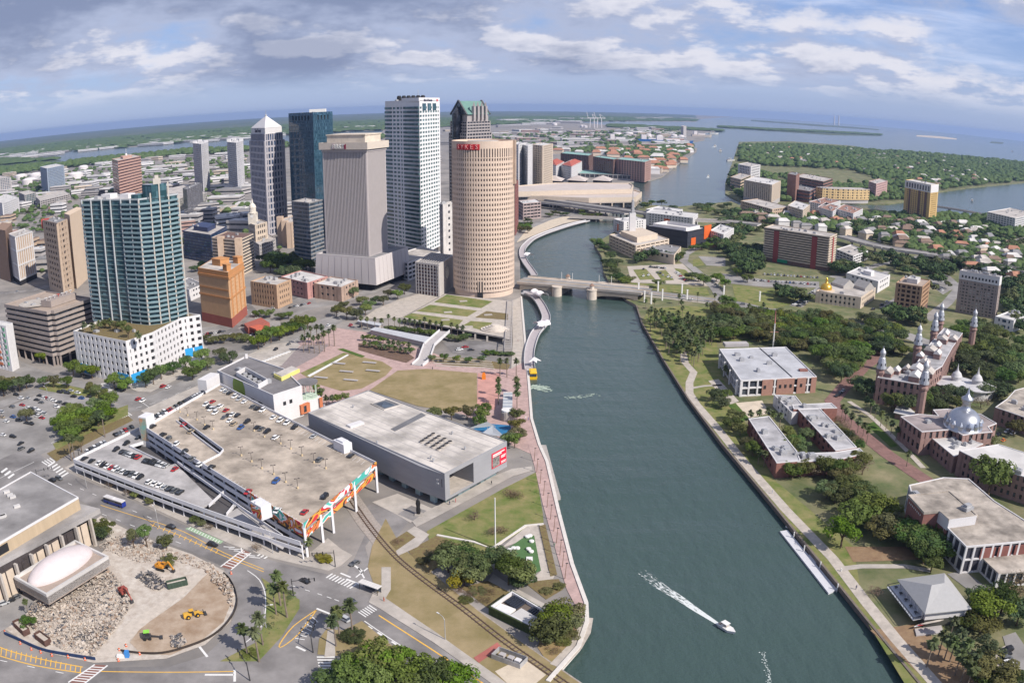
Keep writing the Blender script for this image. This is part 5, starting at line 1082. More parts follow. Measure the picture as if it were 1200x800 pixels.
# --- demolition site machines and debris
m_orange = M('machine_orange', (.55, .24, .03), .5, .15, .8); m_rust = M('rust_red', (.26, .06, .045), .6, .25, .8); m_tyre = M('tyre_black', (.02, .02, .021), .8, .2, 1); m_dkst = M('dark_steel', (.07, .07, .075), .5, .2, 1, metal=.4)
def excavator(lab, px, rot, col, arm, sc=1.0):
 t = thing('excavator', lab, 'excavator', U(*px, .15), rot); t.scale = (sc,)*3
 for s in (-1, 1):
  mb = MB(); mb.tube([(-1.6, s*1.15, .5), (1.6, s*1.15, .5)], .48, 8); mb.box((0, s*1.15, .05), 3.8, .6, .85); mb.build('crawler_track', m_tyre, t)
 mb = MB(); mb.lathe((0, 0, .9), [(.9, 0), (.9, .35)], 12); mb.box((-.5, 0, 1.2), 3.6, 2.6, 1.0); mb.box((-1.7, 0, 1.3), 1.3, 2.7, 1.3); mb.box((-1.0, -.6, 2.2), 1.4, .9, .4); mb.build('house', col, t)
 cb = MB(); cb.box((.8, .75, 1.3), 1.5, 1.0, 1.7); c = cb.build('cab', g_dark, t); mb = MB(); mb.box((.8, .75, 3.0), 1.6, 1.1, .1); mb.build('cab_roof', col, c)
 mb = MB(); mb.beam((.9, -.1, 1.8), arm[0], .5, .75); mb.build('boom', col, t)
 mb = MB(); mb.beam(arm[0], arm[1], .4, .55); k = mb.build('stick', col, t)
 a = Vector(arm[1]); mb = MB(); mb.box((a.x-.2, a.y, a.z-1.0), 1.2, 1.1, 1.0); mb.beam(a, a+Vector((-.9, 0, -.9)), 1.1, .2); mb.build('bucket', m_dkst, k)
 mb = MB(); mb.tube([(1.2, -.1, 1.4), Vector(arm[0])*.6+Vector((.2, 0, .3))], .1); mb.build('ram', m_dkst, t)
excavator('rust red excavator reaching down into the rubble', (146, 697), math.radians(-42), m_rust, ((4.2, -.1, 4.6), (7.2, -.1, 1.6)), 1.0)
excavator('orange excavator with a dark boom beside the green dumpster', (190, 667), math.radians(-15), m_orange, ((4.0, -.1, 4.4), (6.0, -.1, 1.4)), .95)
def loader():
 t = thing('wheel_loader', 'yellow articulated wheel loader on the cleared brown earth', 'wheel loader', U(227, 722, .2), math.radians(33)); t.scale = (.85,)*3; m_y = M('machine_yellow', (.60, .34, .05), .5, .15, .8)
 mb = MB(); mb.box((-2.3, 0, 1.0), 3.2, 1.9, 1.3); mb.box((-3.6, 0, .8), .9, 2.2, 1.2); mb.box((1.5, 0, .9), 2.2, 1.5, 1.0); mb.build('body', m_y, t)
 mb = MB(); mb.box((-.6, 0, 1.1), 1.5, 1.5, 2.1); c = mb.build('cab', g_dark, t); mb = MB(); mb.box((-.6, 0, 3.2), 1.8, 1.8, .15); mb.build('cab_roof', m_y, c)
 for x in (-2.3, 1.6):
  for s in (-1, 1):
   mb = MB(); mb.tube([(x, s*.85, .85), (x, s*1.5, .85)], .85, 12); w = mb.build('wheel', m_tyre, t); mb = MB(); mb.tube([(x, s*1.48, .85), (x, s*1.56, .85)], .4, 10); mb.build('rim', m_y, w)
 for s in (-.6, .6): mb = MB(); mb.beam((1.4, s, 1.7), (3.9, s, .7), .25, .4); mb.build('lift_arm', m_y, t)
 mb = MB(); mb.box((4.3, 0, .1), .2, 3.0, 1.3); mb.box((4.8, 0, .1), 1.1, 3.0, .2); mb.build('bucket', m_dkst, t)
loader()
def skid():
 t = thing('compact_loader', 'small dark compact loader with a lime green roof', 'loader', U(173, 748, .2), .4); mb = MB(); mb.box((0, 0, .5), 2.6, 1.7, 1.0); mb.box((-.9, 0, 1.4), .9, 1.6, .7); mb.build('body', m_dkst, t)
 mb = MB(); mb.box((.1, 0, 1.5), 1.4, 1.4, 1.3); c = mb.build('cab', g_dark, t); mb = MB(); mb.box((.1, 0, 2.8), 2.0, 1.7, .22); mb.build('cab_roof', M('lime_green', (.25, .60, .08), .5, .1, .8), c)
 for x in (-.8, .9):
  for s in (-1, 1): mb = MB(); mb.tube([(x, s*.8, .5), (x, s*1.2, .5)], .5, 10); mb.build('wheel', m_tyre, t)
 mb = MB(); mb.beam((.8, 0, 1.2), (4.2, -.6, .6), .3, .4); mb.box((4.6, -.7, .05), 1, 1.6, .6); mb.build('attachment', m_dkst, t)
skid()
def skip(lab, px, rot, col, L_=8.5):
 t = thing('dumpster', lab, 'dumpster', U(*px, .12), rot); mb = MB(); w, h = 2.6, 2.3
 q = [Vector((-L_/2, -w/2)), Vector((L_/2, -w/2)), Vector((L_/2, w/2)), Vector((-L_/2, w/2))]; mb.ring(q, offset(q, .15), .1, h); mb.prism(offset(q, .15), .1, .3); mb.build('shell', col, t)
 mb = MB()
 for k in range(7):
  for s in (-1, 1): mb.box((-L_/2+.5+k*(L_-1)/6, s*(w/2+.06), .1), .14, .12, h-.1)
 mb.build('ribs', col, t); mb = MB(); mb.prism(offset(q, .2), .3, 1.5); o = mb.build('load', m_rubl, t)
m_brskip = M('rusty_brown', (.10, .055, .045), .8, .3, .8)
skip('rusty brown dumpster, left one of the end to end pair', (26, 738), math.radians(-33), m_brskip); skip('rusty brown dumpster, right one of the end to end pair', (51, 751), math.radians(-29), m_brskip, 7); skip('dark green dumpster full of scrap beside the orange excavator', (208, 686), math.radians(33), M('dump_green', (.045, .07, .05), .7, .2, .8), 7.5)
# low water filled barrier, drums, silt fence
mb = MB(); pts = smooth([U(x, y) for x, y in ((6, 743), (22, 750), (50, 762), (80, 768), (112, 773))], 6)
for a, b in zip(pts, pts[1:]): mb.beam(a+Vector((0, 0, .55)), b+Vector((0, 0, .55)), .45, 1.1)
tag(mb.build('site_fence', M('navy_mesh', (.02, .04, .10), .8, .2, .6)), 'navy blue mesh covered fence along the street side of the rubble', 'fence')
mb = MB(); pts = smooth([U(x, y) for x, y in ((142, 763), (165, 766), (190, 766), (215, 760), (245, 748), (265, 732), (277, 712), (277, 695), (270, 680), (262, 672))], 6)
for a, b in zip(pts, pts[1:]): mb.beam(a+Vector((0, 0, .5)), b+Vector((0, 0, .5)), .12, 1.0)
tag(mb.build('silt_fence', M('black_cloth', (.045, .035, .03), .9, .3, .6)), 'low black silt fence curving round the cleared earth', 'fence')
dr = None
m_drum = M('drum_orange', (.62, .13, .05), .6, .1, 1)
for i, (x, y) in enumerate(((24, 754), (37, 761), (48, 764.5), (61, 768), (80, 770), (100, 773), (139, 774), (164, 766.5), (148, 757), (6, 741), (140, 762), (271, 672))):
 if dr is None:
  dr = thing('traffic_drum', 'orange traffic drum with a white band beside the demolition site', 'traffic drum', U(x, y, .05), 0, 'orange drums round the demolition site'); mb = MB(); mb.lathe((0, 0, 0), [(.45, 0), (.42, .15), (.32, .2), (.28, 1.0), (.05, 1.05)], 10); mb.build('drum', m_drum, dr); mb = MB(); mb.lathe((0, 0, .5), [(.315, 0), (.305, .2)], 10); mb.build('white_band', m_white, dr); t = dr
 else: t = dup(dr); t.location = U(x, y, .05)
t = thing('water_tank', 'blue and white tank standing by the site entrance', 'tank', U(145, 769, .05), .2); mb = MB(); mb.box((1.3, 0, 0), 1.3, 1.5, 2.2); mb.build('blue_cabin', M('cabin_blue', (.05, .22, .55), .5, .05, .5), t); mb = MB(); mb.box((-.8, -.3, 0), 2.6, 1.3, 1.0); mb.build('white_case', m_white, t)
# rubble: slabs and chunks nobody could count
def rubble(name, poly, n, smin, smax, seed, mats, lab, zmax=1.4):
 r = random.Random(seed); mb = MB(); xs = [p[0] for p in poly]; ys = [p[1] for p in poly]; k = 0
 while k < n:
  x, y = r.uniform(min(xs), max(xs)), r.uniform(min(ys), max(ys))
  if not inside((x, y), poly): continue
  k += 1; p = U(x, y); s = smin*(smax/smin)**(r.random()**3.2); nz = noise.noise(Vector((p.x*.07, p.y*.07, 3))); z = max(0, .5+nz*1.6)*zmax*r.random()
  mb.v += []; o = len(mb.v); d = [Vector((r.uniform(-1, 1), r.uniform(-1, 1), r.uniform(-1, 1))) for _ in range(2)]
  a = (d[0].normalized() if d[0].length > .1 else Vector((1, 0, 0))); a.z *= .35; a.normalize(); b = a.cross(Vector((r.uniform(-.4, .4), r.uniform(-.4, .4), 1))).normalized(); c = a.cross(b)
  hx, hy, hzz = a*s*r.uniform(.6, 1.4), b*s*r.uniform(.4, 1), c*s*r.uniform(.12, .4); q = Vector((p.x, p.y, .15+z+s*.15))
  vs = [q+hx*i*.5+hy*j*.5+hzz*l*.5 for l in (-1, 1) for i, j in ((-1, -1), (1, -1), (1, 1), (-1, 1))]
  mb.add(vs, [(3, 2, 1, 0), (4, 5, 6, 7), (0, 1, 5, 4), (1, 2, 6, 5), (2, 3, 7, 6), (3, 0, 4, 7)], r.randrange(len(mats)))
 o = mb.build(name, mats); o['kind'] = 'stuff'; o['label'] = lab
m_rb1 = M('rubble_white', (.50, .435, .37), .9, .15, .6); m_rb2 = M('rubble_grey', (.38, .33, .285), .9, .2, .6); m_rb3 = M('rubble_brown', (.30, .215, .16), .9, .3, .6); m_rb4 = M('rubble_dark', (.09, .09, .10), .9, .3, .6)
rubble('rubble', [(30, 725), (60, 690), (78, 672), (100, 668), (125, 665), (148, 690), (152, 715), (130, 745), (108, 770), (70, 760), (45, 745)], 13000, .18, 1.25, 1, [m_rb1, m_rb1, m_rb1, m_rb2, m_rb2, m_rb3, m_rb4], 'pale heap of broken concrete filling the demolition site', 1.7)
rubble('rubble', [(110, 640), (150, 625), (250, 662), (262, 690), (240, 668), (200, 655), (165, 660)], 1500, .25, 1.3, 2, [m_rb2, m_rb3, m_rb2, m_rb1], 'thin scatter of broken concrete and brush near the street', .6)
rubble('rubble', [(161, 676), (178, 672), (196, 684), (190, 693), (172, 688)], 260, .4, 1.8, 3, [m_rb4, m_rb2, m_rb4], 'dark twisted scrap heap beside the dumpster', 1.8)
rubble('rubble', [(201, 748), (212, 744), (219, 752), (212, 761), (203, 758)], 160, .5, 1.6, 4, [m_rb4, m_rb2], 'small grey scrap heap on the cleared earth', 2.0)
rubble('rubble', [(248, 668), (262, 672), (274, 690), (272, 716), (266, 700), (258, 690), (250, 684)], 240, .4, 1.7, 5, [m_rb1, m_rb3, m_rb2], 'rubble along the curved silt fence', 1.2)
# convention hall with its elliptical dome
def domed_hall():
 h = 19; q = lambda x, y, z=h: V2(U(x, y, z)); a, f, r, bk = q(-116, 640), q(-60, 672), q(92, 583), q(36, 553)
 poly = ccw([a, f, r, bk]); root = thing('convention_hall', 'large flat roofed hall with tan cladding and tall openings at the left edge', 'hall', (*centre(poly), 0)); gr = M('stained_roof', (.33, .315, .31), .9, .2, .1, stain=.4)
 hl = h-5; q2 = lambda x, y: V2(U(x, y, hl)); o1, o2, o3 = q2(0, 653), q2(117, 593), q2(106, 586)
 mb = MB(); mb.prism(poly, 0, h-.4); fin(mb, ('wall', M('tan_cladding', (.44, .345, .235), .8, .1, .5, stretch=(1, 1, .1))), root); mb = MB(); mb.ring(poly, offset(poly, .5), h-.5, h+.4); fin(mb, ('parapet', m_wht), root); mb = MB(); mb.prism(offset(poly, .5), h-.5, h); fin(mb, ('roof', gr), root)
 for x, y in ((8, 577), (15, 583), (20, 594), (4, 605), (3, 606), (12, 581)):
  p = q(x, y); mb = MB(); mb.box((p.x, p.y, h), 2.6, 1.6, .9, .8); fin(mb, ('rooftop_unit', m_roofw), root)
 e = (r-f).normalized(); g = Vector((e.y, -e.x)); L_ = (r-f).length
 sh = ccw([q2(-60, 690), q2(117, 595.5), r+e*3-g*10, f-g*.2]); gd = (q2(117, 595.5)-r).dot(g); mb = MB(); mb.prism(sh, hl-2.0, hl, bottom=True); fin(mb, ('lower_roof', M('stained_roof2', (.36, .34, .33), .9, .2, .1, stain=.4)), root)
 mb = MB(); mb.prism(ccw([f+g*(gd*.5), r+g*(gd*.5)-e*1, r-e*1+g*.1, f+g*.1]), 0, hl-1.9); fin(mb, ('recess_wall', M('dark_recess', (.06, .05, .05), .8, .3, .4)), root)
 for k in range(9):
  p = f.lerp(r, .02+k*.12)+g*(gd-1); mb = MB(); mb.box((p.x, p.y, 0), .9, 1.6, hl-1.9, math.atan2(e.y, e.x)); fin(mb, ('column', m_conc), root)
  if k < 8:
   for s in (.25, .75):
    p2 = f.lerp(r, .02+k*.12+s*.12)+g*(gd*.5+.2); mb = MB(); mb.box((p2.x, p2.y, 0), L_*.05, .3, hl-4, math.atan2(e.y, e.x)); fin(mb, ('wall_panel', m_cream if k % 3 else M('dark_recess', (.06, .05, .05))), root)
 panel(root, 'louvre', f, r, .34, .42, h-4.2, h-1, m_dark, .2)
 hd = 8.0; q3 = lambda x, y: V2(U(x, y, hd)); t = [q3(16, 675), q3(54, 696), q3(127, 651), q3(88, 632)]; po = ccw(t)
 tr = thing('domed_terrace', 'white elliptical dome on a walled terrace beside the demolition site', 'dome', (*centre(po), 0)); mb = MB(); mb.prism(po, 3.6, hd-1.2, bottom=True); fin(mb, ('terrace_deck', M('terrace_tan', (.36, .29, .245), .9, .12, .3)), tr); mb = MB(); mb.ring(po, offset(po, .8), hd-4, hd); fin(mb, ('terrace_wall', m_roofw), tr)
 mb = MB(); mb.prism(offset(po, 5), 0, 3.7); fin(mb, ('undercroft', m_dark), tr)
 c = centre(po)+Vector((-1, 1)); mb = MB(); d = po[1]-po[0]; dd = max((po[i]-po[i-1] for i in range(4)), key=lambda v: v.length)
 mb.lathe((*c, hd-1.3), [(1.0*math.cos(t_), .42*math.sin(t_)*1) for t_ in [math.pi/2*i/12 for i in range(13)]], 40, sx=1, sy=1)
 mb.v = [(c.x+(x-c.x)*15.5*math.cos(math.atan2(dd.y, dd.x))-(y-c.y)*7.2*math.sin(math.atan2(dd.y, dd.x)), c.y+(x-c.x)*15.5*math.sin(math.atan2(dd.y, dd.x))+(y-c.y)*7.2*math.cos(math.atan2(dd.y, dd.x)), hd-1.3+(z-hd+1.3)*13.0) for x, y, z in mb.v]
 fin(mb, ('dome', M('dome_white', (.62, .55, .55), .7, .08, .25, stain=.1), None, True), tr)
domed_hall()
# ---------------------------------------------------------------- bridge, river walk, campus and the far bank
m_br = M('bridge_stone', (.56, .49, .42), .85, .1, .3)
def bridge():
 root = thing('road_bridge', 'pale stone drawbridge with round piers carrying the boulevard over the river', 'bridge', U(690, 340, 0)); z = 6.2
 a, b = V2(U(606, 331, z)), V2(U(752, 344, z)); d = b-a; e = d.normalized(); nn = Vector((-e.y, e.x)); w = 26; L_ = d.length
 bk = lambda t, s, zz: Vector((*(a+d*t+nn*s), zz))
 mb = MB(); mb.prism(ccw([a, b, b+nn*w, a+nn*w]), z-1.3, z, bottom=True); fin(mb, ('deck', m_br), root)
 mb = MB(); mb.sheet([bk(-.02, 3, z+.05), bk(1.04, 3, z+.05), bk(1.04, w-3, z+.05), bk(-.02, w-3, z+.05)]); fin(mb, ('carriageway', m_asph2), root)
 for s in (0, w): mb = MB(); mb.beam(bk(0, s, z+.5), bk(1, s, z+.5), .5, 1.1); fin(mb, ('balustrade', m_br), root)
 mb = MB(); mb.beam(bk(-.02, w/2, z+.07), bk(1.04, w/2, z+.07), .5, .04); fin(mb, ('centre_line', m_yel), root)
 for t0, t1 in ((.02, .31), (.63, .97)):                 # arched side spans
  for s in (.4, w-.4):
   mb = MB(); n = 14; top = []; bot = []
   for k in range(n+1): t = t0+(t1-t0)*k/n; x = 2*k/n-1; top.append(bk(t, s, z-1.2)); bot.append(bk(t, s, -1.5+(z-3.2)*math.sqrt(max(0, 1-x*x))))
   mb.add(top+bot, [(k, n+1+k, n+2+k, k+1) for k in range(n)]+[(k+1, n+2+k, n+1+k, k) for k in range(n)]); fin(mb, ('arch', m_br), root)
 for t in (.335, .615):
  for s in (-1.5, w+1.5):
   p = bk(t, s, 0); mb = MB(); mb.lathe((p.x, p.y, -2.5), [(4.2, 0), (4.0, z+1.6), (4.4, z+1.9), (4.4, z+2.7), (.1, z+2.8)], 20); fin(mb, ('pier', m_br), root)
  mb = MB(); mb.beam(bk(t, 0, 1), bk(t, w, 1), 5.5, z+.5); fin(mb, ('pier_wall', m_br), root)
 for t, s in ((.335, w+1.5), (.615, -1.5)):
  p = bk(t, s, z+.3); mb = MB(); mb.lathe((p.x, p.y, p.z), [(1.9, 0), (1.9, 3)], 8); h = fin(mb, ('bridge_house', m_br), root); mb = MB(); mb.lathe((p.x, p.y, p.z+3), [(2.5, 0), (.1, 2)], 8); fin(mb, ('house_roof', M('bridge_roof', (.25, .16, .12))), root)
 for t in (.29, .38, .60, .70): p = bk(t, w-1, z); mb = MB(); mb.tube([p, p+Vector((0, 0, 7))], .2); fin(mb, ('lamp_post', m_white), root)
bridge()
def pylons():
 for i, (x, y, h) in enumerate(((755, 354, 9), (763, 356, 9), (776, 352, 9), (748, 347, 11), (771, 341, 8), (799, 344, 8), (805, 351, 8), (848, 346, 8), (890, 353, 8))):
  t = thing('light_pylon', 'square white light pylon beside the boulevard by the bridge', 'lamp post', U(x, y, .1), .1, 'white pylons along the boulevard'); mb = MB(); mb.box((0, 0, 0), 1.1, 1.1, h); mb.build('shaft', m_white, t); mb = MB(); mb.box((0, 0, h), 1.4, 1.4, .5); mb.build('cap', m_white, t)
pylons()
# curving floating riverwalk with canopies
m_deck = M('walk_deck', (.40, .36, .37), .8, .1, .5)
def riverwalk():
 t = thing('floating_walkway', 'curving railed walkway over the water beside the stone promenade', 'walkway', U(632, 385, 0))
 for px in ([(612, 343), (620, 344), (628, 349), (634, 357), (638, 365), (640, 371), (639, 377), (634, 383), (628, 390), (624, 399), (621, 410), (620, 422), (621, 432)],
   [(626, 322), (622, 316), (615, 306), (612, 298), (613, 291), (618, 285), (624, 280), (632, 276), (645, 271), (670, 263), (689, 258.5)]):
  pts = smooth([U(x, y, .8) for x, y in px], 5); mb = MB(); mb.strip(pts, 6.4, .8, 0, z1=.7); fin(mb, ('deck', m_deck), t)
  for s in (-1, 1):
   mb = MB(); q = []
   for i, p in enumerate(pts): e = (pts[min(i+1, len(pts)-1)]-pts[max(0, i-1)]).normalized(); q.append(p+Vector((-e.y, e.x, 0))*s*3.1)
   for a, b in zip(q, q[1:]): mb.beam(a+Vector((0, 0, .55)), b+Vector((0, 0, .55)), .22, 1.0)
   fin(mb, ('railing', M('pale_rail', (.62, .62, .63), .5, .05, .5)), t)
 m_can = M('canopy_white', (.80, .76, .77), .7, .04, .4)
 for px, rot, L_, lab in (((632, 349), -1.05, 17, 'long white peaked tent canopy over the walkway beside the bridge'), ((635, 385), .55, 10, 'white arched canopy over the bend of the walkway'), ((619.5, 303), -.9, 7, 'small white canopy on the walkway beyond the bridge')):
  c = thing('tent_canopy', lab, 'canopy', U(*px, .8), rot); mb = MB(); n = 8; v = []
  for k in range(5):
   x = -L_/2+L_*k/4; pk = 1.2 if k % 2 == 0 else 0
   for j in range(n+1): a = math.pi*j/n; v.append((x, 3.9*math.cos(a), 3.2+(1.7+pk)*math.sin(a)))
  mb.add(v, [(k*(n+1)+j, k*(n+1)+j+1, (k+1)*(n+1)+j+1, (k+1)*(n+1)+j) for k in range(4) for j in range(n)]); mb.build('fabric', m_can, c)
  for x in (-L_/2, L_/2):
   for y in (-3.8, 3.8): mb = MB(); mb.tube([(x, y, 0), (x, y, 3.3)], .12); mb.build('post', m_ac, c)
 t = thing('star_canopy', 'small spiky white sail canopy at the end of the walkway', 'canopy', U(626, 429, .5)); mb = MB(); pts = [(0, 0, 6)]+[((2.0 if k % 2 else 4.4)*math.cos(k*math.pi/5), (2.0 if k % 2 else 4.4)*math.sin(k*math.pi/5), 3.4 if k % 2 == 0 else 4.2) for k in range(10)]
 mb.add(pts, [(0, 1+k, 1+(k+1) % 10) for k in range(10)]); mb.build('fabric', m_can, t); mb = MB(); mb.tube([(0, 0, 0), (0, 0, 6)], .15); mb.build('post', m_ac, t)
 t = thing('water_taxi', 'bright yellow water taxi moored at the end of the walkway', 'boat', U(624.5, 441, -2), math.radians(92)); my = M('taxi_yellow', (.78, .48, .02), .4, .05, .5)
 mb = MB(); mb.add([(-6, -2, 0), (5, -2, 0), (6.6, 0, 0), (5, 2, 0), (-6, 2, 0), (-6.2, -2.3, 1.5), (5.2, -2.3, 1.5), (7.2, 0, 1.7), (5.2, 2.3, 1.5), (-6.2, 2.3, 1.5)], [(0, 1, 6, 5), (1, 2, 7, 6), (2, 3, 8, 7), (3, 4, 9, 8), (4, 0, 5, 9), (5, 6, 7, 8, 9)]); mb.build('hull', my, t)
 mb = MB(); mb.box((-1, 0, 3.6), 9.5, 4.2, .3); mb.box((-1, 0, 3.9), 8, 3, .2); mb.build('roof', my, t); mb = MB(); mb.box((-1, 0, 1.6), 9, 3.8, 1.9); mb.build('cabin', g_dark, t)
riverwalk()
mb = MB(); mb.prism(ccw([V2(U(x, y, -.6)) for x, y in ((632, 521), (640, 521), (657, 582), (650, 583))]), -2.6, -.6); tag(mb.build('floating_dock', M('dock_boards', (.36, .33, .31), .9, .15, .5)), 'long grey floating dock along the pink riverwalk', 'dock')
# --- park structures
def park():
 mp = m_pave; gz = 4.6; q = lambda x, y, z=gz: V2(U(x, y, z))
 root = thing('garden_terrace', 'raised garden terrace of gridded lawns in front of the round tower', 'terrace', U(550, 375))
 dk = ccw([q(472, 373), q(522, 344.5), q(600, 353), q(597, 398), q(588, 394.5), q(540, 386)]); mb = MB(); mb.prism(dk, 3.6, gz, bottom=True); mb.prism(ccw([q(472, 373), q(522, 344.5), q(600, 353), q(599, 366), q(500, 372)]), 0, 3.7); fin(mb, ('deck', mp), root)
 for px, m, n in (([(523.5, 345), (577.5, 353), (564, 361), (508.5, 354)], m_grass, 'lawn'), ([(504, 357), (559.5, 364), (547.5, 371), (487.5, 364.5)], m_grass, 'lawn'), ([(483, 367), (543, 375), (535, 383), (510, 379), (472.5, 371.5)], m_grass, 'lawn'), ([(570, 364.5), (595.5, 367.5), (595.5, 375), (556.5, 372)], m_mulch, 'planting'), ([(552, 376), (577, 378), (568.5, 388), (543, 381)], m_grass, 'lawn'), ([(582, 355), (598, 357), (597, 362), (575, 361)], m_pave, 'planting')):
  mb = MB(); mb.sheet([(*p, gz+.06) for p in ccw([q(*p) for p in px])]); fin(mb, (n, m), root)
 for x, y in ((543, 353), (525, 366), (522, 375), (572, 369), (549, 383)): p = q(x, y); mb = MB(); mb.box((p.x, p.y, gz+.07), 6, 4, .25, .2); fin(mb, ('stone_pad', m_conc), root)
 am = q(580, 386); mb = MB()
 for k in range(5): mb.lathe((am.x, am.y, gz+k*.7), [(11-k*2, 0), (11-k*2, .7), (0, .72)], 20, sx=.9, sy=.7)
 fin(mb, ('stepped_amphitheatre', M('amphi_stone', (.58, .52, .46))), root)
 mb = MB(); a, b = q(598, 352, 5.4), q(595, 408, 5.4)
 for k in range(34): p = a.lerp(b, k/33); mb.beam((p.x-2.4, p.y, 5.6), (p.x+2.4, p.y, 5.6), .3, .3)
 for s in (-2.2, 2.2): mb.beam((a.x+s, a.y, 5.3), (b.x+s, b.y, 5.3), .3, .5)
 fin(mb, ('pergola', m_gryc), root)
 for t in (0, .3, .6, 1): p = q(543, 388).lerp(q(590, 396), t); mb = MB(); mb.box((p.x, p.y+.8, 0), 1.2, .8, 3.7); fin(mb, ('pillar', m_conc), root)
 # ramp bridge
 t = thing('footbridge', 'white sided footbridge sloping from the park up to the garden terrace', 'footbridge', U(512, 398)); pts = [U(489, 428, .3), U(497, 421, 1.2), U(503, 404, 3.6), U(513, 395, 5.0), U(521, 388, 5.2)]
 mb = MB(); mb.strip(pts, 7, [p.z for p in pts], 0, z1=.5); fin(mb, ('deck', m_gryc), t)
 for s in (-1, 1):
  mb = MB()
  for i in range(4):
   e = (pts[i+1]-pts[i]); e.z = 0; e.normalize(); o = Vector((-e.y, e.x, 0))*s*3.6; mb.beam(pts[i]+o+Vector((0, 0, .3)), pts[i+1]+o+Vector((0, 0, .3)), .5, 1.9)
  fin(mb, ('side_wall', m_wht), t)
 for px, h, lab, m in (([(433, 386), (440, 383), (506, 395), (498, 401)], 3.6, 'long low grey roofed pavilion along the sunken road', m_roofg), ([(418, 376), (422, 374), (448, 379), (444, 382)], 2.6, 'small grey kiosk roof beside the palms', m_gryc)):
  z = h; pl = ccw([q(*p, z) for p in px]); c = thing('pavilion', lab, 'pavilion', (*centre(pl), 0)); mb = MB(); mb.prism(offset(pl, .6), 0, z-.4); fin(mb, ('wall', m_gryc), c); mb = MB(); mb.prism(pl, z-.4, z, bottom=True); fin(mb, ('roof', M('pavilion_roof', (.46, .47, .50))), c)
 sheet('road', [(516, 398), (545, 398), (590, 402), (570, 416), (556, 417), (530, 413)], .07, m_asph, 'sunken asphalt road under the garden terrace')
 for px in ([(488, 417), (560, 420), (598, 427), (595, 433), (520, 427)],): sheet('planting_bed', px, .14, m_mulch, 'stepped planting beds below the footbridge')
 for k in range(4): mb = MB(); mb.strip([U(502+k*3, 419+k*3.1, .3), U(545+k*8, 421.5+k*3, .3), U(576+k, 424+k*2.7, .3)], 1.1, .5, 0, z1=.5); structure(mb.build('low_wall', m_pave), 'pale stepped wall of the planting beds')
 for px in ([(420, 402), (470, 408), (480, 415), (486, 419), (476, 425), (455, 420), (420, 410)],): sheet('planting_bed', px, .13, M('brown_bed', (.14, .09, .065), .95, .3, .3), 'brown stepped beds beside the plaza')
 for x, y in ((397, 426.5), (433, 425.5), (406, 436), (437, 435), (411, 446), (376, 443)):
  t = thing('bench_slab', 'long grey concrete bench slab on the dry park lawn', 'bench', U(x, y, .15), -.25, 'concrete bench slabs on the lawn'); mb = MB(); mb.box((0, 0, .45), 9, 2.0, .3); mb.build('seat', m_gryc, t)
  for s in (-3, 3): mb = MB(); mb.box((s, 0, 0), .8, 1.5, .45); mb.build('leg', m_gryc, t)
 for k in range(9):
  t = thing('picnic_seat', 'white sculpted seat in a row on the pink plaza', 'seat', U(309+k*3.6, 423.5-k*1.35, .15), 0, 'white seats on the pink plaza'); mb = MB(); mb.lathe((0, 0, 0), [(1, 0), (1.1, .5), (.7, .6)], 8, sx=1.6); mb.build('seat', m_white, t)
 # riverside pavilion with grey glazed roof
 t = thing('ferry_pavilion', 'grey glazed roof pavilion with a white drum beside the riverwalk', 'pavilion', U(595, 478)); po = ccw([q(590, 460, 5), q(600.5, 460, 5), q(600.5, 478, 5), q(589, 478, 5)]); mb = MB(); mb.prism(po, 4.5, 5, bottom=True); fin(mb, ('roof', M('glazed_grey', (.33, .36, .40), .4, .1, .4)), t); mb = MB()
 for i in range(6): p, r_ = po[0].lerp(po[3], i/5), po[1].lerp(po[2], i/5); mb.beam((*p, 5.15), (*r_, 5.15), .3, .3)
 fin(mb, ('roof_ribs', m_white), t); mb = MB()
 for p in offset(po, .6): mb.tube([(p.x, p.y, 0), (p.x, p.y, 4.6)], .25)
 fin(mb, ('posts', m_white), t); p = q(594.5, 483, 4); mb = MB(); mb.lathe((p.x, p.y, 0), [(3.4, 0), (3.4, 4.6), (0, 4.8)], 18); fin(mb, ('drum', m_conc), t); mb = MB(); mb.lathe((p.x, p.y, 4.8), [(3.0, 0), (3.0, .8), (0, 1)], 18); fin(mb, ('drum_roof', m_white), t)
 t = thing('play_sculpture', 'small orange play frame on the pink plaza by the lawn', 'sculpture', U(567, 444, .1)); mb = MB(); mb.box((0, 0, 0), 2.2, 2, 2.6); mb.box((0, .4, 2.6), 1.6, 1, 1.2); mb.build('frame', M('play_orange', (.65, .2, .02)), t)
 sheet('plaza', [(560, 437), (586, 437), (586, 462), (580, 480), (559, 477)], .15, M('red_paving', (.50, .27, .23)), 'rose paved court by the big lawn')
 # turf yard seats, white canopy pavilion by the railway
 for i, (x, y) in enumerate(((618, 629.5), (621, 628.5), (623, 635), (602, 643), (606.5, 643), (597.5, 645), (619.5, 644), (622.5, 647), (624.5, 670))):
  t = thing('lawn_seat', 'white round seat on the green turf yard', 'seat', U(x, y, .16), 0, 'white seats on the turf yard'); mb = MB(); mb.lathe((0, 0, 0), [(.8, 0), (1.0, .4), (.9, .8), (0, .9)], 10); mb.build('seat', m_white, t)
 t = thing('platform', 'square white platform on the green turf yard', 'platform', U(620.5, 655, .16)); mb = MB(); mb.box((0, 0, 0), 2.3, 2.6, .4); mb.build('top', m_white, t)
 z = 2.8; pl = ccw([q(*p, z) for p in ((575, 711), (600, 693.5), (642, 718), (624, 735))]); t = thing('cafe_pavilion', 'low riverside pavilion with sunken roof panels and a flat white roof end', 'pavilion', (*centre(pl), 0))
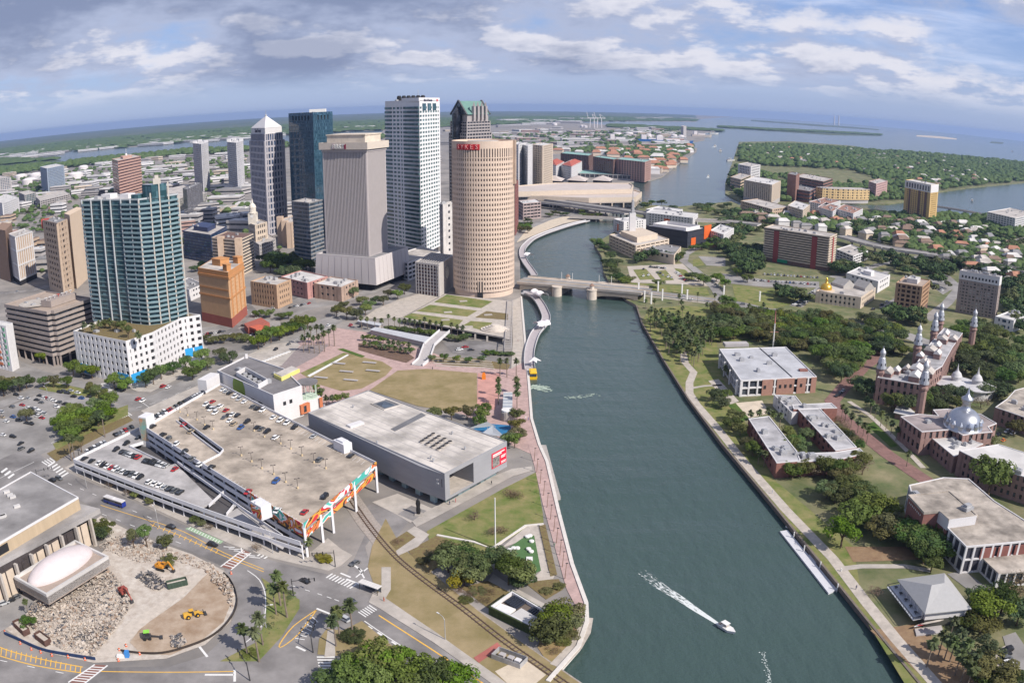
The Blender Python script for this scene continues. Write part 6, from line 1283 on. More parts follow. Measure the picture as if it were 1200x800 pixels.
 mb = MB(); mb.prism(offset(pl, .3), 0, z-.8); fin(mb, ('wall', M('pavilion_wall', (.15, .12, .10))), t); mb = MB(); mb.ring(offset(pl, -.5), offset(pl, -.05), 0, z+.3); fin(mb, ('hedge_wall', M('hedge_wall', (.055, .075, .025), .95, .5, 1.2, bump=.8)), t); mb = MB(); mb.ring(pl, offset(pl, .5), 0, z+.5); fin(mb, ('parapet', m_wht), t); mb = MB(); mb.prism(ccw([q(*p, z+.3) for p in ((598, 720), (611, 712), (637, 727), (624, 736))]), z-.7, z+.3); fin(mb, ('roof', m_roofw), t)
 for a, n in (((599, 700), 6), ((623, 713), 5)):
  for k in range(n): p = q(a[0]+k*2.5, a[1]+k*1.5, z); mb = MB(); mb.beam((p.x-2, p.y-2.2, z-.4), (p.x+1.6, p.y+2.2, z-.4), .6, .5); fin(mb, ('solar_panel', M('solar_dark', (.03, .035, .05), .3, .1, 1)), t)
 p = q(592, 713, z-.4); mb = MB(); mb.box((p.x, p.y, z-.8), 6, 3.4, .6, -.6); fin(mb, ('tank_lid', m_white), t)
 # flagpole, riverwalk lamps, bus shelter, signs
 t = thing('flagpole', 'tall thin white pole on the museum lawn', 'pole', U(580.5, 642, .1)); mb = MB(); mb.tube([(0, 0, 0), (0, 0, 21)], [.32, .2]); mb.build('pole', m_white, t)
 pr = None
 for x, y in ((626, 540), (629, 553), (633, 566), (637, 580), (641, 594), (645, 608), (649, 622), (652, 636), (656, 650), (659, 664), (662, 678)):
  if pr is None: t = pr = thing('walk_lamp', 'slim rusty lamp post along the inner edge of the riverwalk', 'lamp post', U(x, y, .15), 0, 'lamp posts along the riverwalk'); mb = MB(); mb.tube([(0, 0, 0), (.4, 0, 6.5)], [.16, .1]); mb.build('pole', M('rust_pole', (.24, .15, .11)), t); mb = MB(); mb.box((.5, 0, 6.3), .9, .35, .2); mb.build('lamp_head', m_dkst, t)
  else: dup(pr).location = U(x, y, .15)
 t = thing('bus_shelter', 'bus shelter with a ribbed pale roof at the street junction', 'bus shelter', U(434, 692, .2), -.5); mb = MB(); mb.box((0, 0, 2.7), 8.5, 2.6, .18)
 for k in range(8): mb.box((-3.8+k*1.1, 0, 2.88), .12, 2.6, .08)
 mb.build('roof', m_roofw, t)
 for x in (-3.8, 3.8):
  for y in (-1, 1): mb = MB(); mb.box((x, y, 0), .15, .15, 2.7); mb.build('post', m_dkst, t)
 mb = MB(); mb.box((0, 1.0, .3), 7.4, .06, 2.2); mb.build('glass_back', g_steel, t); mb = MB(); mb.box((0, .4, .45), 5, .5, .1); mb.build('bench', m_dkst, t)
park()
t = thing('flag_mast', 'tall white mast with a red top and yard behind the campus hall', 'mast', U(905.5, 409)); mb = MB(); mb.tube([(0, 0, 0), (0, 0, 18)], [.55, .4]); mb.build('pole', m_white, t); mb = MB(); mb.tube([(0, 0, 18), (0, 0, 27)], [.4, .15]); mb.tube([(-3, 0, 12), (3, 0, 12)], .15); mb.build('topmast', M('mast_red', (.5, .2, .18)), t)
# street lamps, signals, utility cabinet
def streetlamps():
 pr = None
 for x, y, r in ((320, 648, 2.4), (522, 749, 2.4), (312, 735, .2), (186, 618, 2.3), (102, 572, 2.3), (236, 472, 2.2), (57, 470, 2.6)):
  lab = 'grey street lamp with a curved arm beside the street'
  if pr is None:
   t = pr = thing('street_lamp', lab, 'street lamp', U(x, y, .1), r, 'grey street lamps'); mb = MB(); mb.tube([(0, 0, 0), (0, 0, 7.6), (.7, 0, 8.5), (2.6, 0, 8.9)], [.16, .12, .09, .07]); mb.build('pole', m_ac, t); mb = MB(); mb.box((2.9, 0, 8.75), 1.0, .4, .18); mb.build('lamp_head', m_wht, t)
  else: t = dup(pr); t.location = U(x, y, .1); t.rotation_euler.z = r
 pr = None
 for x, y, r in ((344, 698, .2), (393, 664, 3.4), (367, 764, 1.6), (293, 797, 2.2), (45, 566, .6), (94, 541, 3.2)):
  if pr is None:
   t = pr = thing('traffic_signal', 'dark traffic signal mast with a long arm at the junction', 'traffic light', U(x, y, .1), r, 'traffic signal masts'); mb = MB(); mb.tube([(0, 0, 0), (0, 0, 7)], [.22, .15]); mb.tube([(0, 0, 6), (8, 0, 6.6)], [.13, .08]); mb.build('mast', m_dkst, t)
   for k in (4, 6, 7.8): mb = MB(); mb.box((k, 0, 5.6), .4, .35, 1.2); mb.build('signal_head', m_tyre, t)
  else: t = dup(pr); t.location = U(x, y, .1); t.rotation_euler.z = r
 t = thing('utility_enclosure', 'fenced grey utility enclosure beside the railway and the red path', 'utility box', U(597, 773, .1), -.55); mb = MB(); q = [Vector(p) for p in ((-5, -2.2), (5, -2.2), (5, 2.2), (-5, 2.2))]; mb.ring(q, offset(q, .15), 0, 1.9); mb.build('fence', m_ac, t)
 for x in (-2.5, .5, 3): mb = MB(); mb.box((x, 0, 0), 1.8, 1.6, 1.5); mb.build('cabinet', m_gryc if x < 2 else m_wht, t)
 sheet('path', [(555, 770), (583, 752), (588, 758), (561, 776)], .2, M('brick_red_path', (.36, .12, .10)), 'short red path crossing the grass verge')
 sheet('bare_ground', [(580, 786), (612, 770), (640, 790), (610, 815)], .16, m_sand, 'sandy patch beside the utility enclosure')
streetlamps()

# --- campus and right bank buildings
def glass_hall():
 h = 9.0; q = lambda x, y, z=h: V2(U(x, y, z)); a, f, r = q(843, 410), q(868, 447), q(957, 442.5); bk = q(921, 407.5); poly = ccw([a, f, r, bk])
 root = thing('campus_centre', 'large campus hall with a flat pale grey roof, glass side and brick front', 'campus building', (*centre(poly), 0)); storeys(root, poly, 0, h, 2, m_wht, g_dark, .18, 5.5, .9, .9)
 roofing(root, poly, h+.3, 6, m_wht, M('membrane_roof', (.46, .465, .49), .8, .1, .2, stain=.2), .5)
 for t0, t1 in ((.28, .42), (.47, .70), (.74, .86), (.93, 1.0)):
  panel(root, 'brick_front', f, r, t0, t1, 0, h+.4, M('salmon_brick', (.33, .185, .145), .9, .12, .8), .25, .6)
 for t0 in (.30, .50, .57, .64, .78): panel(root, 'window', f, r, t0, t0+.03, 4, 6, m_dark, .4)
 mb = MB(); p0, p1 = q(889, 407.5), q(928, 442.5); mb.beam((*p0, h+.5), (*p1, h+.5), .5, .3); fin(mb, ('roof_joint', m_dark), root)
 p = q(864, 407); mb = MB(); mb.box((p.x, p.y+4, h), 16, 6, 2, .05); fin(mb, ('penthouse', m_gryc), root); p = q(943, 437); mb = MB(); mb.box((p.x, p.y+3, h), 5, 3, 1.4); fin(mb, ('rooftop_unit', m_redb), root)
 d = f-a
 for t in (.15, .4, .65, .95): v = a.lerp(f, t)+Vector((d.y, -d.x)).normalized()*1.5; mb = MB(); mb.box((v.x, v.y, 0), .9, .9, h); fin(mb, ('column', m_wht), root)
glass_hall()
def campus():
 rf = M('campus_roof', (.44, .43, .44), .9, .18, .2, stain=.38); q = lambda x, y, z: V2(U(x, y, z))
 def bar(lab, px, h, wall=m_redb, glass=g_dark, n=2, bay=6, pw=3.2, roof=None, units=5, name='campus_building', sp=.45, par=.35):
  poly = ccw([q(*p, h) for p in px]); root = thing(name, lab, 'campus building', (*centre(poly), 0)); storeys(root, poly, 0, h, n, wall, glass, sp, bay, pw, .4); roofing(root, poly, h+.3, units, m_wht, roof or rf, par); return root, poly
 bar('long brick dormitory wing with a grey roof nearest the river', [(877, 491.5), (901, 488.5), (934, 530), (938, 541), (910, 543.5)], 7)
 bar('long brick dormitory wing with a grey roof beside the brick street', [(935, 480.5), (961, 479.5), (1004, 525), (979, 529)], 7, units=9)
 bar('short brick wing joining the dormitories at their far end', [(907, 463.5), (932, 464.5), (946, 482), (928, 485)], 6, wall=m_wht)
 bar('small brick end pavilion beside the campus street', [(928, 475), (974, 473), (981, 479), (930, 480)], 7.2, units=2)
 bar('low front wing of the brick dormitory court', [(905, 533), (977, 531), (1007, 526), (1014, 532.5), (980, 540), (912, 543.5)], 6.6)
 # library with white piers, lower right
 h = 11; a = [q(*p, h) for p in ((1065, 569.5), (1105, 560.5), (1135, 562), (1165, 588), (1215, 620), (1215, 634), (1132, 642), (1100, 610), (1068, 580))]
 poly = ccw(a); root = thing('library', 'large brick and white framed library with a stained pale roof', 'library', (*centre(poly), 0)); storeys(root, poly, 0, h, 2, m_wht, M('library_infill', (.05, .05, .065), .3, .3, .3), .12, 4.2, .9, .5)
 roofing(root, poly, h+.3, 7, m_wht, M('blotchy_roof', (.42, .37, .32), .95, .28, .22, stain=.5), .4)
 h2 = 15; b = [q(*p, h2) for p in ((1065, 580.5), (1112, 575.5), (1145, 604), (1112, 608.5), (1101, 599), (1083, 600.5))]; po = ccw(b); mb = MB(); mb.prism(po, 0, h2); fin(mb, ('brick_block', m_redb), root); mb = MB(); mb.ring(offset(po, -.25), offset(po, .4), h2-.6, h2+.4); mb.prism(offset(po, .3), h2-.2, h2+.1); fin(mb, ('block_roof', M('blotchy_roof', (.44, .39, .34))), root)
 for k in range(8): panel(root, 'block_window', b[0], b[5], .1+k*.1, .14+k*.1, h2-2.6, h2-2.0, m_white, .1)
 panel(root, 'white_screen', b[4], b[3], 0, 1, h2-4.5, h2+.2, M('screen_white', (.62, .61, .62), .7, .08, 2), .3); panel(root, 'white_screen', b[3], b[2], 0, .98, h2-4.5, h2+.2, M('screen_white', (.62, .61, .62)), .3)
 i = [p for p in a]
 for k in range(3): panel(root, 'brick_infill', i[6], i[5], .22+k*.24, .42+k*.24, 5.8, h-.8, M('dark_redbrick', (.22, .09, .075)), .1)
 h3 = 5.5; c = [q(*p, h3) for p in ((1146, 650), (1190, 645), (1230, 640), (1230, 668), (1170, 673))]; po = ccw(c); mb = MB(); storeys(root, po, 0, h3, 1, m_wht, g_dark, .1, 4, .6, .4, name='wing_window'); mb.prism(po, h3, h3+.5); fin(mb, ('wing_roof', M('blotchy_roof', (.44, .39, .34))), root)
 p = q(1133, 597, h2); mb = MB(); mb.box((p.x, p.y, h2), 4.5, 3.5, 1.5, .3); mb.box((p.x, p.y, h2+1.5), 3, 2, 1, .3); fin(mb, ('rooftop_unit', m_ac), root)
 # brick hall with silver dome
 m_pb = M('faded_brick', (.285, .185, .165), .9, .15, .6); h = 12
 hall, poly = bar('faded brick hall with cut in corners below the silver dome', [(1055, 489), (1076, 486), (1099, 488), (1093, 481), (1111, 480), (1149, 486), (1168, 497), (1158, 501), (1163, 507), (1140, 509), (1128, 511), (1117, 504), (1080, 507)], h, wall=m_pb, bay=4, pw=2.2, roof=M('mauve_roof', (.33, .28, .275), .9, .15, .15, stain=.3), units=1)
 c = q(1128, 500, h); m_sil = M('silver', (.50, .51, .54), .32, .12, .3, metal=.85); mb = MB(); R_ = 9.5; mb.lathe((*c, h), [(R_+1, 0), (R_+1, 1), (R_+.2, 1.2), (R_+.3, 2.5)]+[(R_*math.cos(t), 2.5+R_*.80*math.sin(t)) for t in [i*.157 for i in range(1, 9)]]+[(2.4, 11), (2.2, 13), (3.2, 14), (3.2, 15.4), (1.4, 16.5), (.7, 18), (.15, 21)], 32); fin(mb, ('silver_dome', m_sil, None, True), hall)
 for k in range(14): t = k*2*math.pi/14; p = (c.x+(R_+.15)*math.cos(t), c.y+(R_+.15)*math.sin(t)); mb = MB(); mb.box((*p, h+1.2), .6, 2.2, 2.2, t); mb.lathe((*p, h+3.4), [(1.2, 0), (.05, 2.2)], 4, rot=t); fin(mb, ('dome_gablet', m_sil), hall)
 bar('low white roofed wing with rooftop machines beside the domed hall', [(1089, 512), (1108, 508), (1152, 521), (1118, 536)], 8, wall=m_pb, bay=4, pw=2.4, roof=m_roofw, units=9)
 bar('long brick hall with a white roof and arched windows at the right edge', [(1124, 529), (1170, 521.5), (1235, 542), (1235, 571), (1160, 547)], 12, wall=m_pb, bay=3.2, pw=1.9, n=3, roof=m_roofw, units=7)
 bar('grey roofed building at the right edge beyond the oak', [(1180, 468), (1189, 458), (1230, 447), (1230, 500), (1166, 478)], 9, wall=m_pb, bay=4, pw=2.2, roof=M('blotchy_roof', (.44, .39, .34)), units=6)
 # the long minaret hall
 root, poly = bar('long red brick hotel hall with many gables and a jumble of pale roofs', [(1028, 443), (1036, 436), (1064, 440), (1090, 403), (1106, 385), (1128, 391), (1116, 408), (1104, 430), (1094, 436), (1080, 452)], 15, wall=m_pb, n=3, bay=3.6, pw=2, units=10, name='minaret_hall', roof=rf)
 r = random.Random(4)
 for i, (x, y) in enumerate(((1050, 438), (1062, 436), (1074, 437), (1083, 428), (1078, 420), (1090, 415), (1098, 408), (1104, 402), (1108, 395), (1117, 400), (1098, 420), (1088, 440), (1072, 446), (1040, 440))):
  p = q(x, y, 15); mb = MB(); w, d_, hh = r.uniform(5, 10), r.uniform(4, 8), r.uniform(2, 4); mb.box((p.x, p.y, 14.8), w, d_, hh, .9); cs, sn = math.cos(.9), math.sin(.9)
  mb.add([(p.x+(sx*w*.55)*cs-(sy*d_*.55)*sn, p.y+(sx*w*.55)*sn+(sy*d_*.55)*cs, 14.8+hh) for sx, sy in ((-1, -1), (1, -1), (1, 1), (-1, 1))]+[(p.x-w*.5*cs, p.y-w*.5*sn, 16.8+hh), (p.x+w*.5*cs, p.y+w*.5*sn, 16.8+hh)], [(0, 1, 5, 4), (2, 3, 4, 5), (0, 4, 3), (1, 2, 5)], 1); fin(mb, ('gabled_dormer', [m_pb, m_roof if i % 2 else m_roofw]), root)
 for k, (px, R_) in enumerate((((1144, 452), 12), ((1116, 440), 0), ((1120, 448), 13))):
  if R_: p = q(*px, 6); mb = MB(); mb.lathe((*p, 0), [(R_-1.5, 0), (R_-1.5, 5.4), (R_, 5.5), (R_, 6.1), (R_*.4, 7.3), (2.8, 7.6), (2.8, 8.5), (3.3, 10), (2.4, 12), (.9, 13.5), (.5, 15), (.05, 18)], 24, sx=1.15); fin(mb, ('round_verandah', M('verandah_grey', (.50, .49, .50), .6, .12, .3)), root)
 m_min = M('minaret_silver', (.46, .47, .50), .4, .12, .5, metal=.4); pr = None
 def minaret(x, y, th, lab, brick=True):                        # (x, y) is the tip
  zt = th; p = V2(U(x, y, zt)); t = thing('minaret', lab, 'minaret', (*p, 0)); t.scale = (.76, .76, 1); mb = MB(); mb.lathe((0, 0, 0), [(3.4, 0), (3.3, zt*.50), (4.0, zt*.52), (4.0, zt*.55), (3.2, zt*.56), (3.1, zt*.63)], 8); mb.build('brick_shaft', m_pb, t)
  mb = MB(); mb.lathe((0, 0, 0), [(4.0, zt*.60), (3.9, zt*.62), (3.3, zt*.70), (2.4, zt*.785), (1.9, zt*.80), (1.9, zt*.85), (2.3, zt*.86), (2.2, zt*.89), (1.2, zt*.93), (.4, zt*.955), (.05, zt)], 12); mb.build('silver_cap', m_min, t, smooth=False)
  for k in range(6): a = k*math.pi/3; mb = MB(); mb.box((3.35*math.cos(a), 3.35*math.sin(a), zt*.655), .5, .9, 1.5, a); mb.build('cap_window', m_dark, t)
 for x, y, th, lab in ((1036, 405, 33, 'silver capped minaret nearest the turning circle'), (1087, 419, 36, 'silver capped brick minaret on the near front corner of the long hall'), (1079, 378, 35, 'silver capped minaret in the middle of the long hall'), (1098, 363, 35, 'broad silver capped minaret left of the far pair'), (1105, 353, 34, 'slim silver capped minaret right of the far pair'), (1144, 360, 34, 'silver capped minaret among trees at the back of the hall')): minaret(x, y, th, lab)
 p = [q(*s, 3) for s in ((1047, 484), (1055, 468), (1073, 485), (1064, 488))]; po = ccw(p); t = thing('curved_porch', 'curved white roofed porch at the foot of the near minaret', 'porch', (*centre(po), 0)); mb = MB(); mb.prism(offset(po, .8), 0, 3); fin(mb, ('wall', m_pb), t); mb = MB(); mb.prism(po, 3, 3.5, bottom=True); fin(mb, ('roof', m_roofw), t)
campus()
def boathouse():
 z = 6.8; q = lambda x, y, zz=z: V2(U(x, y, zz)); a, b, c, d = q(1051.5, 678.5), q(1084, 719), q(1139, 713), q(1107, 671); po = ccw([a, b, c, d]); root = thing('boathouse', 'white boathouse with a pale hipped metal roof and a long balcony towards the river', 'boathouse', (*centre(po), 0))
 wl = offset(po, 1.2); mb = MB(); mb.prism(wl, 3.4, z, bottom=True); fin(mb, ('wall', m_wht), root); mb = MB(); mb.prism(offset(po, 1.6), 0, 3.5); fin(mb, ('ground_floor', M('boathouse_dark', (.07, .07, .06))), root)
 r0, r1 = q(1092, 684.5, z+4.5), q(1107, 682, z+4.5); mb = MB(); e = [(*p, z) for p in (a, b, c, d)]; R0, R1 = (*r0, z+4.3), (*r1, z+4.3); mb.add(e+[R0, R1], [(0, 1, 4), (1, 2, 5, 4), (2, 3, 5), (3, 0, 4, 5)]); mb.prism(po, z-.3, z-.01, bottom=True); fin(mb, ('roof', M('standing_seam', (.40, .395, .39), .5, .06, .8, metal=.1)), root)
 for t in [.07+k*.125 for k in range(8)]: panel(root, 'window', wl[(list(wl).index(min(wl, key=lambda p: p.y)))], max(wl, key=lambda p: p.x), t, t+.045, 4.6, 6.1, g_dark, .05)
 bl = [q(1039.5, 687, 3.8), q(1070, 726, 3.8), q(1084, 723, 3.8), q(1054, 684, 3.8)]; bo = ccw(bl); mb = MB(); mb.prism(bo, 3.5, 3.8, bottom=True); fin(mb, ('balcony', M('balcony_grey', (.50, .52, .56))), root); mb = MB(); mb.ring(bo, offset(bo, .15), 4.6, 4.8)
 for p, p2 in ((bl[0], bl[1]), (bl[1], bl[2])):
  for k in range(12): v = p.lerp(p2, k/11); mb.box((v.x, v.y, 3.7), .12, .12, 1)
 fin(mb, ('railing', m_dkst), root)
 for k in range(7): v = a.lerp(b, .08+k*.14)+(centre(po)-a.lerp(b, .08+k*.14)).normalized()*.5; mb = MB(); mb.box((v.x, v.y, 3.7), .35, .35, z-3.9); fin(mb, ('veranda_post', m_wht), root)
 for k in range(5): v = bl[0].lerp(bl[1], .1+k*.19)+(centre(bo)-centre(bo)); v = v.lerp(bl[3].lerp(bl[2], .1+k*.19), .5); t = thing('cafe_table', 'dark table with chairs on the boathouse balcony', 'table', (v.x, v.y, 3.8), .3*k, 'tables on the boathouse balcony'); mb = MB(); mb.lathe((0, 0, 0), [(.1, 0), (.1, .7), (.7, .72), (.7, .78)], 10); mb.build('tabletop', m_dkst, t)
 for i, (col, nm) in enumerate((('white', m_white), ('red', M('shell_red', (.5, .06, .06), .4)), ('pale', m_conc))):
  v0, v1 = U(1071+i*4, 734-i*1.5, 1.6+i*.5), U(1090+i*8, 728-i*1.2, 1.6+i*.5); t = thing('rowing_shell', col+' rowing shell stored on the rack below the boathouse', 'rowing boat', v0); mb = MB(); mb.tube([v0, v0.lerp(v1, .2), v0.lerp(v1, .8), v1], [.08, .35, .35, .08], 8); fin(mb, ('hull', nm), t)
 mb = MB(); mb.prism(ccw([q(*p, .6) for p in ((1074, 744), (1072, 736), (1103, 732), (1106, 740))]), 0, .6); tag(mb.build('landing_stage', m_gryc), 'low concrete landing stage below the boathouse', 'platform')
 t = thing('rowing_dock', 'long pale floating rowing dock beside the campus bank', 'dock', U(945, 655, -1.4)); mb = MB(); mb.prism(ccw([q(*p, -1.3) for p in ((914, 622), (923, 620.5), (981, 690), (971, 694.5))]), -2.2, -1.3); mb.prism(ccw([q(*p, -1.25) for p in ((946, 650), (960, 645.5), (967, 657), (955, 659))]), -2.1, -1.25); fin(mb, ('deck', M('dock_grey', (.55, .55, .58), .8, .08, .5)), t)
 for x, y in ((942, 645), (961, 664), (981, 690), (930, 629), (985, 672)): p = q(x, y, -1); mb = MB(); mb.tube([(p.x, p.y, -2.5), (p.x, p.y, 1.3)], .25); fin(mb, ('pile', m_white), t)
boathouse()
def foam_mat():
 if 'wake_foam' in MATS: return MATS['wake_foam']
 m = bpy.data.materials.new('wake_foam'); m.use_nodes = True; nt = m.node_tree; N = nt.nodes; L = nt.links; b = N['Principled BSDF']; b.inputs['Base Color'].default_value = (.72, .76, .75, 1); b.inputs['Roughness'].default_value = .9
 tc = N.new('ShaderNodeTexCoord'); sp = N.new('ShaderNodeSeparateXYZ'); L.new(tc.outputs['Object'], sp.inputs[0]); mp = N.new('ShaderNodeMapping'); mp.inputs['Scale'].default_value = (.5, 1.3, 1); L.new(tc.outputs['Object'], mp.inputs[0])
 t = N.new('ShaderNodeTexNoise'); t.inputs['Scale'].default_value = 1.1; t.inputs['Detail'].default_value = 5; t.inputs['Roughness'].default_value = .6; L.new(mp.outputs[0], t.inputs['Vector'])
 f = N.new('ShaderNodeMapRange'); f.inputs['From Min'].default_value = -2; f.inputs['From Max'].default_value = -46; f.inputs['To Min'].default_value = .2; f.inputs['To Max'].default_value = .6; L.new(sp.outputs[0], f.inputs['Value'])
 d = N.new('ShaderNodeMath'); d.operation = 'SUBTRACT'; L.new(t.outputs['Fac'], d.inputs[0]); L.new(f.outputs[0], d.inputs[1]); k = N.new('ShaderNodeMapRange'); k.inputs['From Min'].default_value = -.03; k.inputs['From Max'].default_value = .14; k.inputs['To Max'].default_value = .85; L.new(d.outputs[0], k.inputs['Value']); L.new(k.outputs[0], b.inputs['Alpha'])
 MATS['wake_foam'] = m; return m
def boat(lab, px, rot, s, wake=0, hull=None):
 t = thing('motor_boat', lab, 'boat', U(*px, -2.0), rot); t.scale = (s,)*3; mb = MB(); mb.add([(-3.2, -1.1, 0), (1.6, -1.1, 0), (3.6, 0, .2), (1.6, 1.1, 0), (-3.2, 1.1, 0), (-3.3, -1.35, 1.0), (1.8, -1.35, 1.1), (4.2, 0, 1.3), (1.8, 1.35, 1.1), (-3.3, 1.35, 1.0)], [(0, 1, 6, 5), (1, 2, 7, 6), (2, 3, 8, 7), (3, 4, 9, 8), (4, 0, 5, 9), (5, 6, 7, 8, 9)]); mb.build('hull', hull or m_white, t)
 mb = MB(); mb.box((-.6, 0, 2.3), 2.6, 2, .12); mb.build('hard_top', m_white, t); mb = MB(); mb.box((-.3, 0, 1.0), 1.4, 1.0, .9); mb.build('console', m_conc, t); mb = MB()
 for x in (-1.7, .5):
  for y in (-.8, .8): mb.tube([(x, y, 1), (x, y, 2.3)], .06, 4)
 mb.build('top_frame', m_ac, t); mb = MB(); mb.box((-2.5, 0, 1.0), .7, 1.8, .4); mb.build('stern_seat', m_tan, t)
 if wake:
  mb = MB(); n = 40; vs = []; half = wake/s
  for k in range(n+1):
   d = 2.4+half*k/n; w = .5+1.9*(k/n)**.8
   for j in range(9): y = (j/4-1); vs.append((-d, y*w+.25*math.sin(d*.35)*(k/n), .055+.02*(j % 2)))
  mb.add(vs, [(k*9+j, (k+1)*9+j, (k+1)*9+j+1, k*9+j+1) for k in range(n) for j in range(8)]); o = mb.build('foam', foam_mat()); o.location = t.location; o.rotation_euler.z = rot; o.scale = (s, s, 1); o['kind'] = 'stuff'; o['label'] = 'white wake trailing behind a boat'
boat('white motor boat with a pale wake in the middle of the near river', (851, 737), math.radians(-58), 1.0, 42)
boat('small boat moored inside the rowing dock', (926, 619), math.radians(-50), .6)
for i, (px, r, s, w, lab) in enumerate((((838, 172), 1.2, 4, 60, 'distant white boat in the harbour channel, farthest of the three'), ((844, 177.5), 1.4, 4, 0, 'distant white boat in the channel beside the island shore'), ((830, 207), 1.3, 1.8, 30, 'small white boat heading up the channel'), ((856, 189), .2, 4, 0, 'white boat moored at the island shore'), ((836, 157.5), 0, 9, 0, 'grey ship lying off the port quay'), ((1139, 236), 1, 2.2, 0, 'tiny white boat on the inlet at the right'), ((1186, 178), 1, 5, 0, 'tiny white sail far out on the bay'))): boat(lab, px, r, s, w)
def foam(px, n, lab, sp, e0, col=None):
 r = random.Random(int(px[0][0])); mb = MB()
 for k in range(n):
  t = r.random()*(len(px)-1); i = int(t); p = U(*px[i], -1.93).lerp(U(*px[i+1], -1.93), t-i)+Vector((r.gauss(0, sp), r.gauss(0, sp), 0)); e = r.uniform(.2, 1)*e0
  mb.add([(p.x+e*1.8*math.cos(j*1.0472), p.y+e*math.sin(j*1.0472), -1.93+k*.0003) for j in range(6)], [tuple(range(6))])
 o = mb.build('foam', col or M('foam', (.62, .68, .66))); o['kind'] = 'stuff'; o['label'] = lab
foam([(624, 452), (640, 456)], 130, 'pale churned water behind the yellow water taxi', 2.2, .7, M('churn', (.40, .48, .40), .8)); foam([(665, 466), (686, 464), (700, 462)], 60, 'pale swirl of churned water in mid river', 1.3, .5, M('churn', (.4, .48, .4)))
foam([(893, 762), (903, 800)], 90, 'thin pale wake at the bottom of the river', .45, .16)
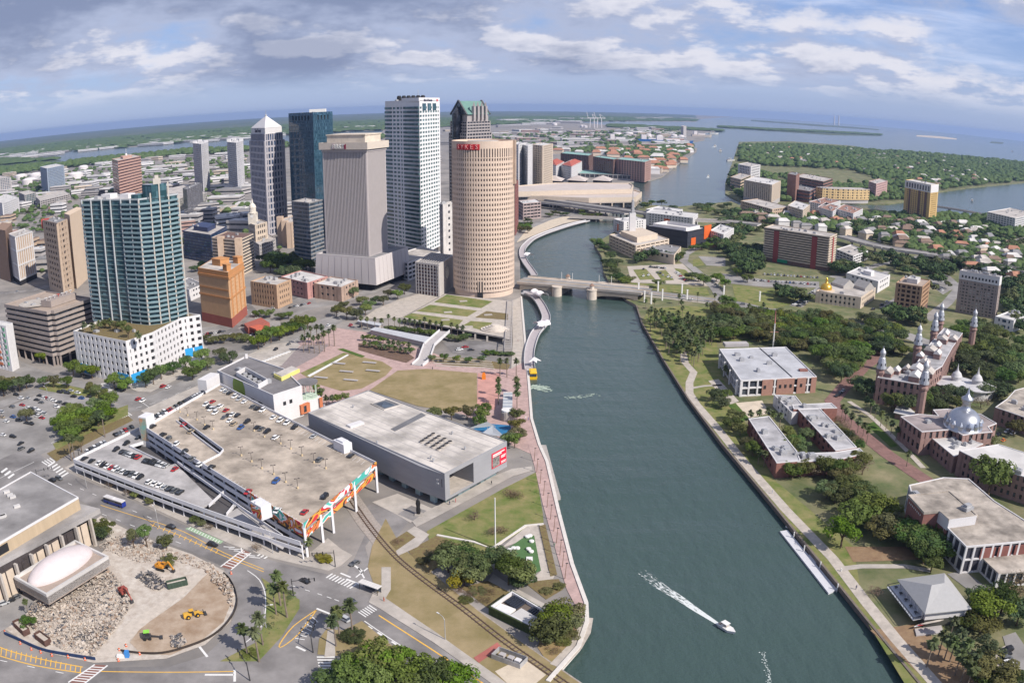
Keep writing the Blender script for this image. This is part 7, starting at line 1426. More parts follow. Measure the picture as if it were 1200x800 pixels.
# ---------------------------------------------------------------- far side: police block, hotels, port, island, expressway
def far():
 q = lambda x, y, z=0: V2(U(x, y, z))
 # police headquarters and its mast
 root, poly, h = block('police_building', 'cream terraced concrete building with a tall radio mast by the river bend', 'government building', (714, 276), (745, 289), (784, 281), base=(745, 304), n=4, wall=m_cream, glass=g_dark, sp=.55, bay=9, pw=1.6, inset=1.6, units=5, roof=m_roof)
 c = centre(poly); mb = MB(); p2 = [c+(p-c)*.62 for p in poly]; mb.prism(p2, h, h+6); fin(mb, ('penthouse', m_cream), root)
 c2 = q(741, 262, h+14); mb = MB(); mb.box((c2.x, c2.y, 0), 7, 6, h+26); fin(mb, ('mast_tower', m_wht), root); mb = MB(); mb.lathe((c2.x, c2.y, h+26), [(2.2, 0), (1.4, 14), (1.6, 14.2), (.5, 15), (.3, 28)], 6); fin(mb, ('radio_mast', m_ac), root)
 block('police_building', 'lower cream wing with a long blank wall beside the terraced building', 'government building', (752, 293), (790, 300), (798, 290), h=9, n=1, wall=m_cream, glass=g_dark, sp=.7, bay=6, pw=3, roof=m_roofg, units=9)
 m_navy = M('navy_mesh_wall', (.035, .038, .05), .7, .12, .6, stretch=(1, 1, .2)); m_or2 = M('hall_orange', (.62, .12, .02), .6, .06, .3)
 root, poly, h = block('exhibition_hall', 'dark charcoal box hall with two orange wall panels', 'hall', (757, 265.5), (806, 272.5), (828, 268), base=(806, 291), n=3, wall=m_navy, glass=m_navy, sp=.85, bay=0, units=3, roof=m_roofw)
 i = min(range(4), key=lambda k: poly[k].y); a, b, b2 = poly[i-1], poly[i], poly[(i+1) % 4]
 panel(root, 'orange_panel', b, b2, .18, .42, 2, h*.6, m_or2, .4); panel(root, 'orange_panel', b, b2, .86, 1.25, h*.35, h+4, m_or2, .4)
 mb = MB(); mb.ring(offset(poly, 6), offset(poly, 6.6), h, h+4); fin(mb, ('white_roof_frame', m_wht), root)
 for lab, L, Fp, R, h in (('white flats with orange panels nearest the river bend', (719, 257.5), (731, 261), (757, 258), 15), ('white flats behind the charcoal hall, with an orange end', (757, 250), (812, 256.5), (818, 251), 16), ('white flats right of the charcoal hall', (832, 271), (848, 276), (860, 268), 14), ('white roofed flats along the expressway', (757, 246), (785, 250), (800, 246), 15)):
  root, poly, h = block('apartment_block', lab, 'apartment building', L, Fp, R, h=h, n=5, wall=m_wht, glass=g_dark, sp=.45, bay=4.5, pw=2.4, roof=m_roofw, units=8)
  i = min(range(4), key=lambda k: poly[k].y); panel(root, 'orange_panel', poly[i-1], poly[i], .4, .52, 3, h*.75, m_or2, .3)
 # apartment slab
 root, poly, h = block('apartment_slab', 'long cream apartment slab with two brick red stripes', 'apartment building', (895.5, 267.5), (972.5, 279), (981, 275), base=(971, 318), n=12, wall=m_cream, glass=GL('balcony_shade', (.06, .05, .045)), sp=.48, bay=0, inset=1.0, roof=m_roof, units=9, foot_h=4, foot_mat=m_brown)
 i = min(range(4), key=lambda k: poly[k].y); a, b, b2 = poly[i-1], poly[i], poly[(i+1) % 4]
 for t0, t1 in ((.16, .24), (.74, .82)): panel(root, 'red_stripe', a, b, t0, t1, 0, h-1, M('stripe_red', (.27, .065, .06), .85, .1, .3), .25)
 panel(root, 'red_stripe', b, b2, .42, .6, 3, h-1, M('stripe_red', (.27, .065, .06)), .25); panel(root, 'green_awning', a, b, .24, .40, 1, 4.5, M('awning_green', (.02, .22, .12)), 1.5)
 block('parking_garage', 'white railed garage beside the long apartment slab', 'parking garage', (980, 293), (1000, 301), (1017, 295), h=9, n=3, wall=m_wht, glass=m_dark, sp=.45, bay=8, inset=.7, units=2, roof=m_roof)
 # gold domed city hall
 root, poly, h = block('domed_hall', 'pale classical hall with a gold dome at its corner', 'hall', (956, 343), (1009, 350.5), (1026, 339), base=(1009, 362), n=2, wall=m_cream, glass=g_dark, sp=.5, bay=4, pw=2.2, units=2, roof=m_roof, par=1.4)
 c = q(968, 341, h); mb = MB(); R_ = 5.6; mb.lathe((*c, 0), [(R_+2, 0), (R_+2, h+1.5), (R_, h+1.6)], 24); fin(mb, ('corner_rotunda', m_cream), root); mb = MB(); mb.lathe((*c, h+1.6), [(R_*.92, 0)]+[(R_*.92*math.cos(t), 1.0+R_*.85*math.sin(t)) for t in [i*.19 for i in range(8)]]+[(1.2, 7.5), (1.1, 9), (.1, 10.5)], 24); fin(mb, ('gold_dome', M('gold', (.75, .47, .08), .3, .1, .5, metal=.7), None, True), root)
 for x, y, w in ((988, 336, 14), (1012, 339, 12)):
  p = q(x, y, h); cs, sn = math.cos(.35), math.sin(.35); mb = MB(); mb.box((p.x, p.y, h-.2), w, 16, 3, .35); mb.add([(p.x+(sx*w*.5)*cs-(sy*8)*sn, p.y+(sx*w*.5)*sn+(sy*8)*cs, h+2.8) for sx, sy in ((-1, -1), (1, -1), (1, 1), (-1, 1))]+[(p.x+8*sn, p.y-8*cs, h+8), (p.x-8*sn, p.y+8*cs, h+8)], [(1, 2, 5, 4), (3, 0, 4, 5), (0, 1, 4), (2, 3, 5)]); fin(mb, ('gabled_wing', M('slate_roof', (.40, .38, .36), .85, .12, .3)), root)
 block('office_block', 'flat white building with a raised white block behind the gold dome', 'building', (992, 321), (1029, 331), (1043, 323), h=10, n=2, wall=m_wht, glass=g_dark, sp=.6, bay=6, pw=3, roof=m_roofw, units=4, big=(.25, 4))
 root, poly, h = block('office_block', 'square brown brick and tan office block with deep windows', 'office building', (1050, 332.5), (1081, 337.5), (1090, 329.5), base=(1081, 370), n=5, wall=M('tan_trim', (.42, .27, .17), .85, .1, .4), glass=GL('brown_glass', (.06, .035, .03)), sp=.35, bay=5, pw=1.5, inset=.9, roof=M('sandy_roof', (.36, .29, .24)), units=3, foot_h=5, foot_mat=m_brown, big=(.4, 4, m_roofw))
 root, poly, h = block('apartment_tower', 'grey checker fronted tower with a white top storey at the right', 'tower', (1125, 318), (1171.5, 326), (1174, 324.5), base=(1165, 374), n=13, wall=M('checker_taupe', (.33, .275, .25), .85, .08, .3), glass=GL('checker_glass', (.10, .09, .09), light=(.5, .48, .46)), sp=.45, bay=3.2, pw=1.3, inset=.35, roof=m_roofw, units=10)
 i = min(range(4), key=lambda k: poly[k].y); mb = MB(); mb.ring(offset(poly, -.25), offset(poly, .5), h-6.5, h+1); fin(mb, ('white_top_storey', m_wht), root)
 for k in range(11): panel(root, 'top_window', poly[i-1], poly[i], .06+k*.085, .10+k*.085, h-4.6, h-2.6, m_dark, .4)
 block('office_block', 'white two storey building at the right edge above the minarets', 'building', (1166, 372), (1188, 377), (1215, 366), h=9, n=2, wall=m_wht, glass=g_blue, sp=.5, bay=5, pw=2, roof=m_roofw, units=6)
 # condos and hospital
 m_yl = M('ochre_stucco', (.56, .39, .17), .85, .07, .3); r_, p_, h_ = block('residential_tower', 'ochre and cream residential tower beside the inlet', 'tower', (1061, 211.5), (1091, 217.5), (1100, 216.5), base=(1092, 260), n=17, wall=m_yl, glass=g_dark, sp=.4, bay=6, pw=2.8, inset=.8, roof=m_roofw, units=4)
 i = min(range(4), key=lambda k: p_[k].y); mb = MB(); mb.ring(offset(p_, -.3), offset(p_, .4), h_-12, h_+1); fin(mb, ('cream_top_storeys', m_wht), r_)
 for k in range(9): panel(r_, 'top_window', p_[i-1], p_[i], .06+k*.105, .12+k*.105, h_-10, h_-2, g_steel, .4)
 for k in (1, 4, 6): panel(r_, 'balcony_stack', p_[i-1], p_[i], .05+k*.125, .12+k*.125, 4, h_-12, m_brown, .4)
 block('residential_tower', 'cream and dark striped condominium tower with a white top', 'tower', (872, 211.5), (905, 217.5), (915, 212.5), base=(903, 243), n=13, wall=m_cream, glass=g_dark, sp=.35, bay=6, pw=2.8, inset=1.0, roof=m_roofw, units=6, foot_h=8, foot_mat=m_gryc)
 block('apartment_block', 'long tan podium block at the foot of the striped condominium', 'apartment building', (868, 236), (905, 246), (925, 243), h=14, n=3, wall=m_tan, glass=g_dark, sp=.5, bay=6, pw=2.6, roof=m_roof, units=4)
 block('apartment_block', 'cream apartment block between the condominium and the white flats', 'apartment building', (923, 241.5), (941, 247), (949, 240.5), h=18, n=5, wall=m_cream, glass=g_dark, sp=.45, bay=5, pw=2.4, roof=m_roofw, units=4)
 for k, (L, Fp, R) in enumerate((((958, 243), (976, 248.5), (985, 243)), ((978, 245), (1000, 251), (1011, 245.5)), ((948, 237), (968, 241), (985, 236)))): block('apartment_block', ('white gabled flats with brown roofs, nearest the apartment slab', 'white gabled flats with brown roofs, at the right end of the row', 'white gabled flats with brown roofs, behind the other two')[k], 'apartment building', L, Fp, R, h=17, n=5, wall=m_wht, glass=g_dark, sp=.4, bay=4.5, pw=2.3, inset=.8, roof=M('tile_brown', (.30, .17, .13), .9, .2, .3), units=9, group=None)
 block('hospital', 'large red brown hospital block with a tall brick tower', 'hospital', (930, 207), (965, 213.5), (976, 210), h=34, n=6, wall=M('hospital_brown', (.23, .125, .10)), glass=g_dark, sp=.5, bay=0, units=6, roof=m_roof)
 block('hospital', 'tall brick tower of the hospital', 'hospital', (923, 204), (933, 206), (937, 203.5), h=48, n=0, wall=M('hospital_brown', (.23, .125, .10)), roof=m_roofg, units=1)
 block('hospital', 'white and dark hospital wing at the island tip', 'hospital', (865, 193), (880, 196), (891, 193.5), h=40, n=7, wall=m_wht, glass=g_dark, sp=.3, bay=8, pw=3.4, units=3)
 block('hospital', 'tan hospital wing facing the harbour channel', 'hospital', (856, 208), (868, 211), (880, 206), h=24, n=4, wall=m_tan, glass=g_dark, sp=.5, bay=0, units=3)
 block('hospital', 'low brown and grey hospital wing in front of the tall brick tower', 'hospital', (924, 221), (949, 225), (960, 219), h=20, n=3, wall=M('hospital_brown', (.23, .125, .10)), glass=g_steel, sp=.5, bay=0, units=5, roof=m_roofg)
 a, b = q(964, 221, 26), q(1019, 222.5, 26); d = b-a; n2 = Vector((-d.y, d.x)).normalized(); pts = [a+d*(k/10)-n2*(9*math.sin(math.pi*k/10)) for k in range(11)]+[b+n2*22, a+n2*22]
 root = thing('clinic', 'curved yellow building with tall windows on an arcaded base', 'building', (*centre(pts), 0)); mb = MB(); mb.prism(ccw([p+n2*2 for p in pts]), 0, 8); fin(mb, ('arcade', m_gryc), root); storeys(root, ccw(pts), 7, 26, 4, M('butter_stucco', (.60, .43, .22)), g_dark, .5, 6, 3); roofing(root, ccw(pts), 26.3, 4)
 block('hotel', 'salmon pink block beside the curved yellow building', 'building', (1018, 213), (1027, 216), (1040, 212.5), h=30, n=6, wall=M('pink_block', (.50, .33, .31)), glass=g_dark, sp=.5, bay=6, pw=3)
 block('office_block', 'white building with a blank wall and rooftop cars at the right edge', 'building', (1157, 249), (1190, 256.5), (1215, 251), h=22, n=5, wall=m_wht, glass=g_steel, sp=.45, bay=7, pw=2, units=8, foot_h=4, foot_mat=m_dark)
 # harbour hotels, convention hall
 m_tq = M('verdigris_roof', (.24, .40, .37), .8, .1, .05)
 for lab, L, Fp, R, h, n, m in (('long hotel with a pale green roof and white ribs on the harbour', (722, 187), (756, 190.5), (763, 188), 42, 9, m_pinkb), ('brown hotel wing with a pale green roof', (695, 184), (719, 187.5), (726, 186), 42, 9, m_brown), ('brown harbour office with green roof and a small corner tower', (657, 180), (690, 183), (695, 180.5), 40, 8, m_brown)):
  block('hotel', lab, 'hotel', L, Fp, R, h=h, n=n, wall=m, glass=g_dark, sp=.3, bay=9, pw=3.6, inset=.8, roof=m_tq, units=2)
 block('pavilion', 'long low market hall with a pale green roof on the quay', 'market hall', (675, 203.5), (757, 207), (762, 203), h=10, n=1, wall=m_gryc, glass=g_dark, sp=.3, bay=10, roof=m_tq, units=3)
 for k, (L, Fp, R) in enumerate((((622, 190), (634, 194), (640, 190)), ((640, 191), (652, 194.5), (661, 190)), ((658, 193), (670, 195.5), (682, 189.5)))):
  r_, p_, h_ = block('apartment_block', ('white harbour flats with a red tiled roof, leftmost of three', 'white harbour flats with a red tiled roof, middle of three', 'white harbour flats with a red tiled roof, rightmost of three')[k], 'apartment building', L, Fp, R, h=32, n=7, wall=m_wht, glass=g_steel, sp=.3, bay=8, pw=3.5, inset=1, roof=M('red_tile', (.38, .10, .07), .9, .15, .2), units=0)
  mb = MB(); c = centre(p_); mb.add([(*(p+(c-p)*-.03), h_+.4) for p in p_]+[(*(p_[0].lerp(p_[1], .5).lerp(c, .5)), h_+7), (*(p_[2].lerp(p_[3], .5).lerp(c, .5)), h_+7)], [(0, 1, 4), (1, 2, 5, 4), (2, 3, 5), (3, 0, 4, 5)]); fin(mb, ('tiled_hip', M('red_tile', (.38, .10, .07))), r_)
 for k, (L, Fp, R, h) in enumerate((((601, 169), (608, 170.5), (615, 168), 90), ((612, 170), (619, 172), (624, 169.5), 88), ((624, 170), (636, 171.5), (648, 169), 84))): block('residential_tower', ('pale blue residential tower beside the round tower', 'grey white residential tower, middle of the harbour trio', 'dark and cream residential tower, right of the harbour trio')[k], 'tower', L, Fp, R, h=h, n=20, wall=(m_wht, m_wht, m_cream)[k], glass=(g_teal, g_steel, g_dark)[k], sp=.25, bay=8, pw=3.2, inset=.8, units=2, roof=m_roofw)
 m_cv = M('convention_roof', (.50, .44, .41), .9, .08, .05)
 for lab, px, h, wl in (('broad flat convention hall with pale pink roofs by the water', [(600, 219), (652, 215), (738, 215.5), (742, 218), (740, 222.5), (600, 226)], 22, m_cream), ('lower river front hall of the convention centre', [(606, 226), (742, 223), (752, 226), (745, 232), (690, 233), (608, 230)], 15, m_cream)):
  po = ccw([q(*p, h) for p in px]); root = thing('convention_hall', lab, 'hall', (*centre(po), 0)); mb = MB(); mb.prism(offset(po, 3), 0, h-7); fin(mb, ('glass_front', g_dark), root); mb = MB(); mb.prism(po, h-7.2, h, bottom=True); fin(mb, ('roof', [m_cv]), root); mb = MB(); mb.ring(offset(po, -.4), offset(po, 1.2), h-6, h+1.5); fin(mb, ('parapet', wl), root)
  for k in range(len(po)):
   for t in (0, .25, .5, .75): v = offset(po, 1)[k].lerp(offset(po, 1)[(k+1) % len(po)], t); mb = MB(); mb.box((v.x, v.y, 0), 2, 2, h-7); fin(mb, ('column', wl), root)
 for k, x in enumerate((612, 636, 664, 693)): po = ccw([q(x, 211, 14), q(x+22, 212.5, 14), q(x+26, 209.5, 14), q(x+5, 208, 14)]); c = centre(po); t = thing('pavilion', ('leftmost', 'second', 'third', 'rightmost')[k]+' of four low pyramid roofed pavilions behind the convention hall', 'pavilion', (*c, 0)); mb = MB(); mb.prism(offset(po, 3), 0, 14); fin(mb, ('wall', m_dark), t); mb = MB(); mb.add([(*p, 14) for p in po]+[(*c, 22)], [(i, (i+1) % 4, 4) for i in range(4)]); fin(mb, ('roof', m_cv), t)
 # expressway, bridges on piers
 def viaduct(lab, px, z, w, name='viaduct'):
  t = thing(name, lab, 'bridge', U(*px[0], 0)); pts = smooth([U(x, y, z) for x, y in px], 6); mb = MB(); mb.strip(pts, w, z, 0, z1=1.6); fin(mb, ('deck', M('viaduct_concrete', (.47, .44, .42), .9, .1, .1)), t)
  mb = MB(); mb.strip(pts, w-2.5, z+.06); fin(mb, ('carriageway', m_asph2), t); mb = MB()
  for s in (-1, 1):
   for i in range(len(pts)-1):
    e = (pts[i+1]-pts[i]).normalized(); o = Vector((-e.y, e.x, 0))*s*(w/2-.3); mb.beam(pts[i]+o+Vector((0, 0, .5)), pts[i+1]+o+Vector((0, 0, .5)), .4, 1.1)
  fin(mb, ('barrier', m_conc), t); acc = 0
  for a, b in zip(pts, pts[1:]):
   acc += (b-a).length
   if acc > 32: acc = 0; mb = MB(); e = (b-a).normalized(); o = Vector((-e.y, e.x, 0)); mb.beam(b+o*w*.32-Vector((0, 0, z+1.5)), b+o*w*.32-Vector((0, 0, 1.5)), 1.8); mb.beam(b-o*w*.32-Vector((0, 0, z+1.5)), b-o*w*.32-Vector((0, 0, 1.5)), 1.8); mb.beam(b-o*w*.45-Vector((0, 0, 2.2)), b+o*w*.45-Vector((0, 0, 2.2)), 1.6, 1.4); fin(mb, ('pier', m_conc), t)
 viaduct('long grey elevated expressway crossing the river behind the round tower', [(600, 227), (640, 233), (690, 240), (740, 247), (800, 256), (850, 259), (890, 263)], 11, 20); viaduct('second carriageway of the expressway nearer the camera', [(604, 234), (650, 238.5), (700, 245.5), (735, 250)], 9, 13)
 viaduct('low street bridge below the expressway', [(668, 253.5), (705, 255), (725, 256)], 4, 14); viaduct('elevated expressway running through the trees on the right', [(985, 276), (1030, 288), (1080, 296), (1130, 303), (1185, 314), (1215, 320)], 9, 22); viaduct('low causeway bridge across the inlet at the right', [(1092, 241), (1125, 246), (1160, 252.5)], 6, 14)
 # port
 m_tank = M('tank_white', (.66, .62, .62), .7, .08, .05)
 for i, (x, y, r_) in enumerate(((723, 159.5, 26), (737, 158.8, 24), (749, 158.3, 24), (760, 161, 16), (682, 149.5, 16), (686, 149.8, 16), (650, 147, 20), (25, 210.5, 22), (35, 216, 24), (42, 209, 22), (89, 209, 24), (98, 200, 18), (790, 161.5, 18), (798, 162.5, 16), (773, 162.5, 16))):
  t = thing('storage_tank', 'pale cylindrical storage tank in the port area', 'tank', U(x, y, 0), 0, 'storage tanks far off'); mb = MB(); mb.lathe((0, 0, 0), [(r_, 0), (r_, 15), (r_*.6, 19), (0, 20)], 20); mb.build('shell', m_tank, t)
 for i, (x, y) in enumerate(((694, 150), (702.5, 150))):
  t = thing('dock_crane', ('left', 'right')[i]+' one of two white dock cranes far off at the port', 'crane', U(x, y, 0)); t.scale = (1.4,)*3; mb = MB()
  for a in (-12, 12):
   for b in (-8, 8): mb.beam((a, b, 0), (a*.8, b*.7, 50), 2.4)
  mb.beam((-25, 0, 52), (30, 0, 52), 3); mb.beam((6, 0, 52), (0, 0, 72), 2.5); mb.beam((0, 0, 72), (28, 0, 54), 1.2); mb.beam((-22, 0, 54), (-30, 0, 84), 2); mb.build('frame', m_tank, t)
 for (x, y, h) in ((977.5, 146.5, 190), (982.7, 146.8, 200)): t = thing('smokestack', 'thin pale smokestack on the horizon, '+('left' if x < 980 else 'right')+' of the pair', 'smokestack', U(x, y, 0)); mb = MB(); mb.lathe((0, 0, 0), [(16, 0), (12, h)], 10); mb.build('stack', m_tank, t)
 block('silo', 'grey square silo block at the end of the port quay', 'silo', (798, 148), (801, 148.6), (804.5, 147.8), h=62, n=0, wall=m_gryc, units=0)
 for i, (x, y, L_, col) in enumerate(((766, 166.5, 150, (.02, .10, .30)), (788, 168, 190, (.02, .10, .30)), (822, 160.5, 120, (.45, .40, .36)), (727, 166, 120, (.5, .5, .5)))):
  t = thing('ship', ('blue hulled cargo ship, left of the pair at the port quay', 'blue hulled cargo ship, right of the pair at the port quay', 'buff coloured ship at the outer quay', 'grey ship lying among the tanks of the port')[i], 'ship', U(x, y, -2), .05); mb = MB(); mb.add([(-L_/2, -14, 0), (L_/2-16, -14, 0), (L_/2, 0, 0), (L_/2-16, 14, 0), (-L_/2, 14, 0), (-L_/2, -15, 13), (L_/2-14, -15, 13), (L_/2+5, 0, 15), (L_/2-14, 15, 13), (-L_/2, 15, 13)], [(0, 1, 6, 5), (1, 2, 7, 6), (2, 3, 8, 7), (3, 4, 9, 8), (4, 0, 5, 9), (5, 6, 7, 8, 9)]); mb.build('hull', M('ship%d' % i, col, .6), t); mb = MB(); mb.box((-L_*.32, 0, 13), L_*.16, 22, 20); mb.box((0, 0, 13), L_*.35, 20, 6); mb.build('superstructure', m_tank, t)
far()
# low buildings in the distance: one object each
def scatter_buildings():
 r = random.Random(11); mats = [[m_roofw, m_wht], [m_roof, m_cream], [m_roofg, m_gryc], [M('terracotta', (.36, .18, .12), .9, .2, .1), m_cream], [m_roofw, m_gryc], [M('brown_roof', (.20, .14, .11), .9, .2, .1), m_tan], [m_roof, M('rose_wall', (.38, .25, .22))]]
 nm = ['white', 'cream', 'grey', 'terracotta roofed', 'pale grey', 'brown roofed', 'rose walled']
 def zone(px, n, smin, smax, hmin, hmax, pal, name, where, cat, gable=False):
  xs = [p[0] for p in px]; ys = [p[1] for p in px]; k = 0; tries = 0; used = []
  while k < n and tries < n*40:
   tries += 1; x, y = r.uniform(min(xs), max(xs)), r.uniform(min(ys), max(ys))
   if not inside((x, y), px): continue
   p = U(x, y, 0); w, d, h = r.uniform(smin, smax), r.uniform(smin, smax)*.7, r.uniform(hmin, hmax)
   if any((p-o).length < (w+o2)*.55 for o, o2 in used): continue
   used.append((p, w)); k += 1; ci = r.choice(pal); rot = r.choice((0, .12, -.25, .5))+r.uniform(-.05, .05); mb = MB()
   if gable:
    mb.box((0, 0, 0), w, d, h, 0, 1); mb.add([(-w*.55, -d*.58, h), (w*.55, -d*.58, h), (w*.55, d*.58, h), (-w*.55, d*.58, h), (-w*.35, 0, h+d*.32), (w*.35, 0, h+d*.32)], [(0, 1, 5, 4), (1, 2, 5), (2, 3, 4, 5), (3, 0, 4)], 0)
   else:
    mb.box((0, 0, 0), w, d, h, 0, 1); mb.box((0, 0, h), w*.97, d*.97, .3, 0, 0); mb.box((w*.2, d*.1, h+.3), w*.15, d*.2, 2, 0, 2)
    nf = max(1, int(h/5))
    for f in range(nf): mb.box((0, 0, 1.2+f*h/nf), w+.3, d+.3, h/nf*.35, 0, 3)
   o = mb.build(name, [mats[ci][0], mats[ci][1], m_ac, g_dark]); o.location = p; o.rotation_euler.z = rot
   tag(o, nm[ci]+' '+where, cat, nm[ci]+' '+where)
 zone([(0, 208), (130, 190), (225, 183), (290, 178), (300, 245), (200, 262), (190, 215), (0, 255)], 105, 30, 75, 6, 16, (0, 1, 2, 4, 0, 4), 'warehouse', 'warehouse between downtown and the bay', 'warehouse')
 zone([(0, 240), (110, 235), (130, 262), (110, 330), (0, 330)], 30, 18, 40, 8, 22, (1, 2, 4, 5, 6, 0), 'commercial_building', 'low commercial building among the left towers', 'building')
 zone([(200, 262), (300, 250), (345, 250), (345, 262), (300, 272), (210, 272)], 24, 18, 40, 8, 26, (0, 2, 4, 6, 0), 'commercial_building', 'building behind the navy office block', 'building')
 zone([(575, 158), (640, 151), (800, 151), (800, 168), (770, 172), (640, 176), (600, 168)], 85, 40, 130, 7, 16, (0, 0, 4, 2, 1, 6), 'warehouse', 'warehouse of the distant port', 'warehouse')
 zone([(640, 180), (815, 172), (800, 192), (765, 208), (750, 190)], 50, 18, 40, 6, 14, (3, 3, 0, 4, 3), 'house', 'harbour island house', 'house', True)
 zone([(868, 172), (1000, 176), (1190, 194), (1190, 212), (1100, 220), (1050, 208), (960, 195), (890, 192)], 95, 12, 22, 8, 11, (0, 1, 2, 5, 4, 1, 3), 'house', 'island house among dense trees', 'house', True)
 zone([(870, 252), (1000, 256), (1150, 268), (1190, 300), (1190, 340), (1120, 315), (1020, 280), (880, 262)], 95, 11, 22, 7, 10, (1, 4, 5, 2, 3, 0, 5), 'house', 'house among the trees behind the park', 'house', True)
 zone([(0, 190), (130, 174), (290, 163), (450, 146), (450, 150), (290, 156), (0, 180)], 60, 70, 220, 7, 14, (0, 0, 4), 'warehouse', 'warehouse across the bay', 'warehouse')
 zone([(590, 142), (700, 138), (815, 139), (815, 141), (700, 141), (600, 152)], 25, 120, 320, 10, 20, (0, 4), 'warehouse', 'far shed near the horizon', 'warehouse')
 zone([(335, 170), (450, 155), (530, 152), (530, 180), (450, 240), (380, 200)], 40, 30, 80, 7, 20, (0, 2, 4, 1), 'warehouse', 'low building behind the bank towers', 'building')
scatter_buildings()
# ---------------------------------------------------------------- trees, palms, shrubs
ORD = ['first', 'second', 'third', 'fourth', 'fifth', 'sixth', 'seventh', 'eighth', 'ninth', 'tenth', 'eleventh', 'twelfth', 'thirteenth', 'fourteenth', 'fifteenth', 'sixteenth', 'seventeenth', 'eighteenth', 'nineteenth', 'twentieth']
m_bark = M('bark', (.12, .085, .06), .95, .3, 1.2); m_pbark = M('palm_bark', (.20, .16, .13), .95, .25, 1.5)
LEAF = {'d': M('leaf_dark', (.080, .122, .038), .75, .45, .45, rand=.8, spec=.25), 'g': M('leaf_green', (.118, .168, .044), .75, .45, .45, rand=.8, spec=.25), 'b': M('leaf_bright', (.14, .21, .03), .75, .4, .45, rand=.5, spec=.25),
  'o': M('leaf_olive', (.14, .145, .05), .8, .4, .45, rand=.6, spec=.2), 'y': M('leaf_yellow', (.26, .23, .035), .8, .35, .45, rand=.3, spec=.2), 'x': M('twig_brown', (.20, .145, .10), .9, .35, .45, rand=.5, spec=.1)}
LEAF['p'] = M('palm_leaf', (.12, .155, .06), .7, .4, .6, rand=.6, spec=.3)
for m_ in LEAF.values():                                # thin leaves let some light through
 nt_ = m_.node_tree; b_ = nt_.nodes['Principled BSDF']; tl = nt_.nodes.new('ShaderNodeBsdfTranslucent'); ms = nt_.nodes.new('ShaderNodeMixShader'); ms.inputs[0].default_value = .38
 nt_.links.new(b_.inputs['Base Color'].links[0].from_socket, tl.inputs[0]); nt_.links.new(b_.outputs[0], ms.inputs[1]); nt_.links.new(tl.outputs[0], ms.inputs[2]); nt_.links.new(ms.outputs[0], nt_.nodes['Material Output'].inputs[0])
def quadleaf(mb, p, nrm, s, r):
 a = Vector((r.uniform(-1, 1), r.uniform(-1, 1), r.uniform(-1, 1))); u = nrm.cross(a)
 if u.length < .05: u = nrm.cross(Vector((1, .3, .2)))
 u.normalize(); v = nrm.cross(u).normalized(); w = s*r.uniform(.6, 1.3); h = s*r.uniform(.6, 1.3)
 mb.add([p-u*w, p-v*h+nrm*.12*s, p+u*w, p+v*h-nrm*.12*s], [(0, 1, 2, 3)])
def crown_mesh(seed, lobes=15, per=75, flat=.72, ls=.062, lr=(.20, .44)):
 """unit crown (radius 1): clumps of small leaf faces, uneven outline with gaps"""
 r = random.Random(seed); mb = MB()
 for k in range(lobes):
  a = r.uniform(0, 6.283); rad = math.sqrt(r.random())*.84; z = r.uniform(-.25, .62)*flat
  c = Vector((rad*math.cos(a), rad*math.sin(a), z*(1-.4*rad))); R_ = r.uniform(*lr)
  for i in range(per):
   d = Vector((r.gauss(0, 1), r.gauss(0, 1), r.gauss(.25, 1))); d.normalize(); q = R_*r.uniform(.72, 1.12)
   n = (d+Vector((r.uniform(-.6, .6), r.uniform(-.6, .6), r.uniform(-.2, .7)))).normalized(); quadleaf(mb, c+Vector((d.x*q, d.y*q, d.z*q*.75)), n, ls, r)
 return mb
def to_mesh(mb, name, mat):
 o = mb.build(name, mat); me = o.data; bpy.data.objects.remove(o); return me
CM = {}
def crown(kind, var):
 if (kind, var) not in CM:
  base = crown_mesh(20+var, (15, 18, 12, 20, 14)[var], (150, 125, 170, 115, 150)[var], (.72, .6, .85, .66, .75)[var]) if kind != 'x' else crown_mesh(60+var, 16, 40, .8, .045, (.3, .5))
  CM[kind, var] = to_mesh(base, 'crown', LEAF[kind])
 return CM[kind, var]
def trunk_mesh():
 r = random.Random(2); mb = MB(); mb.tube([(0, 0, -.2), (.02, .01, .35), (0, 0, .7)], [.085, .06, .045], 7)
 for k in range(5): a = k*1.257+r.uniform(-.3, .3); mb.tube([(0, 0, .42+.05*k), (.22*math.cos(a), .22*math.sin(a), .75), (.42*math.cos(a), .42*math.sin(a), 1.0)], [.04, .028, .012], 5)
 return to_mesh(mb, 'trunk', m_bark)
TR = trunk_mesh()
def palm_meshes():
 out = []
 for s in range(3):
  r = random.Random(s+5); mb = MB()
  for k in range(56):
   a = k*2.4+r.uniform(-.2, .2); el = math.radians(r.uniform(-62, 88)); L_ = r.uniform(.72, .98); d = Vector((math.cos(a)*math.cos(el), math.sin(a)*math.cos(el), math.sin(el))); sd = Vector((-math.sin(a), math.cos(a), 0))
   p = [d*(L_*t)-Vector((0, 0, .3*t*t*L_)) for t in (.08, .45, .8, 1.05)]; w = (.03, .17, .20, .03); vs = []
   for q, ww in zip(p, w): vs += [q-sd*ww-Vector((0, 0, ww*.5)), q, q+sd*ww-Vector((0, 0, ww*.5))]
   mb.add(vs, [(i*3+j, i*3+j+1, i*3+j+4, i*3+j+3) for i in range(3) for j in range(2)])
  out.append(to_mesh(mb, 'crown', LEAF['p']))
 mb = MB(); mb.tube([(0, 0, -.05), (.006, 0, .5), (0, 0, 1)], [.030, .022, .020], 7); return out, to_mesh(mb, 'trunk', m_pbark)
PALM, PTR = palm_meshes()
tr = random.Random(99); TREE = 'street_tree'
def ob(name, me, parent, loc, sc, rz=0):
 o = bpy.data.objects.new(name, me); C.objects.link(o); o.parent = parent; o.location = loc; o.scale = sc; o.rotation_euler = (0, 0, rz); return o
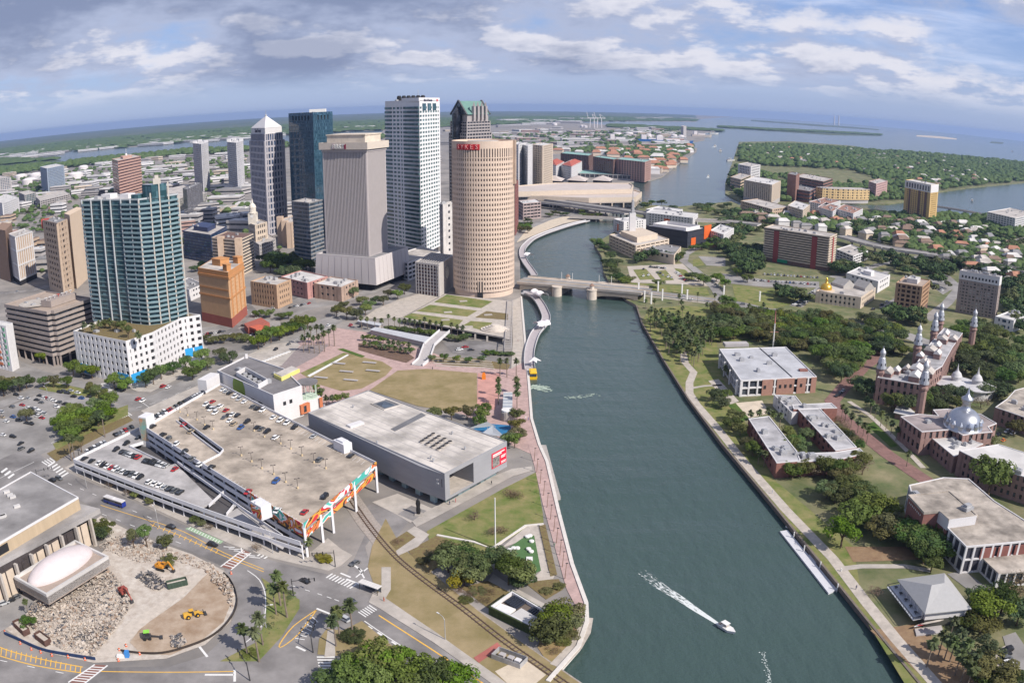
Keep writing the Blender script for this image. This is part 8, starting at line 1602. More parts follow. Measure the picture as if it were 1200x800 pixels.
def plant(name, lab, cat, group, x, y, h, r, kind, z0=0.0, base=False):
 """(x, y): where the middle of the crown is seen, or the foot when base is true"""
 zc = h*.86 if kind == 'P' else h*.60; p = U(x, y, z0 if base else z0+zc); t = thing(name, lab, cat, (p.x, p.y, z0), tr.uniform(0, 6.28), group)
 if kind == 'P':
  ob('trunk', PTR, t, (0, 0, 0), (h*.9, h*.9, h*.88)); ob('crown', PALM[tr.randrange(3)], t, (0, 0, h*.88), (r, r, r*.95))
 else:
  v = r*tr.uniform(1.05, 1.28); ob('crown', crown(kind, tr.randrange(5)), t, (0, 0, h-r*.62), (v, v*tr.uniform(.85, 1.1), min(v*1.1, h*.62)), tr.uniform(0, 6))
  ob('trunk', TR, t, (0, 0, 0), (h*.55, h*.55, h*.66))
 return t
CATN = {'P': ('palm_tree', 'palm tree'), 'S': ('shrub', 'shrub')}
def grove(items, where, h, r, kinds, z0=0.0, base=False, name=None, adj=None):
 items = sorted(items); n = len(items); nm, cat = CATN.get(kinds[0], (name or TREE, 'tree'))
 for i, it in enumerate(items):
  x, y = it[:2]; hh = (it[2] if len(it) > 2 else h)*tr.uniform(.88, 1.12); rr = (it[3] if len(it) > 3 else r)*tr.uniform(.88, 1.14); k = it[4] if len(it) > 4 else tr.choice(kinds)
  a = adj or {'P': 'fan', 'b': 'bright green', 'y': 'yellow leaved', 'o': 'olive green', 'd': 'dark green', 'g': 'green', 'x': 'bare brown', 'S': 'low'}[k]
  word = {'palm_tree': 'palm', 'shrub': 'shrub'}.get(nm, 'tree')
  lab = '%s %s %s' % (a, word, where) if n > 20 else ('%s %s %s' % (a, word, where) if n == 1 else '%s %s %s, %s from the left' % (a, word, where, ORD[i]))
  plant(nm, lab, cat, '%ss %s' % (word, where), x, y, hh, rr, 'g' if k == 'S' else k, z0, base)
def fill(px, n, gap, seed, *a, **k):
 r = random.Random(seed); xs = [p[0] for p in px]; ys = [p[1] for p in px]; got = []; t = 0
 while len(got) < n and t < n*60:
  t += 1; x, y = r.uniform(min(xs), max(xs)), r.uniform(min(ys), max(ys))
  if not inside((x, y), px): continue
  g = U(x, y)
  if any((g-o).length < gap for o, _ in got): continue
  got.append((g, (x, y)))
 grove([q for _, q in got], *a, **k)
fill([(66, 492), (92, 478), (128, 466), (137, 472), (128, 482), (104, 500), (84, 508), (70, 506)], 16, 5, 1, 'between the parking lot and the avenue', 9, 5.2, 'bgb')
grove([(94, 519, 9, 2.2)], 'of columnar shape at the corner of the garage', 8, 2.2, 'd'); grove([(79, 512), (83, 513), (119, 486)], 'beside the garage corner', 13, 2.4, 'P')
grove([(30, 485), (50, 447), (62, 446), (78, 447), (105, 453), (112, 457), (122, 461)], 'in the parking lot', 7, 4, 'go'); grove([(-4, 447), (6, 449), (14, 447), (22, 450), (30, 446), (3, 455)], 'at the left edge beyond the lot', 8, 5, 'dgo')
grove([(85, 430), (97, 433), (107, 434), (133, 446), (146, 448), (170, 445), (179, 440), (188, 435), (202, 430), (217, 424), (225, 436), (232, 428), (243, 425), (236, 415), (258, 414), (50, 417), (268, 418)], 'along the foot of the white podium', 8.5, 4.8, 'gbgd')
grove([(98, 380), (108, 381), (116, 378), (123, 379), (129, 376), (136, 382), (143, 382), (150, 388), (162, 391)], 'on the roof garden of the white podium', 7, 3.0, 'Pgo', z0=SKY_PZ, adj='roof garden')
grove([(240, 395), (250, 397), (262, 396), (275, 393), (286, 395), (303, 366), (316, 366), (330, 369), (338, 368)], 'round the orange hotel', 6.5, 4.2, 'og')
grove([(343, 381), (351, 377), (360, 376), (309, 394), (317, 391), (327, 389), (302, 399), (336, 385)], 'between the hotel and the palm square', 10, 6, 'bbg')
grove([(394, 364), (406, 366), (418, 367), (428, 362), (433, 357), (440, 351), (449, 351), (455, 344), (466, 344), (409, 337), (414, 342), (402, 357), (474, 338), (424, 352)], 'along the street below the bank podium', 8, 4.4, 'ogbo')
fill([(300, 298), (368, 300), (370, 315), (335, 320), (303, 314)], 18, 9, 3, 'in the small square behind the brick blocks', 12, 7.5, 'gdb')
grove([(356, 413), (362.5, 413.5), (368.5, 414), (374.5, 414), (380.5, 412), (386, 405.5), (392, 405.5), (358, 405), (365, 405), (372, 404.5), (378, 404.5)], 'in the dark paved palm square', 14, 2.5, 'P', base=True)
grove([(423, 372), (430, 373), (439, 373.5), (447, 375), (455, 370), (462, 373), (468, 375), (474, 375), (480, 375), (486, 376), (492, 376.5), (497.5, 373.5), (504, 377), (511, 378), (517.5, 379), (529, 380), (536, 382), (542, 383)], 'along the edge of the garden terrace', 10, 2.2, 'P')
grove([(455+k*6, 383.5+k*.7) for k in range(11)]+[(526, 394), (533, 396), (540, 395), (546, 393)], 'below the garden terrace', 4.5, 3.2, 'S')
for j in range(2): grove([(425+k*6+j*2, 394+j*7+k*1.0) for k in range(10)], 'in the %s row beside the grey pavilion' % ('upper', 'lower')[j], 4.2, 2.3, 'gP', adj='small')
grove([(506, 419), (520, 419), (535.5, 420), (549, 421), (565, 420)], 'in the stepped beds below the footbridge', 4.5, 2.6, 'gb'); grove([(570+k*5.5, 412+k*.3) for k in range(6)], 'in the clipped hedge by the promenade', 3, 2.6, 'S')
grove([(586, 422), (594, 422), (605, 422)], 'in the tall trio on the pink plaza', 13, 2.3, 'P'); grove([(584, 444), (584, 451), (584, 457), (605, 444), (606, 451), (606, 459)], 'beside the grey glazed pavilion', 11, 2.4, 'P')
grove([(567, 479), (565, 487), (606, 486), (606, 496), (607, 507), (596, 514), (509, 483), (529, 483), (547, 482), (603, 515), (562, 493)], 'between the big lawn and the grey museum', 6.5, 3.6, 'bgo'); grove([(370, 456), (376, 461), (382, 465), (389, 465), (396, 468), (404, 467), (373, 463)], 'beside the round terrace of the white museum', 6.5, 2.3, 'Pg', adj='small')
grove([(598, 575), (607, 579), (556, 603), (578, 621), (586, 619)], 'on the museum lawn', 3.5, 3.2, 'x')
grove([(525, 655), (534, 650), (545, 652), (556, 658), (562, 664), (555, 670), (544, 673, 8, 5.4, 'y'), (581, 652), (590, 654), (600, 662), (608, 670), (596, 668), (612, 678, 6, 3.5)], 'beside the green turf yard', 9, 5.2, 'gdg')
grove([(652, 724), (660, 730), (648, 735), (664, 720), (640, 742, 6, 4)], 'at the bend of the riverwalk', 9, 5.4, 'ogb'); grove([(402, 795), (415, 785), (430, 778), (446, 772), (462, 776), (478, 783), (494, 788), (510, 793), (530, 797), (440, 792), (465, 798), (490, 803)], 'at the bottom edge of the picture', 10, 5.6, 'bbg')
grove([(323.5, 673), (319, 688), (331, 686), (302.5, 723), (284, 735), (297, 739)], 'on the planted traffic island', 13, 2.9, 'P'); grove([(394.5, 715), (409.5, 708), (390, 726)], 'at the junction by the stepped path', 12, 2.8, 'P'); grove([(361, 633), (177, 507), (171, 513)], 'against the white garage', 8, 2.2, 'P'); grove([(414, 742, 3.6, 3.2, 'd')], 'clipped round on the dry junction island', 3.6, 3, 'd')
grove([(338, 694), (334, 702), (330, 711), (326, 719), (321, 730), (316, 740), (309, 750), (301, 757), (293, 763)], 'in the hedge on the traffic island', 1.6, 3.0, 'S')
grove([(155, 630, 9, 3), (170, 627, 9, 3), (194, 634), (101, 616), (109, 619), (117, 624), (198, 655, 4, 3), (122, 617)], 'between the street and the rubble', 6, 3.8, 'god'); grove([(29, 704, 7, 1.6, 'P'), (33, 727, 4, 3)], 'beside the rusty dumpsters', 4, 3, 'g')
grove([(128, 567), (150, 576), (158, 579), (176, 586), (228, 608), (236, 612), (246, 616), (300, 641)], 'on the pavement below the garage rail', 3.2, 2.2, 'ogx'); grove([(374, 650), (378, 652), (382, 654)], 'in the clipped yellow hedge at the garage corner', 2, 2.2, 'y')
grove([(540, 690), (552, 694), (560, 690), (566, 700), (545, 700), (575, 690), (520, 640), (505, 650), (495, 655), (640, 690), (655, 685), (650, 745), (660, 748), (668, 742), (670, 735), (648, 760), (466, 632)], 'in the brown planting beds by the railway', 1.8, 2.3, 'xo')
TREE = 'oak_tree'                                         # campus side
fill([(752, 360), (800, 366), (836, 376), (838, 392), (815, 414), (792, 408), (770, 384)], 78, 3.9, 21, 'in the riverside palm grove', 10, 2.7, 'P'); fill([(770, 375), (838, 372), (842, 395), (800, 408)], 14, 9, 22, 'among the riverside palms', 8, 5, 'gdg')
fill([(838, 358), (900, 366), (960, 366), (1005, 384), (1012, 400), (1012, 425), (985, 440), (955, 402), (912, 401), (900, 392), (845, 392)], 108, 7.9, 23, 'in the dense park behind the glass campus hall', 9.5, 6.2, 'gdogogbg')
fill([(1010, 365), (1040, 372), (1064, 392), (1062, 412), (1030, 408), (1012, 396)], 16, 8, 24, 'left of the minaret hall', 10, 7, 'dgd'); fill([(1124, 384), (1150, 374), (1200, 402), (1200, 438), (1160, 445), (1128, 428)], 30, 8.5, 25, 'behind the minaret hall', 11, 7.5, 'dgg')
grove([(1039, 455, 12, 7.5, 'b'), (1017, 452, 11, 7.5, 'd'), (1005, 448), (1105, 466, 9, 7), (1090, 458), (1170, 453, 12, 8.5), (1155, 458), (1163, 557, 18, 8.5, 'b'), (1195, 440), (1190, 500, 9, 6, 'o'), (1150, 470, 7, 5, 'x'), (1160, 515, 7, 5), (1112, 458), (1122, 470), (1130, 462), (1098, 474), (1080, 466), (1064, 471), (1046, 470), (1128, 380)], 'beside the brick campus halls', 9, 5.5, 'gd')
grove([(924, 507), (931, 516), (938, 521), (945, 509), (926, 520)], 'inside the dormitory court', 7, 4.5, 'gd'); grove([(862, 486), (858, 495), (868, 502), (876, 518), (883, 525), (850, 462), (838, 462), (846, 470)], 'between the river path and the dormitories', 6, 4, 'ogd')
grove([(880, 483), (890, 482), (901, 480), (907, 484), (915, 486), (890, 529), (897, 531), (854, 435), (850, 430)], 'beside the sand court and dormitory', 7.5, 2.4, 'P')
grove([(930, 549), (942, 546), (955, 549), (968, 546), (982, 549), (997, 546), (1008, 538), (1012, 545), (985, 556)], 'in front of the dormitory court', 8, 5, 'ooxg'); grove([(985, 505), (993, 510), (1000, 515), (1005, 520), (990, 500), (985, 492)], 'between the dormitory and the brick street', 6, 4, 'oxd')
grove([(1016, 467), (1022, 471), (1027, 477), (1034, 484), (1040, 490), (1046, 495), (992, 480), (999, 486), (1007, 492), (1013, 498), (1018, 503), (1065, 530), (988, 476), (1052, 502)], 'lining the brick campus street', 8, 2.4, 'P')
grove([(989, 622, 11, 7.5, 'b'), (1008, 600, 11, 7, 'b'), (1022, 588, 11, 7.5, 'b'), (1035, 596, 10, 7, 'g'), (1051, 614, 11, 7, 'o'), (1066, 624), (1078, 630), (1090, 634), (1104, 640), (1098, 626), (1085, 645), (980, 577, 9, 6, 'o'), (996, 568, 9, 6, 'o'), (970, 572, 8, 5), (1012, 575), (1036, 618, 9, 6, 'o'), (1093, 659, 6, 4)], 'in the oak grove above the boathouse', 10, 6.5, 'dgd')
grove([(1162, 708, 12, 8, 'b'), (1152, 700, 10, 6.5), (1152, 728, 8, 6, 'o'), (1178, 700, 11, 7), (1192, 690, 11, 7, 'x'), (1140, 722, 7, 5), (1158, 758, 7, 5), (1169, 785, 8, 6, 'o'), (1156, 792, 6, 4), (1184, 792, 7, 5), (1028, 690, 3, 3, 'x'), (1196, 716)], 'right of the boathouse', 9, 6, 'gd')
grove([(1094, 752), (1107, 742), (1114, 747), (1120, 751), (1127, 741), (1135, 753), (1127, 765), (1134, 772), (1141, 781), (1119, 725), (1146, 765)], 'in the palm grove below the boathouse', 10, 2.5, 'P')
grove([(703, 285), (699, 282), (708, 290), (715, 299), (712, 307), (716, 311), (720, 317), (725, 324), (731, 328), (723, 305), (736, 326)], 'on the bank below the terraced police building', 9, 6, 'dog'); grove([(819, 324), (811, 322), (825, 328), (840, 324), (850, 331), (798, 297), (794, 301), (815, 289), (822, 288), (829, 287), (876, 325), (772, 331), (864, 318)], 'round the car parks by the boulevard', 8, 5.5, 'gbd')
grove([(796, 346), (799, 353), (818, 344), (838, 345), (843, 350), (829, 356), (850, 353), (860, 350), (878, 357), (895, 356), (899, 362), (876, 362), (757, 352), (767, 352), (800, 360)], 'along the boulevard', 8.5, 2.3, 'P'); grove([(853, 352, 10, 6), (858, 358, 9, 6), (886, 362, 9, 6), (915, 337, 8, 5), (924, 338, 8, 5)], 'in the grass beside the boulevard', 9, 6, 'dg')
R_ZONES = [([(850, 252), (900, 256), (905, 266), (895, 275), (860, 292), (838, 280)], 60), ([(1000, 262), (1060, 262), (1110, 268), (1160, 275), (1200, 290), (1200, 300), (1120, 290), (1030, 280), (985, 272)], 190), ([(1080, 300), (1130, 310), (1200, 325), (1200, 395), (1178, 385), (1176, 330), (1120, 316)], 120), ([(985, 300), (1030, 302), (1080, 310), (1120, 318), (1110, 340), (1090, 350), (1088, 330), (1030, 315)], 60), ([(860, 300), (895, 322), (890, 330), (858, 318)], 26), ([(830, 284), (892, 301), (893, 313), (852, 301)], 55), ([(905, 346), (952, 352), (950, 358), (903, 352)], 12), ([(745, 306), (800, 304), (798, 310), (745, 310)], 8), ([(984, 312), (1012, 318), (985, 326), (975, 320)], 22), ([(1040, 372), (1085, 378), (1080, 388), (1045, 382)], 14)]
def wood(zones):                                        # the rest of the trees on the right: one mass of leaf crowns
 r = random.Random(8); mb = MB(); base = [crown_mesh(30+k, 12, 70, .72, .095) for k in range(3)]
 for z, n in zones:
  w = P2(z); k = 0
  while k < n:
   p = Vector((r.uniform(min(v.x for v in w), max(v.x for v in w)), r.uniform(min(v.y for v in w), max(v.y for v in w))))
   if not inside(p, w): continue
   k += 1; b = base[k % 3]; a = r.uniform(0, 6.28); cs, sn = math.cos(a), math.sin(a); R_ = r.uniform(5, 9.5); zc = R_*.75+1
   mb.add([(p.x+(x*cs-y*sn)*R_, p.y+(x*sn+y*cs)*R_, zc+z_*R_) for x, y, z_ in b.v], b.f, k % 4)
 o = mb.build('wood', [M('wood_dark', (.042, .075, .025), .75, .45, .08), M('wood_green', (.062, .105, .03), .75, .45, .08), M('wood_olive', (.095, .11, .04), .75, .45, .08), M('wood_dark', (.03, .058, .02))]); o['kind'] = 'stuff'; o['label'] = 'leafy mass of trees filling the streets beyond the park on the right'
wood(R_ZONES)
fill([(0, 235), (120, 240), (200, 262), (300, 262), (330, 300), (240, 330), (210, 300), (110, 330), (0, 330)], 42, 20, 50, 'in the streets among the left office blocks', 8, 5.5, 'gdo', name='street_tree'); fill([(600, 262), (628, 250), (690, 242), (705, 252), (660, 250), (630, 256), (608, 285)], 16, 9, 51, 'between the riverside road and the expressway', 8, 6, 'gdo'); fill([(735, 232), (800, 236), (860, 238), (850, 250), (815, 244), (740, 240)], 18, 10, 52, 'on the harbour bank by the expressway', 9, 7, 'dg')
# far-off wood that reads as one mass
def canopy(px, n, r0, r1, seed, lab, h=5, zs=1.0):
 r = random.Random(seed); xs = [p[0] for p in px]; ys = [p[1] for p in px]; V = []; Fc = []; k = 0; W_ = [V2(U(*p)) for p in px]; wx = [p.x for p in W_]; wy = [p.y for p in W_]
 while k < n:
  p = Vector((r.uniform(min(wx), max(wx)), r.uniform(min(wy), max(wy))))
  if not inside(p, W_): continue
  if noise.noise(Vector((p.x*.006, p.y*.006, seed))) < -.28 and r.random() < .8: k += .2; continue
  k += 1; R_ = r.uniform(r0, r1); o = len(V); m = 7; a0 = r.random()*6
  for (f, z) in ((.75, .1), (1.0, .45), (.62, .85)):
   for j in range(m): a = a0+j*6.283/m+f; q = R_*f*r.uniform(.78, 1.2); V.append((p.x+q*math.cos(a), p.y+q*math.sin(a), h*.3+R_*z*1.1*zs*r.uniform(.85, 1.15)))
  V.append((p.x, p.y, h*.3+R_*1.15*zs))
  for i in range(2): Fc += [(o+i*m+j, o+i*m+(j+1) % m, o+(i+1)*m+(j+1) % m, o+(i+1)*m+j) for j in range(m)]
  Fc += [(o+2*m+j, o+2*m+(j+1) % m, o+3*m) for j in range(m)]
 me = bpy.data.meshes.new('far_trees'); me.from_pydata(V, [], Fc); me.materials.append(M('far_canopy', (.042, .078, .028), .9, .55, .045, col2=(.11, .15, .055), spec=.1)); o = bpy.data.objects.new('far_trees', me); C.objects.link(o); o['kind'] = 'stuff'; o['label'] = lab
canopy([(868, 171), (925, 170.5), (1000, 175), (1074, 179.5), (1200, 191.5), (1330, 208), (1330, 213.5), (1200, 213), (1155, 217), (1131, 219.5), (1100, 224), (1050, 222), (1000, 200), (900, 195), (862, 190)], 6200, 7, 14, 1, 'dense tree canopy covering the island')
canopy([(866, 233), (905, 236.5), (1000, 237), (1058, 235), (1098, 223.5), (1050, 222), (1000, 214), (900, 205), (862, 195), (853, 215)], 800, 5, 10, 22, 'trees round the hospital on the island'); canopy([(851, 250), (1000, 254), (1058, 251), (1200, 258), (1320, 275), (1400, 330), (1250, 420), (1180, 330), (1100, 305), (1000, 275), (900, 262), (860, 262)], 2600, 4.5, 8.5, 2, 'leafy canopy of the streets on the right')
canopy([(0, 199.5), (75, 193), (130, 187), (225, 178), (290, 176), (450, 161), (450, 163), (290, 178.5), (200, 184), (130, 192), (60, 199), (0, 207), (-80, 215)], 1500, 9, 20, 3, 'dark belt of trees along the near bay shore', 8)
canopy([(0, 250), (180, 255), (320, 262), (330, 300), (230, 335), (110, 330), (0, 320)], 260, 3.5, 6, 21, 'street trees among the left blocks'); canopy([(640, 178), (720, 174), (812, 171), (812, 177), (790, 190), (770, 203), (764, 190), (700, 180)], 900, 6, 11, 4, 'trees among the harbour island houses'); canopy([(0, 210), (290, 182), (300, 255), (180, 260), (0, 262)], 700, 5, 9, 5, 'scattered trees among the warehouses on the left'); canopy([(575, 160), (800, 152), (800, 168), (600, 185), (580, 200)], 420, 7, 14, 6, 'scattered trees among the port sheds')
for i, (px, n) in enumerate((([(0, 184.5), (150, 173), (300, 161), (345, 158), (450, 152.5), (560, 148), (640, 143.5), (815, 142.4), (818, 140), (640, 137), (450, 141), (300, 149), (150, 160), (0, 175), (-60, 182)], 6500), ([(842, 148.6), (900, 151.5), (1031, 157.9), (1031, 159), (900, 153), (842, 149.4)], 900), ([(715, 146.4), (760, 148.4), (846, 153), (846, 154.5), (800, 152.5), (715, 149.5)], 500), ([(0, 187), (68, 187.5), (40, 190), (0, 194)], 160))): canopy(px, n, 22, 48, 10+i, ('dark wooded country across the bay', 'mangrove cover of the long low island', 'dark mangrove point beyond the port', 'scrub on the marshy spit')[i], 4, .3)
# ---------------------------------------------------------------- cars, bus
CAR = {}
COLN = {'w': ('white', (.75, .75, .75)), 's': ('silver', (.48, .49, .50)), 'k': ('black', (.018, .018, .02)), 'g': ('grey', (.14, .145, .15)), 'r': ('red', (.40, .025, .03)), 'b': ('blue', (.03, .09, .28)), 't': ('tan', (.36, .29, .2)), 'o': ('orange', (.6, .18, .04))}
def car_proto(c, typ):
 m = M('car_paint_'+COLN[c][0], COLN[c][1], .28, .03, .5, spec=.6, metal=.15 if c in 'sg' else 0)
 L_, W_, H_, ck, cf, ch = ((4.6, 1.82, .78, -.35, .5, .60), (4.7, 1.9, .95, -.5, .45, .72))[typ]
 def body(mb, sec):                                  # sections (x, half width, z low, z high)
  n = len(sec); vs = []
  for x, w, a, b in sec: vs += [(x, -w, a), (x, w, a), (x, w*.94, b), (x, -w*.94, b)]
  mb.add(vs, [(i*4+j, i*4+(j+1) % 4, (i+1)*4+(j+1) % 4, (i+1)*4+j) for i in range(n-1) for j in range(4)]+[(3, 2, 1, 0), ((n-1)*4, (n-1)*4+1, (n-1)*4+2, (n-1)*4+3)])
 h = L_/2; w = W_/2; mb = MB(); body(mb, [(-h, w*.86, .35, H_*.92), (-h+.35, w, .28, H_+.02), (-.6, w, .25, H_+.05), (h*.35, w, .25, H_), (h-.4, w*.97, .28, H_-.12), (h, w*.8, .38, H_-.28)])
 rl = (-1.05, .55) if typ == 0 else (-1.7, .5); mb.add([(rl[0], -w*.72, H_+ch), (rl[1], -w*.72, H_+ch), (rl[1], w*.72, H_+ch), (rl[0], w*.72, H_+ch), (rl[0], -w*.74, H_+ch-.07), (rl[1], -w*.74, H_+ch-.07), (rl[1], w*.74, H_+ch-.07), (rl[0], w*.74, H_+ch-.07)], [(0, 1, 2, 3), (4, 5, 1, 0), (5, 6, 2, 1), (6, 7, 3, 2), (7, 4, 0, 3)])
 root = mb.build('parked_car', m); mb = MB(); x0, x1 = (-1.75, 1.25) if typ == 0 else (-2.15, 1.2)
 mb.add([(x0, -w*.9, H_), (x1, -w*.9, H_-.02), (x1, w*.9, H_-.02), (x0, w*.9, H_), (rl[0], -w*.73, H_+ch-.06), (rl[1], -w*.73, H_+ch-.06), (rl[1], w*.73, H_+ch-.06), (rl[0], w*.73, H_+ch-.06)], [(0, 1, 5, 4), (1, 2, 6, 5), (2, 3, 7, 6), (3, 0, 4, 7)]); mb.build('window_glass', g_dark, root)
 for x in (-1.4, 1.42):
  for s in (-1, 1): mb = MB(); mb.tube([(x, s*(w-.22), .33), (x, s*(w+.01), .33)], .33, 10); mb.build('wheel', m_tyre, root)
 return root
cr = random.Random(5); used_proto = set()
def cars(where, px, cols, rot, z=.06, name='parked_car', jit=.05):
 cols = (cols*9)[:len(px)]; order = sorted(range(len(px)), key=lambda i: px[i][0]); cnt = {}; tot = {c: cols.count(c) for c in set(cols)}
 for i in order:
  c = cols[i]; cnt[c] = cnt.get(c, 0)+1; typ = cr.randrange(2); k = (c, typ); cn = COLN[c][0]
  if k not in CAR: CAR[k] = o = car_proto(c, typ)
  else: o = dup(CAR[k])
  o.name = name; o.location = U(px[i][0], px[i][1], z+.65)-Vector((0, 0, .65)); o.rotation_euler.z = rot+cr.uniform(-jit, jit)+(math.pi if cr.random() < .5 else 0)
  n = cnt[c]; lab = '%s car %s' % (cn, where) if tot[c] == 1 else '%s %s car from the left %s' % (ORD[n-1] if n <= 20 else str(n)+'th', cn, where); tag(o, lab, 'car', 'cars '+where)
def row(a, b, n): return [(a[0]+(b[0]-a[0])*i/max(1, n-1), a[1]+(b[1]-a[1])*i/max(1, n-1)) for i in range(n)]
aAB = math.atan2((GB-GA).y, (GB-GA).x); aAD = math.atan2((GD-GA).y, (GD-GA).x)
cars('along the street rail of the garage roof', row((179, 489), (200, 479), 7)+row((206, 475), (216, 470), 3)+row((225.5, 465.5), (237.5, 459.5), 5), 'skwgwrrgkkswwsk', aAD, GZ)
cars('on the museum side of the garage roof', [(261, 456), (265, 458), (269, 460), (275, 464), (280, 467), (286, 470), (297, 476), (302, 478), (307.5, 480), (320, 488.5), (328, 492), (336, 495), (345, 500), (367.5, 510.5)], 'wskwswgkwwwwks', aAB, GZ)
cars('in the middle rows of the garage roof', [(241, 473.5), (245, 476), (249, 470), (252, 478), (247, 479), (258, 475.5), (252, 483), (265, 480), (262.5, 488.5), (267, 486), (272, 485), (278, 486), (269, 492), (274, 496), (289.5, 493.5), (282, 500.5), (301.5, 500), (306, 502), (313, 505), (323, 512), (242, 500)], 'wkrswwwrgkwkwtkbkgkwk', aAB, GZ)
cars('beside the sunken ramp on the garage roof', [(215, 497), (224, 505), (191, 509), (197, 513.5), (206, 520), (216, 529), (225, 537), (234.5, 543.5), (248, 547), (179, 499)], 'rtkgwkgwkk', aAB, GZ)
cars('on the open end of the garage roof', [(290.5, 575.5), (323.5, 563), (374.5, 538), (411, 533), (380.5, 581), (357, 599), (325, 597)], 'rbgkkrw', aAB, GZ)
cars('along the street rail of the lower garage deck', row((99, 536.5), (116, 542), 3)+row((121, 544), (164, 558.5), 10)+row((175, 564), (211, 576), 7), 'kkwkwrwswkgwkwwwskgk', aAB, GL_); cars('along the back wall of the lower garage deck', row((102, 528), (122, 517.5), 6)+row((135, 509), (154, 500), 6), 'wkwgwskgsrgk', aAD, GL_)
cars('in the middle rows of the lower garage deck', [(136, 526), (148, 519)]+row((144, 529), (162, 535), 6)+row((170, 539), (194, 545), 7)+[(204.5, 549), (162, 512)], 'kkkgswkrkkkkswsrk', aAB, GL_)
a1 = math.atan2((U(30, 466)-U(60, 452)).y, (U(30, 466)-U(60, 452)).x); a2 = a1+math.pi/2
cars('in the far half of the grey parking lot', [(46, 463), (43, 468), (48, 471), (54, 466), (58, 467), (63, 469), (69, 471), (66, 476), (76, 473), (77, 480), (70, 459), (75, 458), (79, 460), (86, 464), (91, 459.5), (95, 466), (110, 471), (117, 470), (83, 457), (50, 466), (104, 464)], 'kkgrwwgwkkkgkkwbrkswk', a2)
cars('in the near half of the grey parking lot', [(32, 466), (24, 466), (19, 462), (14, 476), (26, 474), (33, 478), (37.5, 479), (42, 479), (40, 484), (47, 482), (44, 487), (49, 489), (7, 493), (1, 482), (2, 488), (15, 488), (22, 492), (31, 495), (36, 496), (3, 509), (15, 511), (51, 484)], 'swkgrwkwkwwrwstbgkkwks', a2)
cars('waiting on the avenue beside the parking lot', [(25, 525), (36, 527.5), (24, 519)], 'gkk', a1, name='car'); cars('driving on the avenue by the white podium', [(191, 452), (197, 453), (162, 467), (167, 469), (137, 455), (144, 457)], 'rwrwkk', a1, name='car')
aA = math.atan2((U(200, 616)-U(120, 590)).y, (U(200, 616)-U(120, 590)).x)
cars('on the wide street below the garage', [(61, 562), (69, 560), (200, 616.5), (249, 637.5)], 'kgkk', aA, .08, 'car'); cars('at the junction near the bus shelter', [(357, 679.5), (412, 703), (403.5, 724)], 'kgs', aA-.25, .08, 'car'); cars('waiting at the railway crossing', [(415.5, 659)], 'g', .9, .08, 'car')
cars('on the avenue beside the palm square', [(338, 403), (323, 409), (385, 381), (411, 380.5), (422.5, 382)], 'gkwrk', a1, name='car'); cars('in the lot beside the orange hotel', row((286, 393), (300, 391), 4)+row((238, 392), (262, 388), 6)+row((340, 360), (362, 355), 6), 'kgwksrkwkg', a1)
cars('on the sunken road under the garden terrace', [(538.5, 409), (552, 409.5), (545, 406)], 'wkr', .3, .1, 'car'); cars('in the corner lot beside the domed terrace', [(13, 692), (5, 697), (18, 699), (11, 703), (4, 706), (28, 691)], 'kbgksk', .9, .14)
cars('on the dusty overflow lot by the boulevard', [(754, 315), (754, 323), (760, 322), (771, 319), (774, 320), (777, 322), (783, 324), (787, 325), (736, 323)]+row((762, 312.5), (780, 314), 8), 'kwwgkswskkgkgwkkw', 1.2, .15); cars('in the slanting row of the dusty lot', row((793, 318.5), (805, 329), 8), 'wwsrwkrk', .5, .15); cars('in the line along the curving road', row((825, 322), (848, 340), 11), 'kgkwkgksk', .9, .12)
cars('in the upper row below the apartment slab', row((896, 321), (958, 325), 17), 'wkswgwkwswkr', 1.3, .1); cars('in the lower row below the apartment slab', row((884, 328), (955, 333), 18), 'kwgwrskwwkb', 1.3, .1); cars('in the narrow lot beside the gold dome', row((931, 356), (954, 341), 11)+row((936, 358), (958, 344), 9), 'wksgwkrwsk', .2, .12); cars('in the lots behind the brown office block', [(1039, 353), (1033, 357), (1023, 362), (1050, 350), (1058, 348)]+row((1090, 326), (1112, 331), 7)+row((1088, 334), (1104, 340), 6), 'wkksrwgkw', .5, .12)
cars('on the brick campus street', [(985, 460), (981, 463), (988, 457)], 'gks', .8, .14); cars('in the bay beside the lower right road', [(1179, 765), (1180, 770.5), (1181, 776), (1181, 760)], 'kgwk', .1, .15); cars('behind the domed brick hall', [(1180, 505), (1187, 507), (1176, 515), (1193, 504), (1170, 509)], 'wwosk', .5, .06)
cars('on the boulevard beyond the bridge', [(757, 343), (801, 347), (809, 350), (870, 356), (895, 362)], 'kswgk', -.2, .15, 'car')
cars('in the streets among the left office blocks', [(205, 333), (225, 328), (262, 319), (285, 315), (330, 306), (258, 397), (285, 381), (320, 360), (355, 337), (30, 303), (75, 304), (20, 341), (75, 330)], 'kwgswrkwgkwsk', -.5)
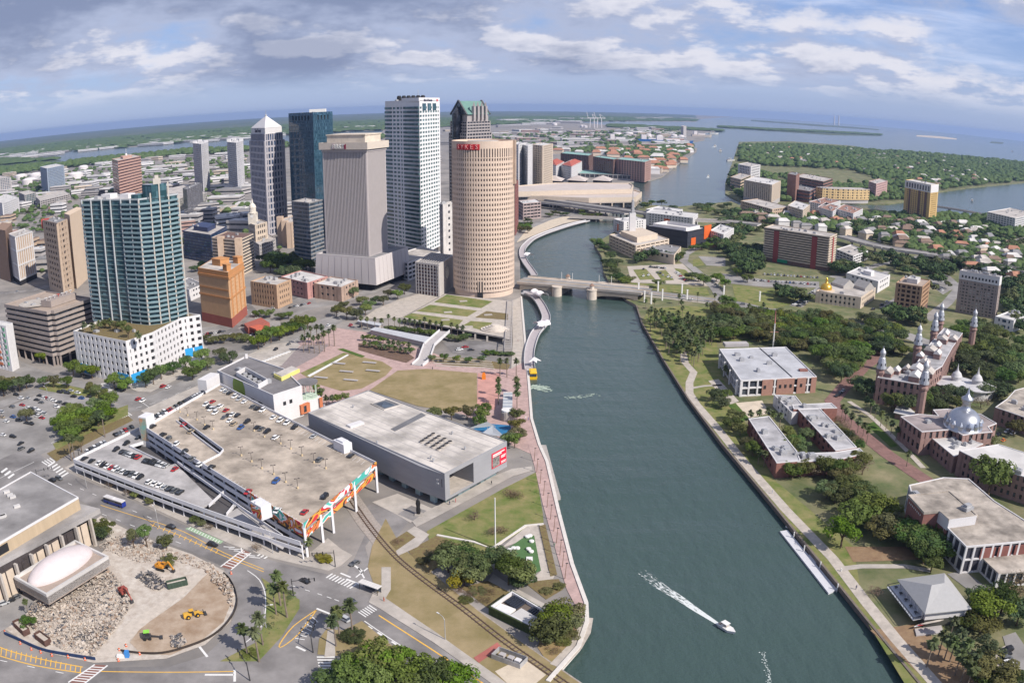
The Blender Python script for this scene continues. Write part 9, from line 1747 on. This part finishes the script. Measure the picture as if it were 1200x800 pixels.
def people():
 mb = bpy.data.meshes.new('person'); J = [((0, 0, .95), .15), ((0, 0, 1.15), .13), ((0, 0, 1.38), .15), ((0, 0, 1.5), .06), ((0, .02, 1.64), .105), ((0, .02, 1.72), .08)]; E = [(0, 1), (1, 2), (2, 3), (3, 4), (4, 5)]
 for s in (-1, 1):
  n = len(J); J += [((s*.2, 0, 1.38), .06), ((s*.25, .03, 1.12), .045), ((s*.25, .12, .88), .035), ((s*.1, 0, .85), .09), ((s*.11, .1*s, .48), .065), ((s*.11, .02+.16*s, .06), .05), ((s*.11, .14+.16*s, .04), .04)]; E += [(2, n), (n, n+1), (n+1, n+2), (0, n+3), (n+3, n+4), (n+4, n+5), (n+5, n+6)]
 mb.from_pydata([j[0] for j in J], E, []); o = bpy.data.objects.new('person', mb); C.objects.link(o); o.modifiers.new('s', 'SKIN')
 for v, j in zip(mb.skin_vertices[0].data, J): v.radius = (j[1], j[1])
 mb.skin_vertices[0].data[0].use_root = True; bpy.context.view_layer.update(); me = bpy.data.meshes.new_from_object(o.evaluated_get(bpy.context.evaluated_depsgraph_get())); bpy.data.objects.remove(o)
 for i, ((x, y), c, where) in enumerate((((527, 591), (.05, .06, .12), 'dark clothes walking by the grey museum corner'), ((534, 588), (.5, .1, .1), 'red clothes walking along the museum path'), ((576, 567), (.1, .1, .1), 'black clothes beside the museum lawn'), ((616, 491), (.6, .6, .6), 'pale clothes on the riverwalk by the trees'), ((619, 492), (.1, .12, .3), 'blue clothes on the riverwalk by the trees'), ((507, 433), (.05, .05, .05), 'dark clothes on the pink path beside the big lawn'), ((607, 400), (.3, .1, .1), 'dark red clothes on the stone promenade'), ((606, 380), (.6, .55, .5), 'cream clothes on the stone promenade'), ((283, 646), (.7, .7, .7), 'white clothes at the red crossing'), ((450, 704), (.5, .12, .05), 'orange clothes near the bus shelter'), ((650, 640), (.2, .25, .2), 'green clothes on the pink riverwalk'), ((905, 578), (.6, .6, .65), 'white clothes on the campus riverside path'), ((1003, 690), (.1, .1, .14), 'dark clothes on the campus riverside path'))):
  m = me.copy(); m.materials.clear(); m.materials.append(M('cloth%d' % i, c, .9, .3, 3)); t = bpy.data.objects.new('person', m); C.objects.link(t); t.location = U(x, y, .2); t.rotation_euler.z = i*1.3; tag(t, 'person in '+where, 'person')
  h = MB(); h.lathe((0, .0, 1.66), [(.115, 0), (.11, .07), (.06, .125), (0, .14)], 8); h.build('hair', m_bark, t)
people()
def bus():
 t = thing('city_bus', 'blue and grey city bus with a white roof on the street below the garage', 'bus', U(135, 591, .06), aA); mb = MB(); mb.box((0, 0, .4), 12, 2.5, 1.2); mb.build('lower_body', M('bus_blue', (.03, .05, .22), .4, .05, .5), t); mb = MB(); mb.box((0, 0, 1.6), 11.9, 2.44, 1.1); mb.build('window_band', g_dark, t); mb = MB(); mb.box((0, 0, 2.7), 12, 2.5, .35); mb.box((-2, 0, 3.05), 4, 1.8, .25); mb.build('roof', M('bus_white', (.62, .6, .6), .4, .05, .5), t); mb = MB(); mb.box((6.02, 0, .5), .08, 2.3, 2.0); mb.build('windscreen', M('bus_front', (.02, .04, .25), .2), t)
 for x in (-3.6, 3.8):
  for s in (-1, 1): mb = MB(); mb.tube([(x, s*1.0, .5), (x, s*1.27, .5)], .5, 12); mb.build('wheel', m_tyre, t)
bus()
# ---------------------------------------------------------------- haze between the city and the horizon
def haze(density=4.2e-5, col=(.42, .60, 1.0)):
 mb = MB(); mb.box((0, 0, -4), 49000, 49000, 200); m = bpy.data.materials.new('haze_air'); m.use_nodes = True
 nt = m.node_tree; nt.nodes.clear(); o = nt.nodes.new('ShaderNodeOutputMaterial'); v = nt.nodes.new('ShaderNodeVolumePrincipled')
 v.inputs['Color'].default_value = (*col, 1); v.inputs['Density'].default_value = density; v.inputs['Anisotropy'].default_value = .2
 nt.links.new(v.outputs[0], o.inputs['Volume']); h = mb.build('haze', m); h['kind'] = 'stuff'; h['label'] = 'pale blue haze thickening towards the horizon'
haze()
